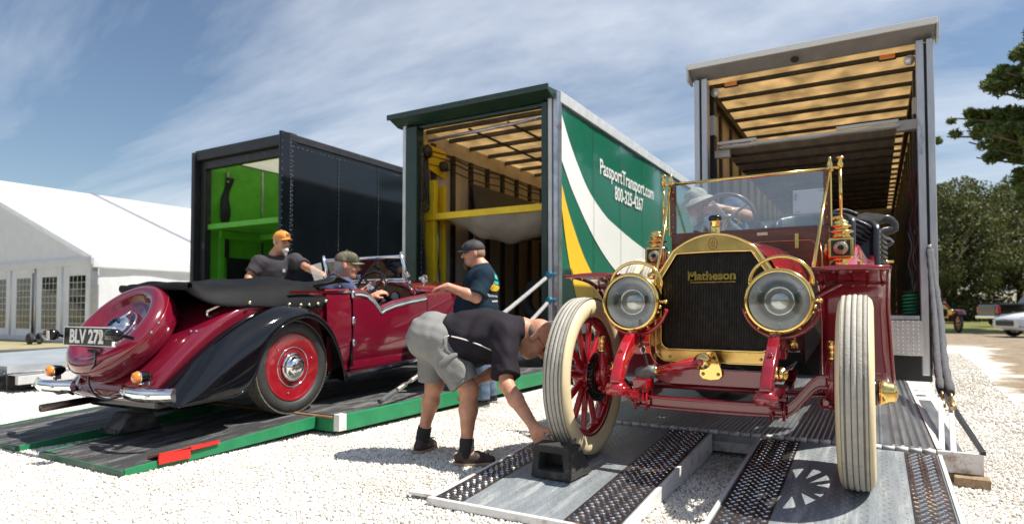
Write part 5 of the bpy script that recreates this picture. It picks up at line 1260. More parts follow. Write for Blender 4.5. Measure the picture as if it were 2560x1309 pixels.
# --- side lamps
def sidelamp(sx):
    x, y, z = sx*.60, 1.08, 1.075
    l_ = c1('side_lamp', M_brass, lambda b: b.bx(x-.072, x+.072, y-.06, y+.06, z+.10, z+.235), bevel=.014, seg=3)
    b = MB(); b.lathe([(0, .0), (.05, 0), (.07, .02), (.072, .04), (.05, .055), (.038, .06), (.038, .09), (.06, .099), (0, .0995)], (x, y, z), (0, 0, 1), 28); b.build('oil_font', M_brass, l_)
    b = MB(); b.lathe([(0, .236), (.058, .236), (.05, .255), (.045, .262), (.075, .272), (.07, .28), (.045, .287), (.04, .30), (.062, .309), (.056, .317), (.036, .325), (.046, .335), (.03, .352), (0, .356)], (x, y, z), (0, 0, 1), 28); b.build('chimney', M_brass, l_)
    b = MB(); b.bx(x-.055, x+.055, y-.0625, y-.0605, z+.117, z+.218); b.build('lens_backing', mat('lamp_dark', (.06, .05, .04), .2, .5), l_)
    b = MB(); b.lathe([(.045, -.062), (.045, -.068), (.03, -.078), (0, -.082)], (x, y, z+.168), (0, 1, 0), 24); b.build('bullseye', mat('bullseye_glass', (.45, .38, .24), .06, .3, .3, 30, coat=1), l_)
    b = MB(); b.torus((x, y-.066, z+.168), (0, 1, 0), .048, .004, 28, 6); b.lathe([(.018, -.0825), (0, -.0845)], (x, y, z+.168), (0, 1, 0), 16); b.build('bullseye_ring', M_black, l_)
    b = MB(); b.bx(x+.0725, x+.0745, y-.045, y+.045, z+.115, z+.22); b.bx(x-.0745, x-.0725, y-.045, y+.045, z+.115, z+.22); b.build('side_glass', mat('side_glass', (.2, .2, .19), .08, .4, coat=1), l_)
    b = MB(); b.bar((x-sx*.05, y+.05, z+.12), (sx*.50, 1.22, z+.10), .02, .05); b.cyl((x-sx*.085, y, z+.13), (x-sx*.085, y, z+.2), .014, n=10); b.bar((x-sx*.06, y, z+.02), (sx*.49, y+.05, z-.06), .02, .03); b.build('lamp_arm', M_brass, l_)
    c1('mirror_bar', M_copper, lambda b: b.tube([(sx*.47, 1.19, 1.3), (sx*.485, 1.17, 1.2), (sx*.485, 1.15, 1.1), (sx*.45, 1.12, 1.04)], .006, 6))
sidelamp(-1); sidelamp(1)

# --- steering
def steering():
    c = Vector((-.235, 1.80, 1.60)); n_ = Vector((0, .80, .60)).normalized(); u = Vector((1, 0, 0)); v = n_.cross(u)
    s_ = c1('steering_wheel', mat('wheel_rim_wood', (.16, .075, .05), .3, 0, .2, 20, coat=.5), lambda b: b.torus(c, n_, .205, .016, 44, 10))
    for k in range(4):
        a = R(45+90*k+12); d = u*math.cos(a)+v*math.sin(a)
        b = MB(); b.bar(c+d*.02-n_*.03, c+d*.20, .026, .010, n_); b.build('spoke', mat('alloy_spoke', (.72, .73, .74), .25, .8), s_, bevel=.003)
    b = MB(); b.torus(c-n_*.02, n_, .095, .005, 28, 6); b.lathe([(0, .02), (.03, .015), (.035, -.03), (0, -.03)], c, n_, 18); b.tube([c-n_*.02+u*.05, c-n_*.02+u*.11+v*.06], .005, 6); b.build('quadrant', M_brass, s_)
    b = MB(); b.cyl(c-n_*.03, (-.262, 1.26, 1.16), .022, n=12); b.build('column', M_brass, s_)
steering()

# --- body, seats, hood
def body(b):
    # two shells: front seat and tonneau; cross-section widens upward, curved top line
    rows = []
    ys = [1.26, 1.5, 1.75, 2.0, 2.12, 2.2, 2.4, 2.7, 3.0, 3.3, 3.55]
    tops = [1.02, 1.06, 1.24, 1.33, 1.36, 1.36, 1.27, 1.27, 1.34, 1.38, 1.38]
    for y, t in zip(ys, tops): e_ = .10*min(1, max(0, (y-1.5)/.4))+.10*min(1, max(0, (y-2.2)/.4)); rows.append([(.47+e_, y, .62), (.52+e_, y, .72), (.565+e_, y, .85), (.59+e_, y, max(.87, t-.1)), (.58+e_, y, t), (.55+e_, y, t+.005), (.545+e_, y, t-.15), (.50+e_, y, .70)])
    b.grid(rows, True)
    b.grid([[(-p[0], p[1], p[2]) for p in r] for r in rows], True)
c1('body_side', M_redb, body)
c1('body_back', M_redb, lambda b: b.grid([[(x, 3.5+.08*math.cos(x*2.6), z) for x in np.linspace(-.62, .62, 12)] for z in (.62, .9, 1.38)]), solid=.02)
c1('floor_board', M_mahog, lambda b: b.bx(-.47, .47, 1.26, 3.5, .66, .70))
for sx in (-1, 1):
    for y0, y1, t in ((2.22, 2.60, 1.02),):
        c1('door', M_red, lambda b: b.bx(sx*.655-.006, sx*.655+.006, y0, y1, .75, t+.1), bevel=.004)
    for k, (y, z, q) in enumerate(((1.95, 1.22, 0), (2.1, 1.30, 1), (2.62, 1.18, 0), (2.75, 1.22, 1))):
        c1('door_handle', M_brass, lambda b: b.tube([(sx*.64, y, z), (sx*.69, y, z), (sx*.695, y+.02, z-.12), (sx*.65, y+.02, z-.13)], .009, 8))
    c1('latch', M_brass, lambda b: (b.bx(sx*.665-.012, sx*.665+.012, 2.60, 2.66, 1.05, 1.13), b.bx(sx*.60-.014, sx*.60+.014, 1.80, 1.84, .88, .96)), bevel=.003)
    c1('grab_rail', M_brass, lambda b: b.tube([(sx*.62, 2.30, 1.34), (sx*.63, 2.32, 1.43), (sx*.63, 2.60, 1.47), (sx*.62, 2.64, 1.60)], .011, 8))
def bucket(x, y, z, w, h, nm, rec=.22):
    """tufted curved seat back"""
    def fn(b):
        rows = []
        n = 25
        for i in range(13):
            v = i/12; row = []
            for j in range(n):
                a = (j/(n-1)*2-1); th = a*R(98)
                tuft = .016*abs(math.sin(j/(n-1)*math.pi*6))*(1-.4*v)
                edge = math.cos(a*math.pi/2)**.5 if v > .75 else 1
                hh = h*(v if v < .75 else .75+(v-.75)*(.35+.65*max(0, math.cos(a*math.pi/2))))
                row.append((x+(w/2-tuft)*math.sin(th), y+(.05+.15*v)+(.20-tuft)*(math.cos(th)-.4), z+hh+.02*math.sin(v*math.pi)))
            rows.append(row)
        b.grid(rows)
    o = c1(nm, M_leather, fn, solid=.055)
    q = o.modifiers.new('soft', 'SUBSURF'); q.levels = 1; q.render_levels = 1
    return o
bucket(-.29, 2.12, 1.18, .56, .47, 'seat_back'); bucket(.35, 2.12, 1.18, .58, .49, 'seat_back')
c1('seat_cushion', M_leather, lambda b: (b.bx(-.52, -.02, 1.72, 2.14, .92, 1.06), b.bx(.02, .52, 1.72, 2.14, .92, 1.06)), bevel=.05, seg=3)
bucket(-.38, 2.95, 1.10, .74, .62, 'rear_seat_back'); bucket(.42, 2.95, 1.10, .78, .62, 'rear_seat_back')
c1('rear_seat_cushion', M_leather, lambda b: b.bx(-.53, .53, 2.62, 3.08, .88, 1.05), bevel=.05, seg=3)
tp = c1('folded_top', M_canvas, lambda b: b.grid([[(x*(.78+.10*math.sin(a)), 3.35+.24*math.cos(a)+.03*math.sin(x*9), 1.56+.16*math.sin(a)+.03*math.sin(x*13+a*2)+.03*abs(x)) for a in np.linspace(0, 2*math.pi, 15)] for x in np.linspace(-1, 1, 24)], True))
for k in range(6):
    z = 1.30+.045*k
    for sx in (-1, 1):
        b = MB(); b.tube(spline([(sx*.60, 3.14-.02*k, z+.16), (sx*.74, 3.14-.02*k, z+.08), (sx*.84, 3.2-.01*k, z+.0), (sx*.88, 3.45, z-.005), (sx*.84, 3.6, z+.0)], 5), .018, 8); b.build('top_bow', M_leather, tp)
    b = MB(); b.sphere((.82, 3.16-.02*k, z+.03), .016, 8, 6); b.build('bow_rivet', M_brass, tp)
for p0, p1 in (((.70, 3.35, 1.30), (.94, 3.35, 1.30)), ((.62, 3.1, 1.30), (.62, 3.1, 1.6))): b = MB(); b.cyl(p0, p1, .012, n=8); b.build('bow_iron', M_brass, tp)
b = MB(); b.tube(spline([(.74, 3.5, 1.70), (.90, 3.55, 1.72), (.96, 3.6, 1.64), (.84, 3.5, 1.58), (.94, 3.55, 1.50), (.86, 3.5, 1.45)], 6), [.045, .04]*15+[.04], 8, flat=.3); b.build('loose_strap', M_leather, tp)
b = MB(); b.tube(spline([(.36, 3.12, 1.5), (.40, 3.05, 1.66), (.46, 3.05, 1.75), (.55, 3.1, 1.77), (.66, 3.1, 1.72)], 6), .02, 8); b.build('top_strap', M_leather, tp)

# --- fenders and running boards
def fender(sx):
    path = spline([(.02, 1.055), (.20, 1.05), (.42, 1.025), (.58, .965), (.70, .86), (.79, .70), (.87, .52), (.97, .40), (1.12, .35), (1.30, .34)], 4)
    rows = []
    for i, (y, z) in enumerate(path):
        t = i/(len(path)-1); fl = .05*max(0, (t-.45))/.55
        xi = .50-.05*max(0, t-.5); xo = .845+fl
        row = [(sx*x, y, z+.012*math.sin(math.pi*(x-xi)/(xo-xi))*(1-t)) for x in np.linspace(xi, xo, 8)]
        rows.append(row)
    f = c1('front_fender', M_red, lambda b: b.grid(rows), solid=.010)
    b = MB(); b.tube([(sx*(.845+.05*max(0, (i/(len(path)-1)-.45))/.55), y, z) for i, (y, z) in enumerate(path)], .010, 8); b.tube([r[-1] if False else (r[0][0], r[0][1], r[0][2]) for r in rows], .010, 8); b.tube([(x, .02, 1.055) for x in np.linspace(sx*.50, sx*.845, 5)], .010, 8); b.build('rolled_edge', M_red, f)
    b = MB(); b.bx(min(sx*.50, sx*.845), max(sx*.50, sx*.845), .50, .515, .99, 1.012); b.build('stiffener', M_red, f)
    for x in np.linspace(.53, .82, 5):
        for yy, zz in ((.06, 1.043), (.49, .988)):
            b = MB(); b.sphere((sx*x, yy, zz), .010, 8, 6); b.build('bolt', M_red if sx > 0 else M_brass, f)
    b = MB(); b.add([(sx*.50, .42, 1.02), (sx*.50, .80, .68), (sx*.47, 1.2, .36), (sx*.37, 1.2, .50), (sx*.37, .5, .70), (sx*.40, .30, .95)], [(0, 1, 2, 3, 4, 5)]); b.build('apron', mat('worn_apron', (.045, .03, .028), .45, 0, .5, 6, .3, 12), f, solid=.006)
    b = MB(); b.tube([(sx*.37, .40, .74), (sx*.45, .42, .90), (sx*.62, .44, 1.0)], .014, 8); b.build('fender_iron', M_red, f)
    c1('running_board', M_red, lambda b: b.bx(min(sx*.47, sx*.89), max(sx*.47, sx*.89), 1.30, 2.75, .325, .35), bevel=.006)
    rp = spline([(2.75, .35), (2.82, .50), (2.88, .75), (2.98, .98), (3.15, 1.06), (3.35, 1.06), (3.6, .97), (3.8, .8)], 4)
    c1('rear_fender', M_red, lambda b: b.grid([[(sx*x, y, z) for x in np.linspace(.56, .86, 5)] for y, z in rp]), solid=.010)
fender(-1); fender(1)
# --- spare tyres on the near-side running board
for k in range(2):
    def sp(b): b.lathe([(.33, -.05), (.37, -.062), (.42, -.058), (.448, -.044), (.46, -.02), (.46, .02), (.448, .044), (.42, .058), (.37, .062), (.33, .05), (.33, -.05)], (-.755-.135*k, 1.62+.02*k, .36+.46), (1, 0, 0), 56)
    q = c1('spare_tyre', M_cream, sp)
    for j in range(3):
        b = MB(); b.lathe([(.4585, -.03+j*.022), (.463, -.024+j*.022), (.463, -.014+j*.022), (.4585, -.008+j*.022)], (-.755-.135*k, 1.62+.02*k, .82), (1, 0, 0), 56); b.build('tread_band', M_greyt, q)
# --- a smaller thing or two under the car
c1('acetylene_tank', M_brassd, lambda b: b.cyl((.62, 1.5, .45), (.62, 2.0, .45), .085, n=20))
# ================================================================ BURGUNDY TOURER
M_burg = mat('burgundy_paint', (.145, .0045, .018), .15, 0, .06, 2, coat=1)
M_wred = mat('wheel_red', (.25, .006, .013), .16, 0, .08, 4, coat=1)
M_bfend = mat('black_fender', (.003, .0035, .005), .05, 0, .2, 2, spec=.6)
M_tyre = mat('black_rubber', (.030, .029, .028), .55, 0, .2, 12, .15, 60, dirt=(.12, .105, .09), dirt_amt=.3, ds=10)
M_ttread = mat('dusty_tread', (.10, .088, .072), .8, 0, .35, 30, .5, 80)
M_plate_b = mat('number_plate_black', (.014, .015, .016), .4, 0, .2)
M_plate_w = mat('number_plate_silver', (.72, .72, .70), .4, .1, .05)
M_tan = mat('tan_leather', (.30, .17, .08), .45, 0, .15, 8, .1, 40)
M_walnut = mat('walnut_dash', (.22, .12, .06), .3, 0, .25, 8, coat=.5)
M_brassstud = mat('stud_brass', (.75, .62, .38), .25, 1, .1)
BUR = thing('vintage_tourer', 'burgundy open tourer with black fenders and spare wheel on its sloping tail', 'car', (-4.64, 3.42, .13), (R(2.0), 0, R(3)))
def c2(name, m, fn, parent=None, **k): return part(parent or BUR, name, m, fn, **k)
def wheel2(x, y, side):
    Rw = .375; s = side
    w_ = c2('wheel', M_wred, lambda b: b.lathe([(0, .040), (.10, .045), (.15, .060), (.238, .052), (.251, .060), (.263, .064), (.270, .054), (.262, -.03), (0, -.03)], (0, 0, 0), (s, 0, 0), 56))
    b = MB(); b.lathe([(.262, .048), (.274, .062), (.304, .076), (.335, .074), (.356, .060), (.358, .056), (.358, -.056), (.335, -.074), (.30, -.076), (.25, -.05)], (0, 0, 0), (s, 0, 0), 64); b.build('tyre', M_tyre, w_)
    b = MB()
    for k in range(5): 
        t0 = -.056+k*.0228
        b.lathe([(.357, t0), (.372-.002*abs(k-2), t0+.003), (.375-.003*abs(k-2), t0+.010), (.372-.002*abs(k-2), t0+.0175), (.357, t0+.0205)], (0, 0, 0), (s, 0, 0), 72)
    for k in range(96):
        a = 2*math.pi*k/96
        for q in (-1, 1): b.box((q*.059, .362*math.cos(a), .362*math.sin(a)), (.012, .012, .018), (a, 0, 0))
    b.build('tread', M_ttread, w_)
    b = MB(); b.torus((s*.060, 0, 0), (1, 0, 0), .155, .005, 48, 8); b.build('trim_ring', M_chrome, w_)
    b = MB(); b.lathe([(.112, .055), (.115, .066), (.103, .078), (.090, .073), (.080, .077), (.074, .098), (.062, .112), (.034, .120), (0, .122)], (0, 0, 0), (s, 0, 0), 48); b.build('hub_cap', M_chrome, w_)
    b = MB(); b.torus((s*.1185, 0, 0), (1, 0, 0), .036, .003, 28, 6)
    b.bx(s*.1195-.002, s*.1195+.002, -.02, .02, -.006, .006); b.build('hub_emblem', mat('hub_emblem', (.25, .25, .27), .3, .8), w_)
    for a in (R(15), R(135), R(255)):
        b = MB(); b.sphere((s*.058, .205*math.cos(a), .205*math.sin(a)), .008, 8, 6); b.build('stud', M_chrome, w_)
    w_.location = (x, y, Rw); return w_
for sx in (-1, 1):
    wheel2(sx*.60, 0, sx); wheel2(sx*.60, 2.78, sx)
c2('chassis', M_iron, lambda b: (b.bx(-.42, -.34, -.9, 3.2, .26, .36), b.bx(.34, .42, -.9, 3.2, .26, .36), b.cyl((-.52, 0, .375), (.52, 0, .375), .05, n=12), b.sphere((0, 0, .37), .14, 14, 10), b.cyl((-.52, 2.78, .36), (.52, 2.78, .36), .035, n=10)))
c2('floor_pan', M_black, lambda b: b.bx(-.5, .5, .45, 2.6, .30, .33))
# --- tail and body tub: sections from the tail tip forwards
def tail_sec(y, wb, ww, zb, zw, zt):
    """half-section mirrored: bottom edge, bulging side, shoulder, top centre"""
    h = [(wb, zb), (wb+(ww-wb)*.5, zb+(zw-zb)*.45), (ww, zw-.05), (ww*.985, zw+.0), (ww*.90, zw+(zt-zw)*.55), (ww*.65, zt-.012), (ww*.3, zt), (0, zt+.003)]
    return [(x, y, z) for x, z in h]+[(-x, y, z) for x, z in h[::-1][1:]]
def tail(b):
    S = [(-1.06, .40, .40, .25, .27, .29), (-1.03, .42, .43, .25, .33, .38), (-.93, .43, .47, .26, .44, .50), (-.80, .43, .51, .28, .58, .635), (-.62, .43, .55, .30, .74, .79), (-.45, .44, .575, .32, .84, .885), (-.30, .46, .59, .33, .89, .94), (-.10, .48, .60, .33, .92, .985), (.2, .50, .605, .33, .95, 1.0), (.45, .53, .61, .33, .965, 1.0)]
    b.grid([tail_sec(*s) for s in S], True)
    b.add(tail_sec(*S[0]), [tuple(range(15))])
q = c2('tail_body', M_burg, tail); q.modifiers.new('s', 'SUBSURF').render_levels = 1
def side(b, sx):
    # fixed quarter ahead of the rear fender, up to the door shut line
    rows = []
    for y in np.linspace(.42, .725, 5):
        rows.append([(sx*x, y, z) for x, z in ((.565, .27), (.60, .40), (.622, .62), (.622, .82), (.612, .955), (.60, .985), (.575, .99), (.55, .95), (.545, .5))])
    b.grid(rows, True)
for sx in (-1, 1): c2('quarter_panel', M_burg, lambda b: side(b, sx))
def door_top(y):
    P_ = [(.74, .985), (.86, .985), (.95, .968), (1.04, .92), (1.11, .855), (1.155, .805), (1.20, .83), (1.35, .865), (1.6, .90), (2.0, .935), (2.40, .955)]
    return np.interp(y, [p[0] for p in P_], [p[1] for p in P_])
def doorp(b, sx, y0, y1, n):
    rows = []
    for y in np.linspace(y0, y1, n):
        t = door_top(y); tk = max(0, (y-1.6)/.8)*.03
        rows.append([(sx*(x-tk), y, z) for x, z in ((.572, .335), (.60, .44), (.624, .62), (.622, t-.09), (.616, t-.03), (.606, t), (.585, t+.004), (.565, t-.02), (.56, .4))])
    b.grid(rows, True)
for sx in (-1, 1):
    d = c2('door', M_burg, lambda b: doorp(b, sx, .75, 1.92, 40))
    b = MB()
    for q_, r in ((.018, .0095), (.050, .0095)):
        b.tube([(sx*(.6215-max(0, (y-1.6)/.8)*.03), y, door_top(y)-q_-.012) for y in np.linspace(.755, 1.92, 60)], r*.95, 6)
    b.build('chrome_moulding', M_chrome, d)
    b = MB(); b.grid([[(sx*(.6235-max(0, (y-1.6)/.8)*.03), y, door_top(y)-q_-.012) for q_ in (.024, .044)] for y in np.linspace(.755, 1.92, 60)], False); b.build('moulding_band', mat('satin_band', (.70, .72, .70), .35, .3), d)
    for z in (.935, .70, .50):
        b = MB(); b.cyl((sx*.632, .735, z-.035), (sx*.632, .735, z+.035), .012, n=8); b.bx(sx*.628-.006, sx*.628+.006, .735, .77, z-.02, z+.02); b.build('hinge', M_chrome, d)
    c2('door_gap', M_black, lambda b: b.bx(sx*.60-.012, sx*.60+.012, .722, .752, .29, .975))
    c2('waist_moulding', M_chrome, lambda b: b.bar((sx*.616, .02, .962), (sx*.618, .72, .962), .012, .022))
    c2('scuttle_side', M_burg, lambda b: doorp(b, sx, 1.935, 2.45, 12))
    bt = c2('bonnet_side', M_burg, lambda b: b.grid([[(sx*(.585-.16*(y-2.46)/1.0), y, z) for z in (.36, .6, .8, .90)] for y in np.linspace(2.46, 3.3, 5)], True))
c2('sill', M_burg, lambda b: (b.bx(.55, .575, .5, 2.45, .26, .335), b.bx(-.575, -.55, .5, 2.45, .26, .335)), bevel=.004)
def bonnet(b):
    rows = []
    for y in (1.72, 1.9, 2.1, 2.45, 2.46, 2.9, 3.3):
        f = max(0, (y-2.0)/1.3); w_ = .575-.17*f; zt = 1.085-.02*f if y > 1.8 else 1.08; zs = .955-.03*f
        rows.append([(w_*math.sin(a), y, zs+(zt-zs)*math.cos(a)**.8 if abs(a) < R(89) else zs) for a in np.linspace(R(-90), R(90), 15)])
    b.grid(rows, True)
c2('bonnet', M_burg, bonnet)
c2('bonnet_joint', M_black, lambda b: b.tube([(.565*math.sin(a)*.995, 2.452, .953+.130*math.cos(a)**.8+.001 if abs(a) < R(89) else .954) for a in np.linspace(R(-88), R(88), 17)], .004, 5))
c2('radiator_shell', M_chrome, lambda b: b.prism([(-.34, .4), (.34, .4), (.36, .8), (.25, 1.02), (-.25, 1.02), (-.36, .8)], 'y', 3.3, 3.42), bevel=.03)
c2('scuttle_roll', M_burg, lambda b: b.tube([(.57*math.sin(a), 1.72, .925+.145*max(0, math.cos(a))**.8) for a in np.linspace(R(-90), R(90), 19)], .028, 10))
dsh = c2('dashboard', M_walnut, lambda b: b.prism([(-.54, .74), (.54, .74), (.54, .93), (.42, 1.02), (.2, 1.05), (-.2, 1.05), (-.42, 1.02), (-.54, .93)], 'y', 1.735, 1.765))
for x, z, r in ((.34, .90, .062), (.19, .90, .062), (0, .93, .045), (-.2, .92, .045)):
    b = MB(); b.lathe([(r, 0), (r, -.016), (r*.86, -.02)], (x, 1.735, z), (0, 1, 0), 24); b.build('gauge_ring', M_black, dsh)
    b = MB(); b.lathe([(r*.85, -.012), (0, -.012)], (x, 1.735, z), (0, 1, 0), 24); b.build('gauge_face', mat('gauge_face', (.5, .53, .55), .15, .2, coat=1), dsh)
c2('seat', M_tan, lambda b: (b.bx(-.50, -.03, .78, 1.25, .42, .58), b.bx(.03, .50, .78, 1.25, .42, .58), b.box((.27, .74, .74), (.46, .12, .44), (R(-12), 0, 0)), b.box((-.27, .74, .74), (.46, .12, .44), (R(-12), 0, 0))), bevel=.04, seg=3)
c2('door_lining', M_tan, lambda b: (b.bx(.55, .558, .8, 1.7, .42, .76), b.bx(-.558, -.55, .8, 1.7, .42, .76)))
# --- black fenders
def rear_fender(sx):
    C = [(-1.02, .255), (-.90, .36), (-.76, .485), (-.58, .625), (-.42, .725), (-.25, .80), (-.06, .848), (.10, .84), (.25, .785), (.37, .69), (.455, .55), (.51, .38), (.54, .20)]
    Lp = [(-1.0, .235), (-.86, .235), (-.70, .24), (-.55, .25), (-.44, .33), (-.36, .52), (-.20, .69), (.04, .765), (.21, .72), (.33, .62), (.41, .49), (.465, .35), (.50, .20)]
    C = [(y-.012, z+.026*min(1, (y+1.02)/.4)*min(1, max(0, (.54-y)/.3))) for y, z in C]
    C = spline(C, 3); Lp = spline(Lp, 3); n = len(C)
    rows = []
    for i, (c, l) in enumerate(zip(C, Lp)):
        t = i/(n-1)
        xo = .70+.045*math.sin(min(1, t*1.6)*math.pi/2)
        xi = .37 if t < .75 else .37+.15*(t-.75)/.25
        row = []
        # inner foot on the body, crest, rolled shoulder, outer lip
        prof = [(xi, -.0, 0), (xi+(xo-xi)*.35, .010, .0), (xi+(xo-xi)*.62, .0, .02), (xi+(xo-xi)*.82, -.012, .12), (xo-.018, -.03, .28), (xo-.002, -.03, .55), (xo, 0, .8), (xo-.003, 0, 1)]
        for x, up, k in prof:
            y = c[0]+(l[0]-c[0])*k; z = c[1]+(l[1]-c[1])*k+up*(1-k)
            row.append((sx*x, y, z))
        rows.append(row)
    f = c2('rear_fender', M_bfend, lambda b: b.grid(rows, True), solid=.008)
    q = f.modifiers.new('s', 'SUBSURF'); q.levels = 1; q.render_levels = 1
    b = MB(); b.tube([r[-1] for r in rows], .009, 7); b.build('lip_bead', M_bfend, f)
    b = MB(); b.grid([[(sx*.50, c[0]+(l[0]-c[0])*k, c[1]+(l[1]-c[1])*k) for k in (0, 1)] for c, l in list(zip(C, Lp))], True); b.build('inner_wing', M_black, f)
    b = MB(); b.tube([(sx*(.435+.012*min(1, i/10)), c[0]+.006, c[1]+.014) for i, c in enumerate(C[:20])], .0085, 6); b.build('chrome_bead', M_chrome, f)
for sx in (-1, 1):
    rear_fender(sx)
    c2('running_board', M_bfend, lambda b: b.sweep([(sx*.645, y, .235+.02*(y-.5)) for y in np.linspace(.52, 2.35, 6)], .19, .035, (1, 0, 0)), bevel=.008)
    c2('board_strip', M_chrome, lambda b: b.sweep([(sx*.735, y, .250+.02*(y-.5)) for y in np.linspace(.53, 2.35, 6)], .016, .030, (1, 0, 0)), bevel=.004)
    c2('valance', M_bfend, lambda b: b.bx(sx*.56-.01, sx*.56+.01, .5, 2.4, .20, .30))
    fp = spline([(2.30, .27), (2.36, .45), (2.45, .66), (2.62, .80), (2.80, .83), (3.0, .78), (3.15, .62), (3.2, .45)], 4)
    c2('front_fender', M_bfend, lambda b: b.grid([[(sx*x, y, z+u) for x, u in ((.42, -.0), (.55, .02), (.68, 0), (.73, -.05), (.735, -.10))] for y, z in fp], True), solid=.008)
# --- rear: bumpers, indicators, plate, lamps, pipes
for sx in (-1, 1):
    bm_ = c2('bumper', M_chrome, lambda b: b.grid([[(sx*.53+u*.245, -1.17+.055*u*u+.02*(u*sx > .0)*u*u+.012*abs(math.sin(a)) - .018*math.cos(a), .325+.044*math.sin(a)) for a in np.linspace(0, 2*math.pi, 13)[:-1]] for u in np.linspace(-1, 1, 13)], True, cu=True))
    b = MB()
    for e in (-1, 1): b.add([(sx*.53+e*.245, -1.17+.055+.02*(e*sx > 0)+.012*abs(math.sin(a))-.018*math.cos(a), .325+.044*math.sin(a)) for a in np.linspace(0, 2*math.pi, 13)[:-1]], [tuple(range(12))])
    b.build('bumper_end', M_chrome, bm_)
    for u in (-.55, .45): b = MB(); b.lathe([(.011, 0), (.009, -.006), (0, -.008)], (sx*.53+u*.245, -1.190+.05*u*u, .325), (0, 1, 0), 10); b.build('bumper_bolt', M_chrome, bm_)
    b = MB(); b.bar((sx*.50, -1.12, .29), (sx*.42, -.85, .31), .03, .045); b.build('bumper_iron', M_iron, bm_)
    ix_ = sx*.50-.05
    il = c2('indicator', M_black, lambda b: b.lathe([(.038, 0), (.040, .02), (.034, .06), (.02, .085), (0, .09)], (ix_, -1.11, .425), (0, 1, 0), 22))
    b = MB(); b.lathe([(.039, .0), (.040, -.008), (.034, -.028), (.016, -.036), (0, -.037)], (ix_, -1.11, .425), (0, 1, 0), 22); b.build('amber_lens', M_amber, il)
    b = MB(); b.torus((ix_, -1.11, .425), (0, 1, 0), .040, .004, 24, 6); b.bx(ix_-.014, ix_+.014, -1.095, -1.055, .36, .395); b.bar((ix_+sx*.045, -1.06, .42), (ix_+sx*.045, -1.06, .34), .01, .01); b.build('lamp_mount', M_chrome, il)
# spare wheel with painted cover
sc_, sn = Vector((-.055, -.92, .72)), Vector((0, -.74, .67)).normalized()
sw = c2('spare_wheel', M_burg, lambda b: b.lathe([(0, -.005), (.10, -.004), (.21, .004), (.228, .012), (.238, .004), (.250, .012), (.275, .045), (.31, .068), (.345, .066), (.372, .05), (.388, .022), (.393, .008), (.388, .004), (.390, -.002), (.396, -.02), (.392, -.07), (.382, -.12), (.35, -.15), (.2, -.16)], sc_, sn, 72))
b = MB(); b.lathe([(.395, .002), (.399, .004), (.399, .010), (.394, .012)], sc_, sn, 72); b.build('cover_band', M_wred, sw)
b = MB(); b.lathe([(.095, .0), (.098, .014), (.088, .03), (.06, .048), (.03, .056), (0, .058)], sc_, sn, 40); b.build('spare_cap', M_chrome, sw)
u_ = Vector((1, 0, 0)); v_ = sn.cross(u_)*-1
if v_.z < 0: v_ = -v_
b = MB(); b.tube([sc_+sn*.012+u_*.145*math.cos(a)+v_*.145*math.sin(a) for a in np.linspace(R(-62), R(78), 26)], .008, 8); b.tube([sc_+sn*.04+v_*.05, sc_+sn*.03+v_*.14+u_*.03], .012, 8); b.build('spare_trim', M_chrome, sw)
b = MB(); b.tube([sc_+sn*.060+u_*.04*math.cos(a)+v_*.045*math.sin(a) for a in np.linspace(R(20), R(200), 12)], .008, 6); b.build('cap_badge', mat('badge_dark', (.03, .05, .10), .2, .8), sw)
for a in (R(8), R(-4)): b = MB(); b.sphere(sc_+sn*.008+u_*.396*math.cos(a)+v_*.396*math.sin(a), .010, 8, 6); b.build('band_bolt', M_chrome, sw)
pc = Vector((.155, -1.245, .695))
pl = c2('number_plate', M_plate_b, lambda b: b.box(pc, (.53, .012, .118), (R(-4), 0, 0)), bevel=.003)
b = MB()
for d, s_ in (((0, 0, .0585), (.545, .016, .007)), ((0, 0, -.0585), (.545, .016, .007)), ((.269, 0, 0), (.007, .016, .118)), ((-.269, 0, 0), (.007, .016, .118))): b.box(pc+Vector(d), s_, (R(-4), 0, 0))
b.build('plate_frame', M_plate_w, pl)
text('plate_letters', 'BLV 272', .122, M_plate_w, pl, frame(pc+Vector((-.012, -.0085, -.004)), (1, 0, 0), (0, .07, 1)),   .002, .004, .90)
for k, (x, y, z) in enumerate(((-.175, -1.30, .705), (.55, -1.32, .715))):
    tl = c2('tail_lamp', M_black, lambda b: b.lathe([(0, -.052), (.032, -.048), (.038, -.03), (.040, 0), (.038, .03), (.030, .05), (0, .055)], (x, y, z), (1, 0, 0), 20))
    b = MB(); b.bx(x+(.03 if k == 0 else -.075), x+(.06 if k == 0 else -.045), y-.044, y-.036, z-.03, z+.03); b.build('lamp_glass', mat('dull_lens', (.42, .40, .34), .2, coat=1), tl, bevel=.006)
    b = MB(); b.bar((x, y+.03, z), (x+(-.0), -1.2, z-.03), .02, .02); b.build('lamp_stalk', M_black, tl)
c2('plate_bracket', M_iron, lambda b: (b.bar((.1, -1.2, .60), (.02, -.98, .50), .05, .012), b.bar((-.05, -1.2, .63), (-.06, -1.0, .58), .03, .012)))
c2('lamp_cable', M_black, lambda b: b.tube(spline([(.18, -1.22, .60), (.14, -1.20, .52), (.02, -1.17, .44), (.0, -1.16, .36), (.06, -1.15, .29), (.16, -1.12, .27), (.26, -1.08, .30)], 8), .007, 7))
c2('tail_edge', M_chrome, lambda b: b.tube(spline([(-.42, -1.06, .29), (-.2, -1.09, .275), (0, -1.095, .27), (.2, -1.09, .275), (.42, -1.06, .29)], 5), .007, 6))
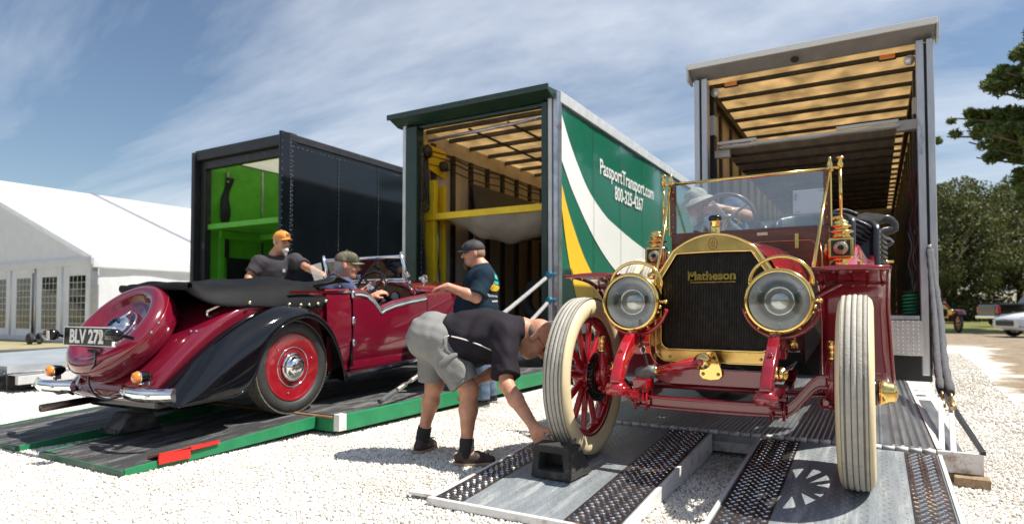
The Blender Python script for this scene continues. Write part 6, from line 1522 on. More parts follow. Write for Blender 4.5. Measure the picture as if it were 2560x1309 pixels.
c2('exhaust_pipe', mat('exhaust_tip', (.16, .12, .10), .28, .9, .2), lambda b: (b.lathe([(.022, 0), (.027, 0), (.027, .35), (.022, .35), (.022, 0)], (-.44, -1.24, .185), (.05, 1, .03), 18), b.cyl((-.42, -.9, .19), (-.35, .8, .26), .025, n=12)))
c2('fuel_tank', M_black, lambda b: b.bx(-.40, .40, -.95, -.45, .16, .30), bevel=.03)
c2('handle', M_chrome, lambda b: (b.bar((.40, -.56, .835), (.46, -.42, .905), .03, .022), b.cyl((.40, -.56, .80), (.40, -.56, .84), .012, n=8), b.cyl((.455, -.43, .88), (.455, -.43, .905), .012, n=8)), bevel=.006)
for p in ((.50, -.38, .885), (.44, -.72, .70), (.47, -.70, .70)):
    c2('fastener', M_chrome, lambda b: b.sphere(p, .009, 8, 6))
# --- folded hood under its cover
def hoodcover(b):
    rows = []
    # y, half width, edge height, ridge height
    S = [(-.70, .38, 1.03, 1.06), (-.68, .48, .97, 1.085), (-.60, .545, .92, 1.09), (-.46, .59, .905, 1.085), (-.30, .615, .905, 1.075), (-.12, .64, .89, 1.10), (.06, .65, .88, 1.125), (.2, .655, .875, 1.12), (.32, .66, .88, 1.10), (.42, .655, .905, 1.075), (.47, .63, .945, 1.05)]
    for i, (y, w_, ze, zr) in enumerate(S):
        row = []
        for j in range(23):
            u = j/22*2-1; au = abs(u)
            z = ze-.05+(zr-.045-ze+.05)*(1-au**4.5)+.012*math.sin(i*2.2)*(1-au**2)+.016*math.sin(u*9+i*1.9)*(1-au**6)+.012*math.sin(u*17+i*2.9)*(1-au**3)
            row.append(((w_-.018)*math.copysign(au**.62, u), y, z))
        rows.append(row)
    b.grid(rows, True)
hc = c2('hood_cover', mat('hood_canvas', (.0065, .0065, .0075), .6, 0, .3, 6, .25, 70, spec=.12), hoodcover, solid=.02)
q = hc.modifiers.new('s', 'SUBSURF'); q.levels = 2; q.render_levels = 2
b = MB(); b.grid([[(x, -.695+.02*math.cos(a)+.0, 1.01+.030*math.sin(a)+.01*math.sin(x*7)) for a in np.linspace(0, 6.28, 9)] for x in np.linspace(-.40, .40, 14)], True); b.build('rolled_edge', M_canvas, hc)
for sx in (-1, 1):
    for y, z in ((-.36, .89), (-.02, .868), (.10, .860), (.19, .858), (.29, .865), (.38, .885)):
        b = MB(); b.lathe([(.015, 0), (.012, .008), (0, .011)], (sx*(.652 if y > -.2 else .61), y, z), (sx, 0, .3), 12); b.build('stud', M_brassstud, hc)
fl = c2('tonneau_flap', M_canvas, lambda b: b.grid([[(x, y, 1.02+.02*math.sin(x*8+y*5)+(.05 if y > .55 else .02)*math.exp(-((y-.58)/.12)**2)) for x in np.linspace(-.56, .60, 16)] for y in np.linspace(.40, .74, 9)], True), solid=.012)
for p in ((.605, .60, 1.012), (.60, .80, .998)): b = MB(); b.sphere(p, .010, 8, 6); b.build('stud', M_chrome, fl)
# --- windscreen, mirror, steering wheel
wf_ = c2('windscreen', M_chrome, lambda b: (b.cyl((-.54, 1.615, 1.315), (.50, 1.615, 1.315), .017, n=10), b.cyl((-.52, 1.69, 1.085), (.50, 1.69, 1.085), .011, n=8), b.cyl((-.52, 1.70, 1.06), (.50, 1.70, 1.06), .009, n=8)))
for sx in (-1, 1):
    b = MB(); b.tube([(sx*.525, 1.60, 1.34), (sx*.53, 1.66, 1.15), (sx*.545, 1.71, 1.02), (sx*.57, 1.76, .935)], [.014, .016, .016, .022], 8, flat=1.5); b.sphere((sx*.525, 1.60, 1.35), .016, 8, 6); b.build('stanchion', M_chrome, wf_)
    b = MB(); b.sphere((sx*.54, 1.68, 1.12), .024, 10, 8); b.sphere((sx*.555, 1.66, 1.135), .018, 8, 6); b.sphere((sx*.55, 1.70, 1.05), .02, 8, 6); b.cyl((sx*.50, 1.67, 1.12), (sx*.58, 1.67, 1.12), .009, n=8); b.build('wing_nut', M_chrome, wf_)
b = MB(); b.add([(-.515, 1.612, 1.305), (.49, 1.612, 1.305), (.505, 1.69, 1.09), (-.52, 1.69, 1.09)], [(0, 1, 2, 3)]); b.build('glass_pane', glass('tourer_glass', (.72, .76, .78), 1.1, .03), wf_)
b = MB(); b.add([(-.70, 1.56, 1.26), (-.55, 1.58, 1.29), (-.55, 1.62, 1.07), (-.66, 1.60, 1.06)], [(0, 1, 2, 3)]); b.build('side_glass', glass('side_wing', (.8, .82, .84), 1.0, .22, .1), wf_)
mr_ = c2('mirror', M_chrome, lambda b: b.lathe([(.045, 0), (.047, .008), (.04, .022), (.02, .034), (0, .037)], (.62, 1.86, 1.085), (.15, 1, .1), 24))
b = MB(); b.cyl((.62, 1.88, 1.06), (.60, 1.86, .99), .008, n=8); b.sphere((.585, 1.84, 1.09), .018, 8, 6); b.build('mirror_stalk', M_chrome, mr_)
im = c2('interior_mirror', M_chrome, lambda b: (b.box((.02, 1.50, 1.11), (.09, .015, .055), (R(10), 0, R(20))), b.cyl((.02, 1.51, 1.08), (.02, 1.53, 1.03), .005, n=6)), bevel=.004)
c2('wiper_motor', M_chrome, lambda b: (b.sphere((.22, 1.62, 1.075), .016, 8, 6), b.sphere((.26, 1.62, 1.08), .016, 8, 6), b.cyl((.20, 1.63, 1.075), (.28, 1.63, 1.08), .010, n=8)))
cc = Vector((.29, 1.40, .985)); nn = Vector((0, -.94, .34)).normalized(); uu = Vector((1, 0, 0)); vv = nn.cross(uu)
s2 = c2('steering_wheel', M_black, lambda b: b.torus(cc, nn, .188, .0135, 48, 10))
for k in range(4):
    a = R(45+90*k); d = uu*math.cos(a)+vv*math.sin(a); b = MB(); b.bar(cc+d*.02-nn*.03, cc+d*.185, .03, .008, nn); b.build('spoke', M_black, s2, bevel=.002)
b = MB(); b.lathe([(0, .03), (.02, .03), (.028, .015), (.04, .01), (.04, -.02), (.02, -.03), (0, -.03)], cc, nn, 16); b.sphere(cc+nn*.02+uu*.05, .014, 8, 6); b.sphere(cc+nn*.02-uu*.05+vv*.02, .014, 8, 6); b.sphere(cc+nn*.03+vv*.05, .012, 8, 6); b.build('control_boss', M_chrome, s2)
b = MB(); b.cyl(cc-nn*.03, cc-nn*.50, .022, n=10); b.build('column', M_black, s2)
# chock block under the far rear wheel
ck = thing('rubber_chock', 'small black ribbed chock under the tail of the burgundy tourer', 'chock', (-4.72, 2.62, .06))
part(ck, 'block', M_grip, lambda b: b.prism([(-.16, .02), (.16, .02), (.09, .15), (-.07, .15)], 'x', -.10, .10), bevel=.008)
part(ck, 'rib', M_grip, lambda b: [b.bx(-.1+.025*i, -.09+.025*i, -.175, -.158, .02, .05) for i in range(8)])
# ================================================================ PEOPLE
EX = np.array((math.cos(R(30)), math.sin(R(30)), 0)); EY = np.array((-math.sin(R(30)), math.cos(R(30)), 0)); EZ = np.array((0, 0, 1.))
def cdir(x, y, z):
    d = x*EX+y*EY+z*EZ; return d/np.linalg.norm(d)
M_skin = mat('skin_tanned', (.50, .24, .145), .48, 0, .24, 16, .2, 130, sss=.12)
M_skin2 = mat('skin_ruddy', (.56, .27, .17), .48, 0, .22, 16, .2, 130, sss=.12)
M_eye = mat('eye_dark', (.03, .02, .015), .2)
M_lip = mat('lips', (.36, .12, .09), .5)
M_grey_hair = mat('grey_hair', (.42, .40, .38), .7, 0, .35, 60, .6, 160)
M_white_hair = mat('white_beard', (.66, .63, .60), .7, 0, .25, 60, .6, 160)
M_sandy = mat('sandy_hair', (.30, .17, .09), .7, 0, .3, 60, .6, 160)
M_sole = mat('tan_sole', (.36, .25, .16), .7, 0, .2)
M_shoe = mat('brown_shoe', (.055, .033, .024), .5, 0, .3, 14, .2, 50)
M_sock = mat('black_sock', (.022, .022, .024), .9, 0, .3, 40, .4, 120)
def A3(v): return np.array(v, float)
def head(F, c, f, u, s_=1.0, jaw=1.0):
    f = f/np.linalg.norm(f); u = u-f*u.dot(f); u /= np.linalg.norm(u); s = np.cross(f, u); ax = [f, s, u]
    P = lambda a, b, d: c+(f*a+s*b+u*d)*s_
    F.ell(P(-.012, 0, .030), np.array((.098, .077, .092))*s_, ax, .03)
    F.ell(P(.026, 0, -.040), np.array((.066, .060, .080))*s_, ax, .03)
    F.ell(P(.045, 0, -.095), np.array((.040, .042, .030))*s_*jaw, ax, .03)
    for q in (-1, 1):
        F.cone(P(.085, q*.012, .034), P(.070, q*.045, .030), .011*s_, .010*s_, .012)
        F.ell(P(.066, q*.036, -.030), np.array((.022, .022, .022))*s_, ax, .02)
        F.ell(P(-.010, q*.079, -.008), np.array((.020, .009, .034))*s_, ax, .008)
        F.ell(P(.094, q*.032, .012), np.array((.014, .014, .010))*s_, ax, .012, True)
    F.cone(P(.090, 0, .018), P(.112, 0, -.026), .008*s_, .014*s_, .010)
    for q in (-1, 1): F.ell(P(.100, q*.011, -.030), np.array((.011, .009, .008))*s_, ax, .008)
    F.cone(P(.083, -.018, -.058), P(.083, .018, -.058), .010*s_, .010*s_, .012)
    return P, ax
def face(par, P, ax, wid=.0):
    b = MB()
    for q in (-1, 1):
        b.sphere(Vector(P(.082, q*.031, .012)), .0115, 10, 8)
    b.build('eye', M_eye, par, world=True)
    b = MB(); b.sphere(Vector(P(.091, 0, -.058)), (.020, .005, .005), 10, 6, Matrix((ax[1], ax[0], ax[2])).transposed() if False else Matrix([[ax[1][i], ax[0][i], ax[2][i]] for i in range(3)])); b.build('mouth', M_lip, par, world=True)
def hand(F, w, d, n, sp=1.0, curl=.5, thumb=1, spread=.16):
    """palm from wrist w along d, back of the hand along n, fingers curling away from n; thumb side sign"""
    d = d/np.linalg.norm(d); n = n-d*n.dot(d); n /= np.linalg.norm(n); l = np.cross(d, n)*thumb
    F.cone(w, w+d*.03, .026, .028, .02)
    F.ell(w+d*.052, (.050, .041, .019), [d, l, n], .02)
    for i in range(4):
        off = (1.5-i)*.0205; L_ = (.040, .044, .041, .032)[i]; b0 = w+d*(.088-.004*abs(i-1.2))+l*off
        ang = 0; p = b0; dd = d+l*spread*(1.5-i)*.35
        for k in range(3):
            ang += curl*(.55 if k == 0 else .75); v = dd*math.cos(ang)-n*math.sin(ang); v /= np.linalg.norm(v)
            q = p+v*L_*(1, .62, .5)[k]; F.cone(p, q, .0098-.0008*k, .0092-.0009*k, .006); p = q
    t0 = w+d*.030+l*.032; t1 = t0+(d*.55+l*.75-n*.2)*.040; t2 = t1+(d*.85+l*.25-n*.45)*.034
    F.cone(t0, t1, .016, .0125, .012); F.cone(t1, t2, .012, .0095, .006)
def cap(par, P, ax, m, mb, h=.006, patch=None, back=None):
    f, s, u = ax
    C = Fig(h); C.ell(P(-.010, 0, .040), (.110, .089, .098), ax, .02); C.ell(P(.05, 0, .06), (.055, .07, .06), ax, .03)
    o = C.mesh('cap', m, par, clip=[(P(0, 0, .028), -u*1.0-f*.10)], smooth=1)
    b = MB(); rows = []
    for i in range(7):
        t = i/6; row = []
        for j in range(13):
            v = (j/12*2-1); lat = .080*v*(1-.18*t)
            fw = .070*math.sqrt(max(0, 1-v*v*.85))+.078*t*math.sqrt(max(0, 1-v*v*.8))
            row.append(Vector(P(fw+.012, lat, .040-.022*v*v-.012*t)))
        rows.append(row)
    b.grid(rows); b.build('cap_brim', mb, o, world=False, solid=.005)
    q = o.children[0]; q.location = -Vector(par.location)
    for a in range(-2, 3):          # crown seams
        b = MB(); ang = a*R(36); b.tube([Vector(P(-.010+.1115*math.cos(t)*math.cos(ang+math.pi/2*0), .0905*math.cos(t)*math.sin(ang), .040+.0995*math.sin(t))) for t in np.linspace(.15, 1.5, 9)], .0016, 5); k = b.build('cap_seam', mb, o); k.location = -Vector(par.location)
    b = MB(); b.sphere(Vector(P(-.010, 0, .140)), .008, 8, 6); k = b.build('cap_button', mb, o); k.location = -Vector(par.location)
    if patch:
        b = MB(); c0 = [Vector(P(.098+.004*(1-abs(a)) - .012*d, a*.024, .085+d*.016)) for a, d in ((-1, -1), (1, -1), (1, 1), (-1, 1))]; b.add(c0, [(0, 1, 2, 3)]); k = b.build('cap_patch', patch, o, solid=.004); k.location = -Vector(par.location)
    return o
def shoe(par, an, toe, m=None, sole=None, up=.075, h=.006):
    an = A3(an); toe = A3(toe); d = toe-an; d[2] = 0; L_ = np.linalg.norm(d); d /= L_; s = np.cross(d, EZ)
    z0 = toe[2]
    S = Fig(h); heel = np.array((an[0], an[1], z0))-d*.035
    S.cone(heel+EZ*.042, heel+d*.10+EZ*.040, .040, .040, .03); S.cone(heel+d*.10+EZ*.040, heel+d*(L_+.0)+EZ*.030, .043, .032, .03); S.cone(an+EZ*.0-d*.005, heel+d*.04+EZ*.045, .042, .042, .02)
    o = S.mesh('shoe', m or M_shoe, par, clip=[(heel+EZ*.012, -EZ), (heel+EZ*.095, EZ)], smooth=1)
    S = Fig(h); S.cone(heel+EZ*.012, heel+d*.10+EZ*.012, .043, .043, .02); S.cone(heel+d*.10+EZ*.012, heel+d*L_+EZ*.012, .045, .035, .02)
    k = S.mesh('sole', sole or M_sole, o, clip=[(heel+EZ*.022, EZ), (heel+EZ*.001, -EZ)], smooth=0, world=False); k.location = -Vector(par.location)
    b = MB()
    for q in range(3): p = heel+d*(.115+.028*q)+EZ*(.079-.005*q); b.tube([Vector(p-s*.024), Vector(p+EZ*.005), Vector(p+s*.024)], .003, 5)
    k = b.build('lace', M_sock, o); k.location = -Vector(par.location)
    return o
def lerp(a, b, t): return A3(a)+(A3(b)-A3(a))*t
def arm(F, sh, el, wr, k=1.0):
    F.cone(sh, lerp(sh, el, .5), .052*k, .047*k, .03); F.cone(lerp(sh, el, .5), el, .047*k, .040*k, .03)
    F.cone(el, lerp(el, wr, .35), .042*k, .043*k, .02); F.cone(lerp(el, wr, .35), wr, .043*k, .027*k, .02)
def leg(F, hi, kn, an, k=1.0):
    F.cone(hi, lerp(hi, kn, .6), .088*k, .068*k, .04); F.cone(lerp(hi, kn, .6), kn, .068*k, .056*k, .03); F.ell(kn, (.055*k, .055*k, .06*k), None, .03)
    bk = lerp(kn, an, .32); F.cone(kn, bk, .052*k, .056*k, .03); F.cone(bk, lerp(kn, an, .8), .056*k, .036*k, .03); F.cone(lerp(kn, an, .8), an, .036*k, .037*k, .02)

# ---------------------------------------------------------------- man bending over the chock
def bending_man():
    c = A3((-1.866, 3.542, 0.770)); pel = A3((-2.470, 3.274, 0.777)); chest = A3((-2.108, 3.436, 0.778)); bel = A3((-2.281, 3.359, 0.757)); nk = A3((-1.959, 3.511, 0.827))
    sn_, sf = A3((-1.968, 3.321, 0.795)), A3((-2.109, 3.632, 0.798))
    hn, hf = A3((-2.384, 3.219, 0.730)), A3((-2.539, 3.349, 0.720))
    kn, kf = A3((-2.196, 3.270, 0.452)), A3((-2.548, 3.379, 0.452))
    an, af = A3((-2.185, 3.225, 0.083)), A3((-2.647, 3.379, 0.093))
    tn, tf = A3((-2.035, 3.328, 0.012)), A3((-2.663, 3.543, 0.018)); tn[2] = .0; tf[2] = .0
    en, wn = A3((-1.878, 3.188, 0.511)), A3((-1.626, 3.057, 0.313))
    ef, wf2 = A3((-2.180, 3.614, 0.548)), A3((-2.297, 3.501, 0.486))
    f = cdir(.50, -.12, -.86); u = cdir(.86, 0, .5)
    base = (float(an[0]), float(an[1]), 0)
    F = Fig(.006)
    P, ax = head(F, c, f, u, 1.04)
    F.cone(P(-.03, 0, -.07), nk, .060, .068, .03); F.cone(nk, chest, .07, .12, .05)
    F.ell(chest, (.15, .17, .13), [EX, EY, EZ], .05); F.ell(bel, (.16, .165, .14), [EX, EY, EZ], .05); F.ell(pel, (.13, .15, .13), [EX, EY, EZ], .05)
    F.cone(chest, sn_, .10, .06, .04); F.cone(chest, sf, .10, .06, .04)
    arm(F, sn_, en, wn, 1.04); arm(F, sf, ef, wf2, 1.0)
    leg(F, hn, kn, an, .98); leg(F, hf, kf, af, .98)
    for a, t in ((an, tn), (af, tf)): F.cone(a, a*np.array((1, 1, 0))+EZ*.04+(t-a)*np.array((1, 1, 0))*.3, .035, .03, .03); F.cone(a*np.array((1, 1, 0))+EZ*.04, t+EZ*.03-(t-a)*np.array((1, 1, 0))*.15, .032, .025, .03)
    hand(F, wn, cdir(.42, -.25, -.86), cdir(-.35, -.9, .1), curl=.42, thumb=-1)
    hand(F, wf2, cdir(-.5, 0, -.8), cdir(.5, -.1, .5), curl=.3)
    o = F.mesh('person', M_skin, None, base=base); tag(o, 'bald man in grey shorts bending down with a hand on the wheel chock', 'person')
    face(o, P, ax)
    # glasses
    b = MB()
    for q in (-1, 1):
        b.tube([Vector(P(.103-.004*math.cos(a)*0, q*.034+.021*math.cos(a), .010+.016*math.sin(a))) for a in np.linspace(0, 6.28, 15)[:-1]], .0022, 5, closed=True)
        b.tube([Vector(P(.100, q*.055, .016)), Vector(P(.05, q*.078, .016)), Vector(P(-.012, q*.082, .010))], .0022, 5)
    b.build('glasses', M_eye, o, world=True)
    H = Fig(.006); H.ell(P(-.030, 0, .004), (.088, .0795, .060), ax, .02)
    H.mesh('hair', mat('cropped_hair', (.17, .12, .09), .8, 0, .3, 60), o, clip=[(P(-.015, 0, .0), f), (P(0, 0, .035), u)], smooth=1)
    # shirt
    S = Fig(.007)
    S.cone(nk-cdir(.9, 0, -.3)*.005, chest, .082, .14, .05); S.ell(chest, (.175, .195, .158), [EX, EY, EZ], .06); S.ell(lerp(chest, bel, .5)+EZ*.02, (.17, .19, .165), [EX, EY, EZ], .06); S.ell(bel-EZ*.015, (.18, .192, .165), [EX, EY, EZ], .06)
    S.cone(bel, lerp(bel, pel, .85)+EZ*.02, .165, .150, .05)
    S.cone(chest+EZ*.02, sn_, .11, .085, .05); S.cone(chest, sf, .11, .08, .05)
    S.cone(sn_, lerp(sn_, en, .86), .086, .082, .04); S.cone(sf, lerp(sf, ef, .75), .083, .082, .04)
    d = (en-sn_)/np.linalg.norm(en-sn_)
    sh_ = S.mesh('polo_shirt', mat('charcoal_polo', (.021, .018, .023), .8, 0, .2, 5, .3, 90, spec=.12), o, wr=.009, wf=22, clip=[(lerp(sn_, en, .84), d, .16), (lerp(bel, pel, .80), (pel-bel)/np.linalg.norm(pel-bel)*1.0+EZ*.25)])
    # pale piping along the side seam, made from points just off the shirt
    def pipe(pts, name):
        b = MB(); b.tube([Vector(p) for p in pts], .0042, 6); b.build(name, mat('white_piping', (.7, .68, .66), .6), sh_).location = -Vector(o.location)
    pipe(spline([(-2.294, 3.146, 0.785), (-2.267, 3.151, 0.795)], 3), 'piping'); pipe(spline([(-2.252, 3.155, 0.791), (-2.177, 3.184, 0.772), (-2.088, 3.226, 0.738), (-2.014, 3.274, 0.699)], 5), 'piping')
    C = Fig(.006); C.cone(nk-cdir(.6, 0, .2)*.02, nk+cdir(.85, 0, -.1)*.03, .084, .076, .01); C.mesh('collar', MATS['charcoal_polo'], sh_, clip=[(nk+cdir(.85, 0, -.1)*.035, cdir(.85, 0, -.1)), (nk-cdir(.85, 0, -.1)*.02, -cdir(.85, 0, -.1))], smooth=1, world=False).location = -Vector(o.location)
    # shorts
    S = Fig(.007)
    S.ell(pel-EX*.015, (.160, .172, .150), [EX, EY, EZ], .06); S.cone(pel, lerp(pel, bel, .35), .155, .150, .05)
    S.cone(hn, lerp(hn, kn, .95), .115, .102, .05); S.cone(hf, lerp(hf, kf, .95), .113, .100, .05)
    so_ = S.mesh('cargo_shorts', mat('grey_cotton', (.20, .20, .19), .85, 0, .14, 5, .3, 110), o, wr=.007, wf=24, clip=[(lerp(hn, kn, .86), (kn-hn)*1.0, .22), (lerp(hf, kf, .88), (kf-hf)*1.0, .15)])
    td = (kn-hn)/np.linalg.norm(kn-hn); tn_ = -EY-td*np.dot(-EY, td); tn_ /= np.linalg.norm(tn_); tc = np.cross(td, tn_)
    pc_ = lerp(hn, kn, .54)+tn_*.096-tc*.0
    S = Fig(.006); S.ell(pc_, (.082, .020, .072), [td, tn_, tc], .02); S.ell(pc_+td*.01, (.076, .022, .064), [td, tn_, tc], .02); S.mesh('cargo_pocket', MATS['grey_cotton'], so_, wr=.003, wf=30, smooth=2, world=False).location = -Vector(o.location)
    S = Fig(.006); S.ell(pc_-td*.062+tn_*.008, (.026, .026, .080), [td, tn_, tc], .01); S.mesh('pocket_flap', MATS['grey_cotton'], so_, smooth=1, world=False).location = -Vector(o.location)
    for a, k in ((an, kn), (af, kf)):
        S = Fig(.006); S.cone(a-EZ*.02, lerp(a, k, .22), .047, .046, .01); S.mesh('sock', M_sock, o, clip=[(lerp(a, k, .22), k-a)], smooth=1, wr=.0015, wf=60)
    shoe(o, an, tn); shoe(o, af, tf)
bending_man()

# ---------------------------------------------------------------- stout man in navy
def navy_man():
    c = A3((-3.484, 5.263, 1.517)); nk = A3((-3.411, 5.305, 1.364)); chest = A3((-3.418, 5.301, 1.203)); bel = A3((-3.463, 5.275, 0.978)); pel = A3((-3.417, 5.302, 0.730))
    sn_, sf = A3((-3.279, 5.150, 1.273)), A3((-3.548, 5.480, 1.295))
    en, wn = A3((-3.287, 5.007, 1.068)), A3((-3.518, 4.874, 1.179))
    ef, wf2 = A3((-3.653, 5.489, 1.055)), A3((-3.748, 5.226, 1.166))
    hn, hf = A3((-3.353, 5.224, 0.694)), A3((-3.486, 5.401, 0.685))
    kn, kf = A3((-3.352, 5.224, 0.360)), A3((-3.464, 5.459, 0.348))
    an, af = A3((-3.352, 5.224, 0.086)), A3((-3.443, 5.518, 0.085)); an[2] = .09; af[2] = .09
    tn = an+cdir(-1, -.25, 0)*.17; tf = af+cdir(-.7, -.1, 0)*.17; tn = tn*np.array((1, 1, 0)); tf = tf*np.array((1, 1, 0))
    f = cdir(-1, -.1, -.06); u = cdir(-.05, 0, 1)
    base = (float(an[0]), float(an[1]), 0)
    F = Fig(.007); P, ax = head(F, c, f, u, 1.03, 1.1)
    F.cone(P(-.03, 0, -.06), nk, .066, .075, .03); F.cone(nk, chest, .08, .13, .05)
    F.ell(chest, (.15, .19, .17), [EX, EY, EZ], .05); F.ell(bel, (.19, .19, .2), [EX, EY, EZ], .06); F.ell(pel, (.15, .17, .14), [EX, EY, EZ], .05)
    F.cone(chest, sn_, .1, .06, .04); F.cone(chest, sf, .1, .06, .04)
    arm(F, sn_, en, wn, 1.2); arm(F, sf, ef, wf2, 1.1); leg(F, hn, kn, an, 1.0); leg(F, hf, kf, af, 1.0)
    hand(F, wn, cdir(-.9, 0, -.12), cdir(-.1, -.15, 1), curl=.45, thumb=1); hand(F, wf2, cdir(-.9, 0, -.2), cdir(-.1, -.1, 1), curl=.4, thumb=-1)
    o = F.mesh('person', M_skin2, None, base=base); tag(o, 'stout man in navy shirt and jeans holding the burgundy bonnet', 'person'); face(o, P, ax)
    H = Fig(.006); H.ell(P(-.024, 0, .0), (.092, .082, .075), ax, .02); H.mesh('hair', M_sandy, o, clip=[(P(-.005, 0, 0), f), (P(0, 0, .04), u)], smooth=1)
    Bd = Fig(.006); Bd.ell(P(.072, 0, -.103), (.034, .034, .032), ax, .02); Bd.cone(P(.078, 0, -.11), P(.084, 0, -.15), .022, .012, .02); Bd.cone(P(.094, -.026, -.048), P(.094, .026, -.048), .007, .007, .01); Bd.mesh('beard', mat('dark_beard', (.12, .075, .045), .8, 0, .3, 60), o, smooth=1)
    cap(o, P, ax, mat('charcoal_cap', (.028, .028, .03), .7, 0, .3, 12, .2, 80), mat('grey_brim', (.055, .055, .057), .7), patch=mat('cap_logo', (.4, .4, .4), .6))
    S = Fig(.008); S.cone(nk, chest, .088, .15, .05); S.ell(chest, (.18, .215, .19), [EX, EY, EZ], .06); S.ell(bel, (.215, .215, .22), [EX, EY, EZ], .07); S.cone(bel, pel-EZ*.02, .2, .185, .06)
    S.cone(chest, sn_, .12, .09, .05); S.cone(chest, sf, .12, .09, .05); S.cone(sn_, lerp(sn_, en, .92), .088, .090, .05); S.cone(sf, lerp(sf, ef, .85), .088, .088, .05)
    sh_ = S.mesh('t_shirt', mat('navy_cotton', (.014, .030, .046), .85, 0, .2, 5, .3, 90, spec=.12), o, wr=.004, wf=20, clip=[(pel-EZ*.06, -EZ), (lerp(sn_, en, .9), en-sn_, .13)])
    # printed back
    b = MB(); n_ = cdir(.9, -.45, 0); t_ = cdir(.45, .9, 0)
    def pt(a, z): return Vector(A3((-3.216, 5.256, 1.252))+t_*a+EZ*z+EX*(.006-1.1*a*a))
    for nm, m, pts in (('print_yellow', mat('print_yellow', (.75, .48, .03), .7), [(-.10, -.10), (-.06, -.12), (.06, -.12), (.10, -.08), (.06, -.06), (-.05, -.05), (-.09, .02)]), ('print_teal', mat('print_teal', (.05, .42, .36), .7), [(-.07, .02), (.06, .0), (.08, .06), (-.05, .08)]), ('print_teal', MATS['print_teal'], [(-.05, -.045), (.06, -.05), (.07, -.02), (-.04, -.01)]), ('print_white', M_paper, [(-.10, -.175), (.10, -.175), (.10, -.16), (-.10, -.16)]), ('print_white', M_paper, [(-.03, -.215), (.10, -.215), (.10, -.20), (-.03, -.20)])):
        b = MB(); b.add([pt(*p) for p in pts], [tuple(range(len(pts)))]); k_ = b.build(nm, m, sh_); k_.location = -Vector(o.location); wrap(k_, sh_)
    S = Fig(.008); S.ell(pel, (.175, .185, .15), [EX, EY, EZ], .05); S.cone(hn, kn, .115, .085, .05); S.cone(kn, an+EZ*.0, .084, .075, .04); S.cone(hf, kf, .115, .085, .05); S.cone(kf, af, .084, .075, .04)
    S.mesh('jeans', mat('blue_denim', (.085, .13, .19), .85, 0, .25, 7, .35, 90), o, wr=.004, wf=26, clip=[(np.array((0, 0, .075)), -EZ)])
    for a, t in ((an, tn), (af, tf)): shoe(o, a, t, mat('black_trainer', (.022, .022, .024), .5), mat('grey_sole', (.22, .22, .22), .6))
navy_man()

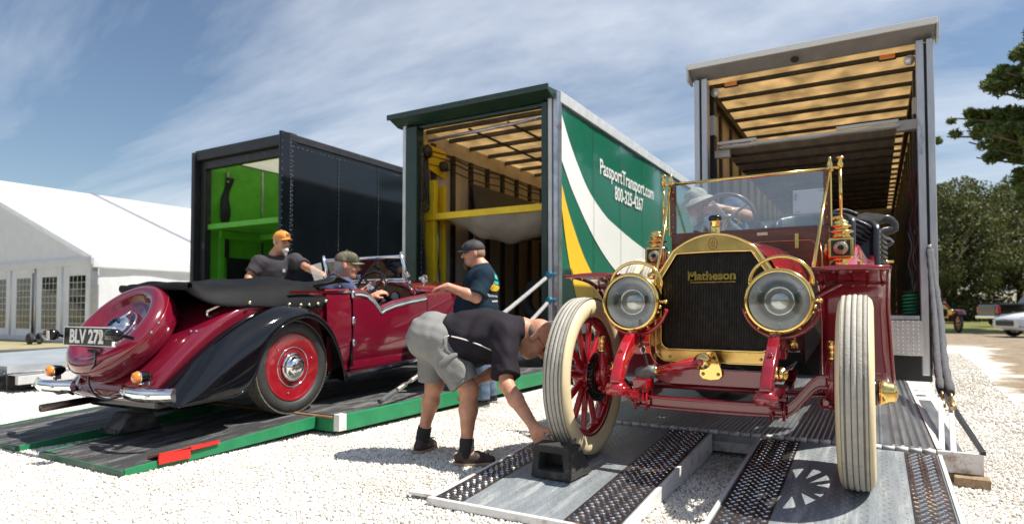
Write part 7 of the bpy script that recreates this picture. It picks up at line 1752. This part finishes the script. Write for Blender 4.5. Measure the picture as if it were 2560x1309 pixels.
# ---------------------------------------------------------------- man in the orange cap
def orange_man():
    c = A3((-6.467, 5.388, 1.813)); nk = A3((-6.568, 5.388, 1.640)); chest = A3((-6.557, 5.394, 1.447)); bel = A3((-6.564, 5.390, 1.193)); pel = A3((-6.569, 5.387, 0.889))
    sr, sl2 = A3((-6.667, 5.215, 1.551)), A3((-6.381, 5.531, 1.581))
    er, wr_ = A3((-6.691, 5.086, 1.360)), A3((-6.534, 5.003, 1.173))
    el, wl2 = A3((-6.067, 5.446, 1.474)), A3((-5.688, 5.319, 1.387))
    h1, h2 = A3((-6.639, 5.347, 0.813)), A3((-6.498, 5.428, 0.813))
    base = (float(pel[0]), float(pel[1]), 0)
    k1, k2 = lerp(h1, (h1[0], h1[1], 0), .5)+EX*-.02, lerp(h2, (h2[0], h2[1], 0), .5)
    a1, a2 = np.array((h1[0], h1[1], .09)), np.array((h2[0], h2[1], .09))
    t1_, t2_ = a1*np.array((1, 1, 0))+cdir(.3, -1, 0)*.17, a2*np.array((1, 1, 0))+cdir(.5, -.8, 0)*.17
    f = cdir(.88, -.46, -.04); u = EZ.copy()
    F = Fig(.007); P, ax = head(F, c, f, u, 1.05)
    F.cone(P(-.03, 0, -.06), nk, .060, .07, .03); F.cone(nk, chest, .08, .13, .05)
    fr = cdir(.35, -.94, 0); sd = cdir(.94, .35, 0)
    F.ell(chest, (.19, .13, .17), [sd, fr, EZ], .05); F.ell(bel, (.17, .14, .2), [sd, fr, EZ], .05); F.ell(pel, (.17, .13, .14), [sd, fr, EZ], .05)
    F.cone(chest+EZ*.03, sr, .09, .06, .04); F.cone(chest+EZ*.03, sl2, .09, .06, .04); arm(F, sr, er, wr_, 1.05); arm(F, sl2, el, wl2, 1.05); leg(F, h1, k1, a1); leg(F, h2, k2, a2)
    hand(F, wl2, cdir(.75, -.5, -.35), cdir(.2, -.2, 1), curl=.4, thumb=-1); hand(F, wr_, cdir(.1, -.3, -1), cdir(-1, -.2, 0), curl=.4)
    o = F.mesh('person', M_skin, None, base=base); tag(o, 'white bearded man in an orange cap standing behind the burgundy tourer', 'person'); face(o, P, ax)
    Bd = Fig(.006); Bd.ell(P(.066, 0, -.098), (.042, .042, .034), ax, .02); Bd.cone(P(.072, 0, -.11), P(.078, 0, -.155), .030, .016, .02); Bd.cone(P(.097, -.024, -.046), P(.097, .024, -.046), .007, .007, .01); Bd.mesh('beard', M_white_hair, o, smooth=1, wr=.002, wf=90)
    H = Fig(.006); H.ell(P(-.024, 0, .0), (.088, .080, .07), ax, .02); H.mesh('hair', M_grey_hair, o, clip=[(P(-.02, 0, 0), f), (P(0, 0, .03), u)], smooth=1)
    cap(o, P, ax, mat('orange_cap', (.66, .27, .045), .75, 0, .12, 12, .25, 80), mat('orange_brim', (.68, .29, .05), .75, 0, .1, 12, .2, 80), patch=mat('brown_patch', (.12, .06, .03), .7))
    S = Fig(.008); S.cone(nk, chest, .082, .15, .05); S.ell(chest, (.22, .16, .19), [sd, fr, EZ], .06); S.ell(bel, (.205, .165, .22), [sd, fr, EZ], .06); S.cone(bel, pel-EZ*.02, .18, .18, .06)
    S.cone(chest+EZ*.03, sr, .11, .085, .05); S.cone(chest+EZ*.03, sl2, .11, .085, .05); S.cone(sr, lerp(sr, er, .72), .085, .085, .05); S.cone(sl2, lerp(sl2, el, .72), .085, .085, .05)
    sh_ = S.mesh('t_shirt', mat('grey_tee', (.055, .05, .056), .88, 0, .18, 5, .3, 90, spec=.12), o, wr=.0045, wf=22, clip=[(pel-EZ*.05, -EZ), (lerp(sr, er, .72), er-sr, .14), (lerp(sl2, el, .72), el-sl2, .14)])
    b = MB(); b.box(Vector(A3((-6.319, 5.330, 1.436))), (.045, .012, .06), (0, 0, R(30))); k_ = b.build('badge', M_paper, sh_); k_.location = -Vector(o.location); wrap(k_, sh_)
    S = Fig(.008); S.ell(pel, (.185, .15, .15), [sd, fr, EZ], .05); S.cone(h1, k1, .105, .08, .05); S.cone(k1, a1, .08, .07, .04); S.cone(h2, k2, .105, .08, .05); S.cone(k2, a2, .08, .07, .04)
    S.mesh('trousers', mat('dark_trousers', (.03, .03, .035), .85, 0, .2, 6, .3, 80), o, wr=.004, clip=[(np.array((0, 0, .07)), -EZ)])
    for a, t in ((a1, t1_), (a2, t2_)): shoe(o, a, t, MATS['black_trainer'], MATS['grey_sole'])
orange_man()

# ---------------------------------------------------------------- driver of the tourer
def tourer_driver():
    c = A3((-4.384, 4.420, 1.376)); nk = A3((-4.475, 4.402, 1.251)); chest = A3((-4.487, 4.395, 1.104)); bel = A3((-4.499, 4.388, 0.950)); pel = A3((-4.483, 4.374, 0.808))
    sn_, sf = A3((-4.326, 4.338, 1.173)), A3((-4.670, 4.509, 1.200))
    en, wn = A3((-4.215, 4.437, 0.988)), A3((-4.172, 4.542, 1.076))
    ef, wf2 = A3((-4.563, 4.733, 1.072)), A3((-4.468, 4.834, 1.195))
    hn, hf = A3((-4.397, 4.332, 0.772)), A3((-4.565, 4.454, 0.782))
    kn, kf = A3((-4.400, 4.734, 0.830)), A3((-4.540, 4.838, 0.847))
    an, af = A3((-4.447, 4.996, 0.688)), A3((-4.561, 5.080, 0.708))
    f = cdir(.93, .12, -.05); u = cdir(.05, 0, 1)
    F = Fig(.007); P, ax = head(F, c, f, u, 1.05)
    F.cone(P(-.035, 0, -.06), nk, .060, .07, .03); F.cone(nk, chest, .08, .13, .05); F.ell(chest, (.14, .19, .17), [EX, EY, EZ], .05); F.ell(bel, (.15, .17, .15), [EX, EY, EZ], .05); F.ell(pel, (.15, .17, .12), [EX, EY, EZ], .05)
    F.cone(chest+EZ*.03, sn_, .09, .06, .04); F.cone(chest+EZ*.03, sf, .09, .06, .04); arm(F, sn_, en, wn); arm(F, sf, ef, wf2); leg(F, hn, kn, an, .9); leg(F, hf, kf, af, .9)
    hand(F, wn, cdir(.8, .2, .5), cdir(-.4, -.6, .6), curl=.75, thumb=1); hand(F, wf2, cdir(.8, .2, .4), cdir(-.4, .6, .6), curl=.75, thumb=-1)
    o = F.mesh('person', M_skin2, None, base=tuple(float(x) for x in pel)); tag(o, 'driver in slate blue shirt and camouflage cap seated in the burgundy tourer', 'person'); face(o, P, ax)
    H = Fig(.006); H.ell(P(-.026, 0, -.006), (.090, .082, .075), ax, .02); H.cone(P(-.06, -.03, -.05), P(-.06, .03, -.05), .035, .035, .03); H.mesh('hair', M_grey_hair, o, clip=[(P(-.002, 0, 0), f), (P(0, 0, .04), u)], smooth=1, wr=.002, wf=80)
    camo = mat('camo_cloth', (.13, .115, .075), .85, 0, .5, 22, .2, 80, dirt=(.05, .05, .025), dirt_amt=.6, ds=14)
    cap(o, P, ax, camo, mat('olive_brim', (.11, .12, .075), .8), patch=mat('black_patch', (.02, .02, .02), .7))
    S = Fig(.008); S.cone(nk, chest, .084, .15, .05); S.ell(chest, (.165, .21, .18), [EX, EY, EZ], .06); S.ell(bel, (.175, .19, .17), [EX, EY, EZ], .06); S.ell(pel, (.17, .185, .12), [EX, EY, EZ], .06)
    S.cone(chest+EZ*.03, sn_, .11, .082, .05); S.cone(chest+EZ*.03, sf, .11, .082, .05); S.cone(sn_, lerp(sn_, en, .8), .082, .078, .04); S.cone(sf, lerp(sf, ef, .8), .082, .078, .04)
    S.mesh('t_shirt', mat('slate_cotton', (.07, .085, .15), .88, 0, .15, 5, .3, 90, spec=.12), o, wr=.004, wf=22, clip=[(pel-EZ*.06, -EZ)])
    S = Fig(.008); S.cone(hn, kn, .1, .08, .04); S.cone(kn, an, .075, .065, .04); S.cone(hf, kf, .1, .08, .04); S.cone(kf, af, .075, .065, .04); S.mesh('trousers', MATS['dark_trousers'], o)
tourer_driver()

# ---------------------------------------------------------------- man leaning out of the brass car
def leaning_man():
    c = A3((-1.273, 5.292, 1.828)); nk = A3((-1.197, 5.429, 1.746)); chest = A3((-1.146, 5.528, 1.666)); bel = A3((-1.084, 5.632, 1.590)); pel = A3((-1.031, 5.755, 1.487))
    sn_, sf = A3((-1.208, 5.330, 1.627)), A3((-1.058, 5.682, 1.839))
    en, wn = A3((-1.220, 5.161, 1.388)), A3((-1.158, 5.059, 1.466))
    ef, wf2 = A3((-0.910, 5.502, 1.734)), A3((-1.055, 5.234, 1.769))
    hn, hf = A3((-1.038, 5.659, 1.445)), A3((-0.971, 5.813, 1.454))
    kn, kf = A3((-0.967, 5.238, 1.382)), A3((-0.896, 5.395, 1.391))
    f = cdir(-.82, -.45, -.32); u = cdir(-.32, -.1, .93)
    F = Fig(.006); P, ax = head(F, c, f, u, 1.03)
    F.cone(P(-.03, 0, -.06), nk, .060, .07, .03); F.cone(nk, chest, .08, .13, .05); F.ell(chest, (.16, .17, .15), [EX, EY, EZ], .05); F.ell(bel, (.15, .16, .15), [EX, EY, EZ], .05); F.ell(pel, (.15, .16, .12), [EX, EY, EZ], .05)
    F.cone(chest, sn_, .09, .06, .04); F.cone(chest, sf, .09, .06, .04); arm(F, sn_, en, wn, 1.05); arm(F, sf, ef, wf2, 1.1)
    F.cone(hn, kn, .085, .06, .04); F.cone(hf, kf, .085, .06, .04)
    hand(F, wf2, cdir(-.9, -.3, .1), cdir(-.2, -.9, .3), curl=.8, thumb=-1); hand(F, wn, cdir(-.1, -.1, 1), cdir(-.4, -.9, 0), curl=.9)
    o = F.mesh('person', M_skin2, None, base=tuple(float(x) for x in pel)); tag(o, 'bearded man in a bucket hat leaning out at the wheel of the brass car', 'person'); face(o, P, ax)
    Bd = Fig(.006); Bd.ell(P(.066, 0, -.100), (.042, .042, .036), ax, .02); Bd.ell(P(.078, 0, -.13), (.028, .030, .028), ax, .02); Bd.mesh('beard', M_white_hair, o, smooth=1, wr=.002, wf=90)
    H = Fig(.006); H.ell(P(-.024, 0, -.004), (.090, .081, .07), ax, .02); H.mesh('hair', M_grey_hair, o, clip=[(P(-.02, 0, 0), f), (P(0, 0, .03), u)], smooth=1)
    hm = mat('mottled_hat', (.36, .34, .27), .85, 0, .35, 26, .3, 80)
    C = Fig(.006); C.ell(P(-.010, 0, .052), (.104, .086, .078), ax, .02); C.ell(P(-.015, 0, .095), (.080, .070, .040), ax, .03)
    h_ = C.mesh('bucket_hat', hm, o, clip=[(P(0, 0, .045), -u)], smooth=1, wr=.002, wf=40)
    b = MB(); b.grid([[Vector(P(-.010+(.102+.062*t)*math.cos(a), (.086+.058*t)*math.sin(a), .055-.040*t-.012*t*math.cos(2*a))) for a in np.linspace(0, 2*math.pi, 33)[:-1]] for t in np.linspace(0, 1, 5)], True, cu=True); b.build('hat_brim', hm, h_, solid=.005).location = -Vector(o.location)
    S = Fig(.007); S.cone(nk, chest, .084, .145, .05); S.ell(chest, (.19, .2, .17), [EX, EY, EZ], .06); S.ell(bel, (.18, .19, .17), [EX, EY, EZ], .06); S.cone(chest, sn_, .11, .085, .05); S.cone(sn_, lerp(sn_, en, .75), .085, .080, .04)
    S.cone(chest, sf, .11, .085, .05); S.cone(sf, lerp(sf, ef, .55), .090, .085, .04)
    S.mesh('t_shirt', mat('dusk_blue_tee', (.035, .065, .11), .88, 0, .2, 5, .3, 90), o, wr=.004, wf=22)
    S = Fig(.007); S.ell(pel, (.17, .18, .13), [EX, EY, EZ], .05); S.cone(hn, kn, .105, .08, .05); S.cone(hf, kf, .105, .08, .05); S.mesh('jeans', MATS['blue_denim'], o, wr=.003)
leaning_man()
# ================================================================ WHEEL CHOCK, BACKGROUND CARS
ch = thing('wheel_chock', 'hollow black rubber chock set against the cream tyre by the bending man', 'chock', (-1.47, 3.03, .08))
M_chock = mat('gritty_rubber', (.030, .029, .027), .8, 0, .4, 10, .7, 60, dirt=(.17, .14, .10), dirt_amt=.35, ds=7)
def chock(b):
    # outer wedge with a square mouth on the camera side: frame bars plus sloping back
    x0, x1, y0, y1, z1 = -.125, .125, -.09, .09, .185
    P_ = lambda x, y, z: (x+.0, y, z)
    out_f = [(x0, y0, .0), (x1, y0, .0), (x1-.015, y0+.02, z1), (x0+.02, y0+.02, z1)]
    inn_f = [(x0+.045, y0+.004, .045), (x1-.045, y0+.004, .045), (x1-.055, y0+.016, z1-.045), (x0+.055, y0+.016, z1-.045)]
    inn_b = [(x0+.05, y1-.05, .045), (x1-.05, y1-.05, .045), (x1-.06, y1-.06, z1-.045), (x0+.06, y1-.06, z1-.045)]
    out_b = [(x0-.0, y1+.03, .0), (x1+.03, y1+.03, .0), (x1+.005, y1-.045, z1-.005), (x0+.02, y1-.045, z1-.005)]
    v = out_f+inn_f+inn_b+out_b
    f = []
    for i in range(4):
        j = (i+1) % 4
        f += [(i, j, 4+j, 4+i), (4+i, 4+j, 8+j, 8+i), (i, 12+i, 12+j, j)]
    f += [(8, 9, 10, 11), (12, 15, 14, 13)]
    b.add(v, f)
bk_ = part(ch, 'block', M_chock, chock, bevel=.008)
ch.rotation_euler = (R(4.2), 0, R(-2)); ch.scale = (.94, .94, .94)
part(ch, 'rope_stub', M_sleeve, lambda b: b.tube([(.11, -.02, .19), (.12, .0, .215), (.10, .02, .19)], .008, 6))

M_bwhite = mat('pearl_white_paint', (.72, .73, .74), .15, 0, .03, coat=1)
M_bblack = mat('gloss_black_paint', (.008, .008, .010), .1, 0, .1, coat=1)
M_dglass = mat('dark_car_glass', (.015, .018, .02), .05, 0, .1, spec=.8)
M_redl = mat('red_tail_lens', (.55, .01, .015), .15, coat=1)
M_alloy = mat('alloy_rim', (.5, .51, .52), .3, .9)
def far_wheel(parent, x, y, r, w_=.22):
    a = part(parent, 'wheel', M_tyre, lambda b: b.lathe([(r*.62, -w_/2), (r*.95, -w_/2), (r, -w_*.35), (r, w_*.35), (r*.95, w_/2), (r*.62, w_/2)], (x, y, r), (0, 1, 0), 28))
    part(a, 'rim', M_alloy, lambda b: [b.bar((x, y-w_*.46, r), (x+r*.6*math.cos(t), y-w_*.46, r+r*.6*math.sin(t)), .07, .03, (0, 1, 0)) for t in np.linspace(0, 2*math.pi, 6)[:-1]]+[b.torus((x, y-w_*.46, r), (0, 1, 0), r*.62, .02, 28, 6)])
# pickup: length along local x, near side towards -y
xp, yp = at(27.6, 36.5)
pk = thing('pickup_truck', 'black pickup truck with red tail lamp parked before the oaks', 'pickup truck', (xp, yp, 0), (0, 0, R(22)))
part(pk, 'bed', M_bblack, lambda b: b.prism([(0, .55), (.0, .62), (.06, 1.22), (.1, 1.30), (2.1, 1.32), (2.1, .45), (1.35, .45), (1.28, .75), (1.05, .88), (.8, .88), (.57, .75), (.5, .5)], 'y', -.98, .98), bevel=.03)
part(pk, 'cab', M_bblack, lambda b: b.prism([(2.12, .45), (2.12, 1.32), (2.5, 1.86), (3.6, 1.9), (4.3, 1.35), (5.6, 1.25), (5.75, .9), (5.75, .5), (5.2, .45), (5.1, .8), (4.9, .9), (4.6, .9), (4.4, .8), (4.3, .45)], 'y', -.96, .96), bevel=.05)
part(pk, 'side_window', M_dglass, lambda b: b.prism([(2.45, 1.36), (2.62, 1.76), (3.5, 1.78), (4.0, 1.36)], 'y', -.975, -.962))
part(pk, 'tonneau', M_blackt, lambda b: b.bx(.08, 2.08, -.9, .9, 1.325, 1.36), bevel=.01)
for s in (-1, 1): part(pk, 'tail_light', M_redl, lambda b: b.bx(-.02, .14, s*.90-.09, s*.90+.09, .78, 1.16), bevel=.02)
part(pk, 'rear_bumper', M_chrome, lambda b: b.bx(-.14, .04, -.94, .94, .46, .64), bevel=.03)
part(pk, 'tailgate', M_bblack, lambda b: b.bx(-.03, -.0, -.78, .78, .68, 1.2), bevel=.015)
for x in (.92, 4.75):
    for s in (-1, 1): far_wheel(pk, x, s*.86, .40)
# pale sedan, nose towards the left
xs, ys = at(17.55, 22.4)
sd = thing('sedan', 'white sedan with its nose just inside the right edge', 'car', (xs, ys, 0), (0, 0, R(24)))
def sedan(b):
    S = [(0, .62, .34, .60), (.06, .78, .28, .68), (.35, .86, .22, .80), (1.0, .89, .22, .90), (1.5, .90, .22, .97), (3.6, .90, .22, 1.0), (4.4, .86, .26, 1.0), (4.7, .78, .34, .86)]
    b.grid([[(x, s*w_, z) for s, z in ((-1, z0), (-1.0, z0+(z1-z0)*.5), (-.97, z1-.08), (-.82, z1), (0, z1+.03), (.82, z1), (.97, z1-.08), (1, z0+(z1-z0)*.5), (1, z0))] for x, w_, z0, z1 in S], True, cu=True)
    b.add([(0, s*.62, z) for s, z in ((-1, .34), (1, .34), (1, .60), (-1, .60))], [(0, 1, 2, 3)])
part(sd, 'body', M_bwhite, sedan)
part(sd, 'cabin', M_bwhite, lambda b: b.grid([[(x, s*w_, z) for s, z in ((-1, .96), (-.86, zt-.06), (-.6, zt), (.6, zt), (.86, zt-.06), (1, .96))] for x, w_, zt in ((1.35, .84, 1.0), (2.05, .80, 1.40), (2.9, .80, 1.44), (3.8, .82, 1.2), (4.3, .82, 1.0))], True))
part(sd, 'side_window', M_dglass, lambda b: b.prism([(1.75, 1.0), (2.2, 1.33), (2.9, 1.36), (3.6, 1.08), (3.6, 1.0)], 'y', -.84, -.80))
part(sd, 'headlight', mat('clear_headlight', (.6, .63, .66), .1, .3, coat=1), lambda b: b.bar((.10, -.66, .66), (.62, -.87, .76), .04, .10), bevel=.02)
part(sd, 'grille', M_blackt, lambda b: b.bx(-.03, .02, -.45, .45, .40, .58), bevel=.01)
part(sd, 'fog_lamp', mat('bluish_lamp', (.25, .4, .6), .2, .2), lambda b: b.bx(.02, .2, -.80, -.60, .34, .42), bevel=.01)
for x in (.78, 3.75):
    for s in (-1, 1): far_wheel(sd, x, s*.80, .33)
    part(sd, 'wheel_arch', M_blackt, lambda b: b.lathe([(.33, -.01), (.38, -.01), (.38, .01), (.33, .01)], (x, -.898, .33), (0, 1, 0), 20, a0=0, a1=math.pi))
# antique car far off beside the hose
xa, ya = at(18.0, 26.5)
aq = thing('antique_car', 'small antique red car with brass lamps far off under the oaks', 'car', (xa, ya, 0), (0, 0, R(14)))
part(aq, 'bonnet', M_burg, lambda b: b.prism([(-.45, .72), (.45, .72), (.45, 1.08), (.3, 1.28), (-.3, 1.28), (-.45, 1.08)], 'y', .1, 1.3), bevel=.03)
part(aq, 'radiator', M_brass, lambda b: b.prism([(-.36, .62), (.36, .62), (.36, 1.02), (.22, 1.18), (-.22, 1.18), (-.36, 1.02)], 'y', .02, .10), bevel=.02)
part(aq, 'core', M_core, lambda b: b.bx(-.30, .30, .0, .018, .68, 1.0))
part(aq, 'body', M_burg, lambda b: b.prism([(1.3, .7), (3.2, .7), (3.3, 1.35), (2.5, 1.35), (2.4, 1.0), (1.9, 1.0), (1.8, 1.3), (1.3, 1.3)], 'x', -.6, .6), bevel=.05)
for s in (-1, 1):
    part(aq, 'headlamp', M_brass, lambda b: b.lathe([(0, -.02), (.13, -.02), (.14, .02), (.10, .12), (0, .16)], (s*.42, -.1, .86), (0, 1, 0), 20))
    part(aq, 'side_lamp', M_brass, lambda b: b.lathe([(0, 0), (.08, 0), (.08, .2), (.05, .25), (.05, .32), (0, .33)], (s*.62, 1.2, 1.0), (0, 0, 1), 14))
    part(aq, 'fender', M_burg, lambda b: b.grid([[(s*x, y, z) for x in (.55, .85)] for y, z in ((-.45, .78), (-.2, .95), (.1, .98), (.4, .9), (.7, .5))], True), solid=.02)
    for y in (0, 2.7):
        part(aq, 'wheel', M_tyre, lambda b: b.torus((s*.70, y, .42), (1, 0, 0), .36, .06, 28, 8))
        part(aq, 'wheel_spokes', M_wred, lambda b: [b.bar((s*.70, y, .42), (s*.70, y+.33*math.cos(t), .42+.33*math.sin(t)), .04, .04, (1, 0, 0)) for t in np.linspace(0, 2*math.pi, 11)[:-1]])
part(aq, 'axle', M_wred, lambda b: b.bx(-.68, .68, -.03, .03, .38, .44))
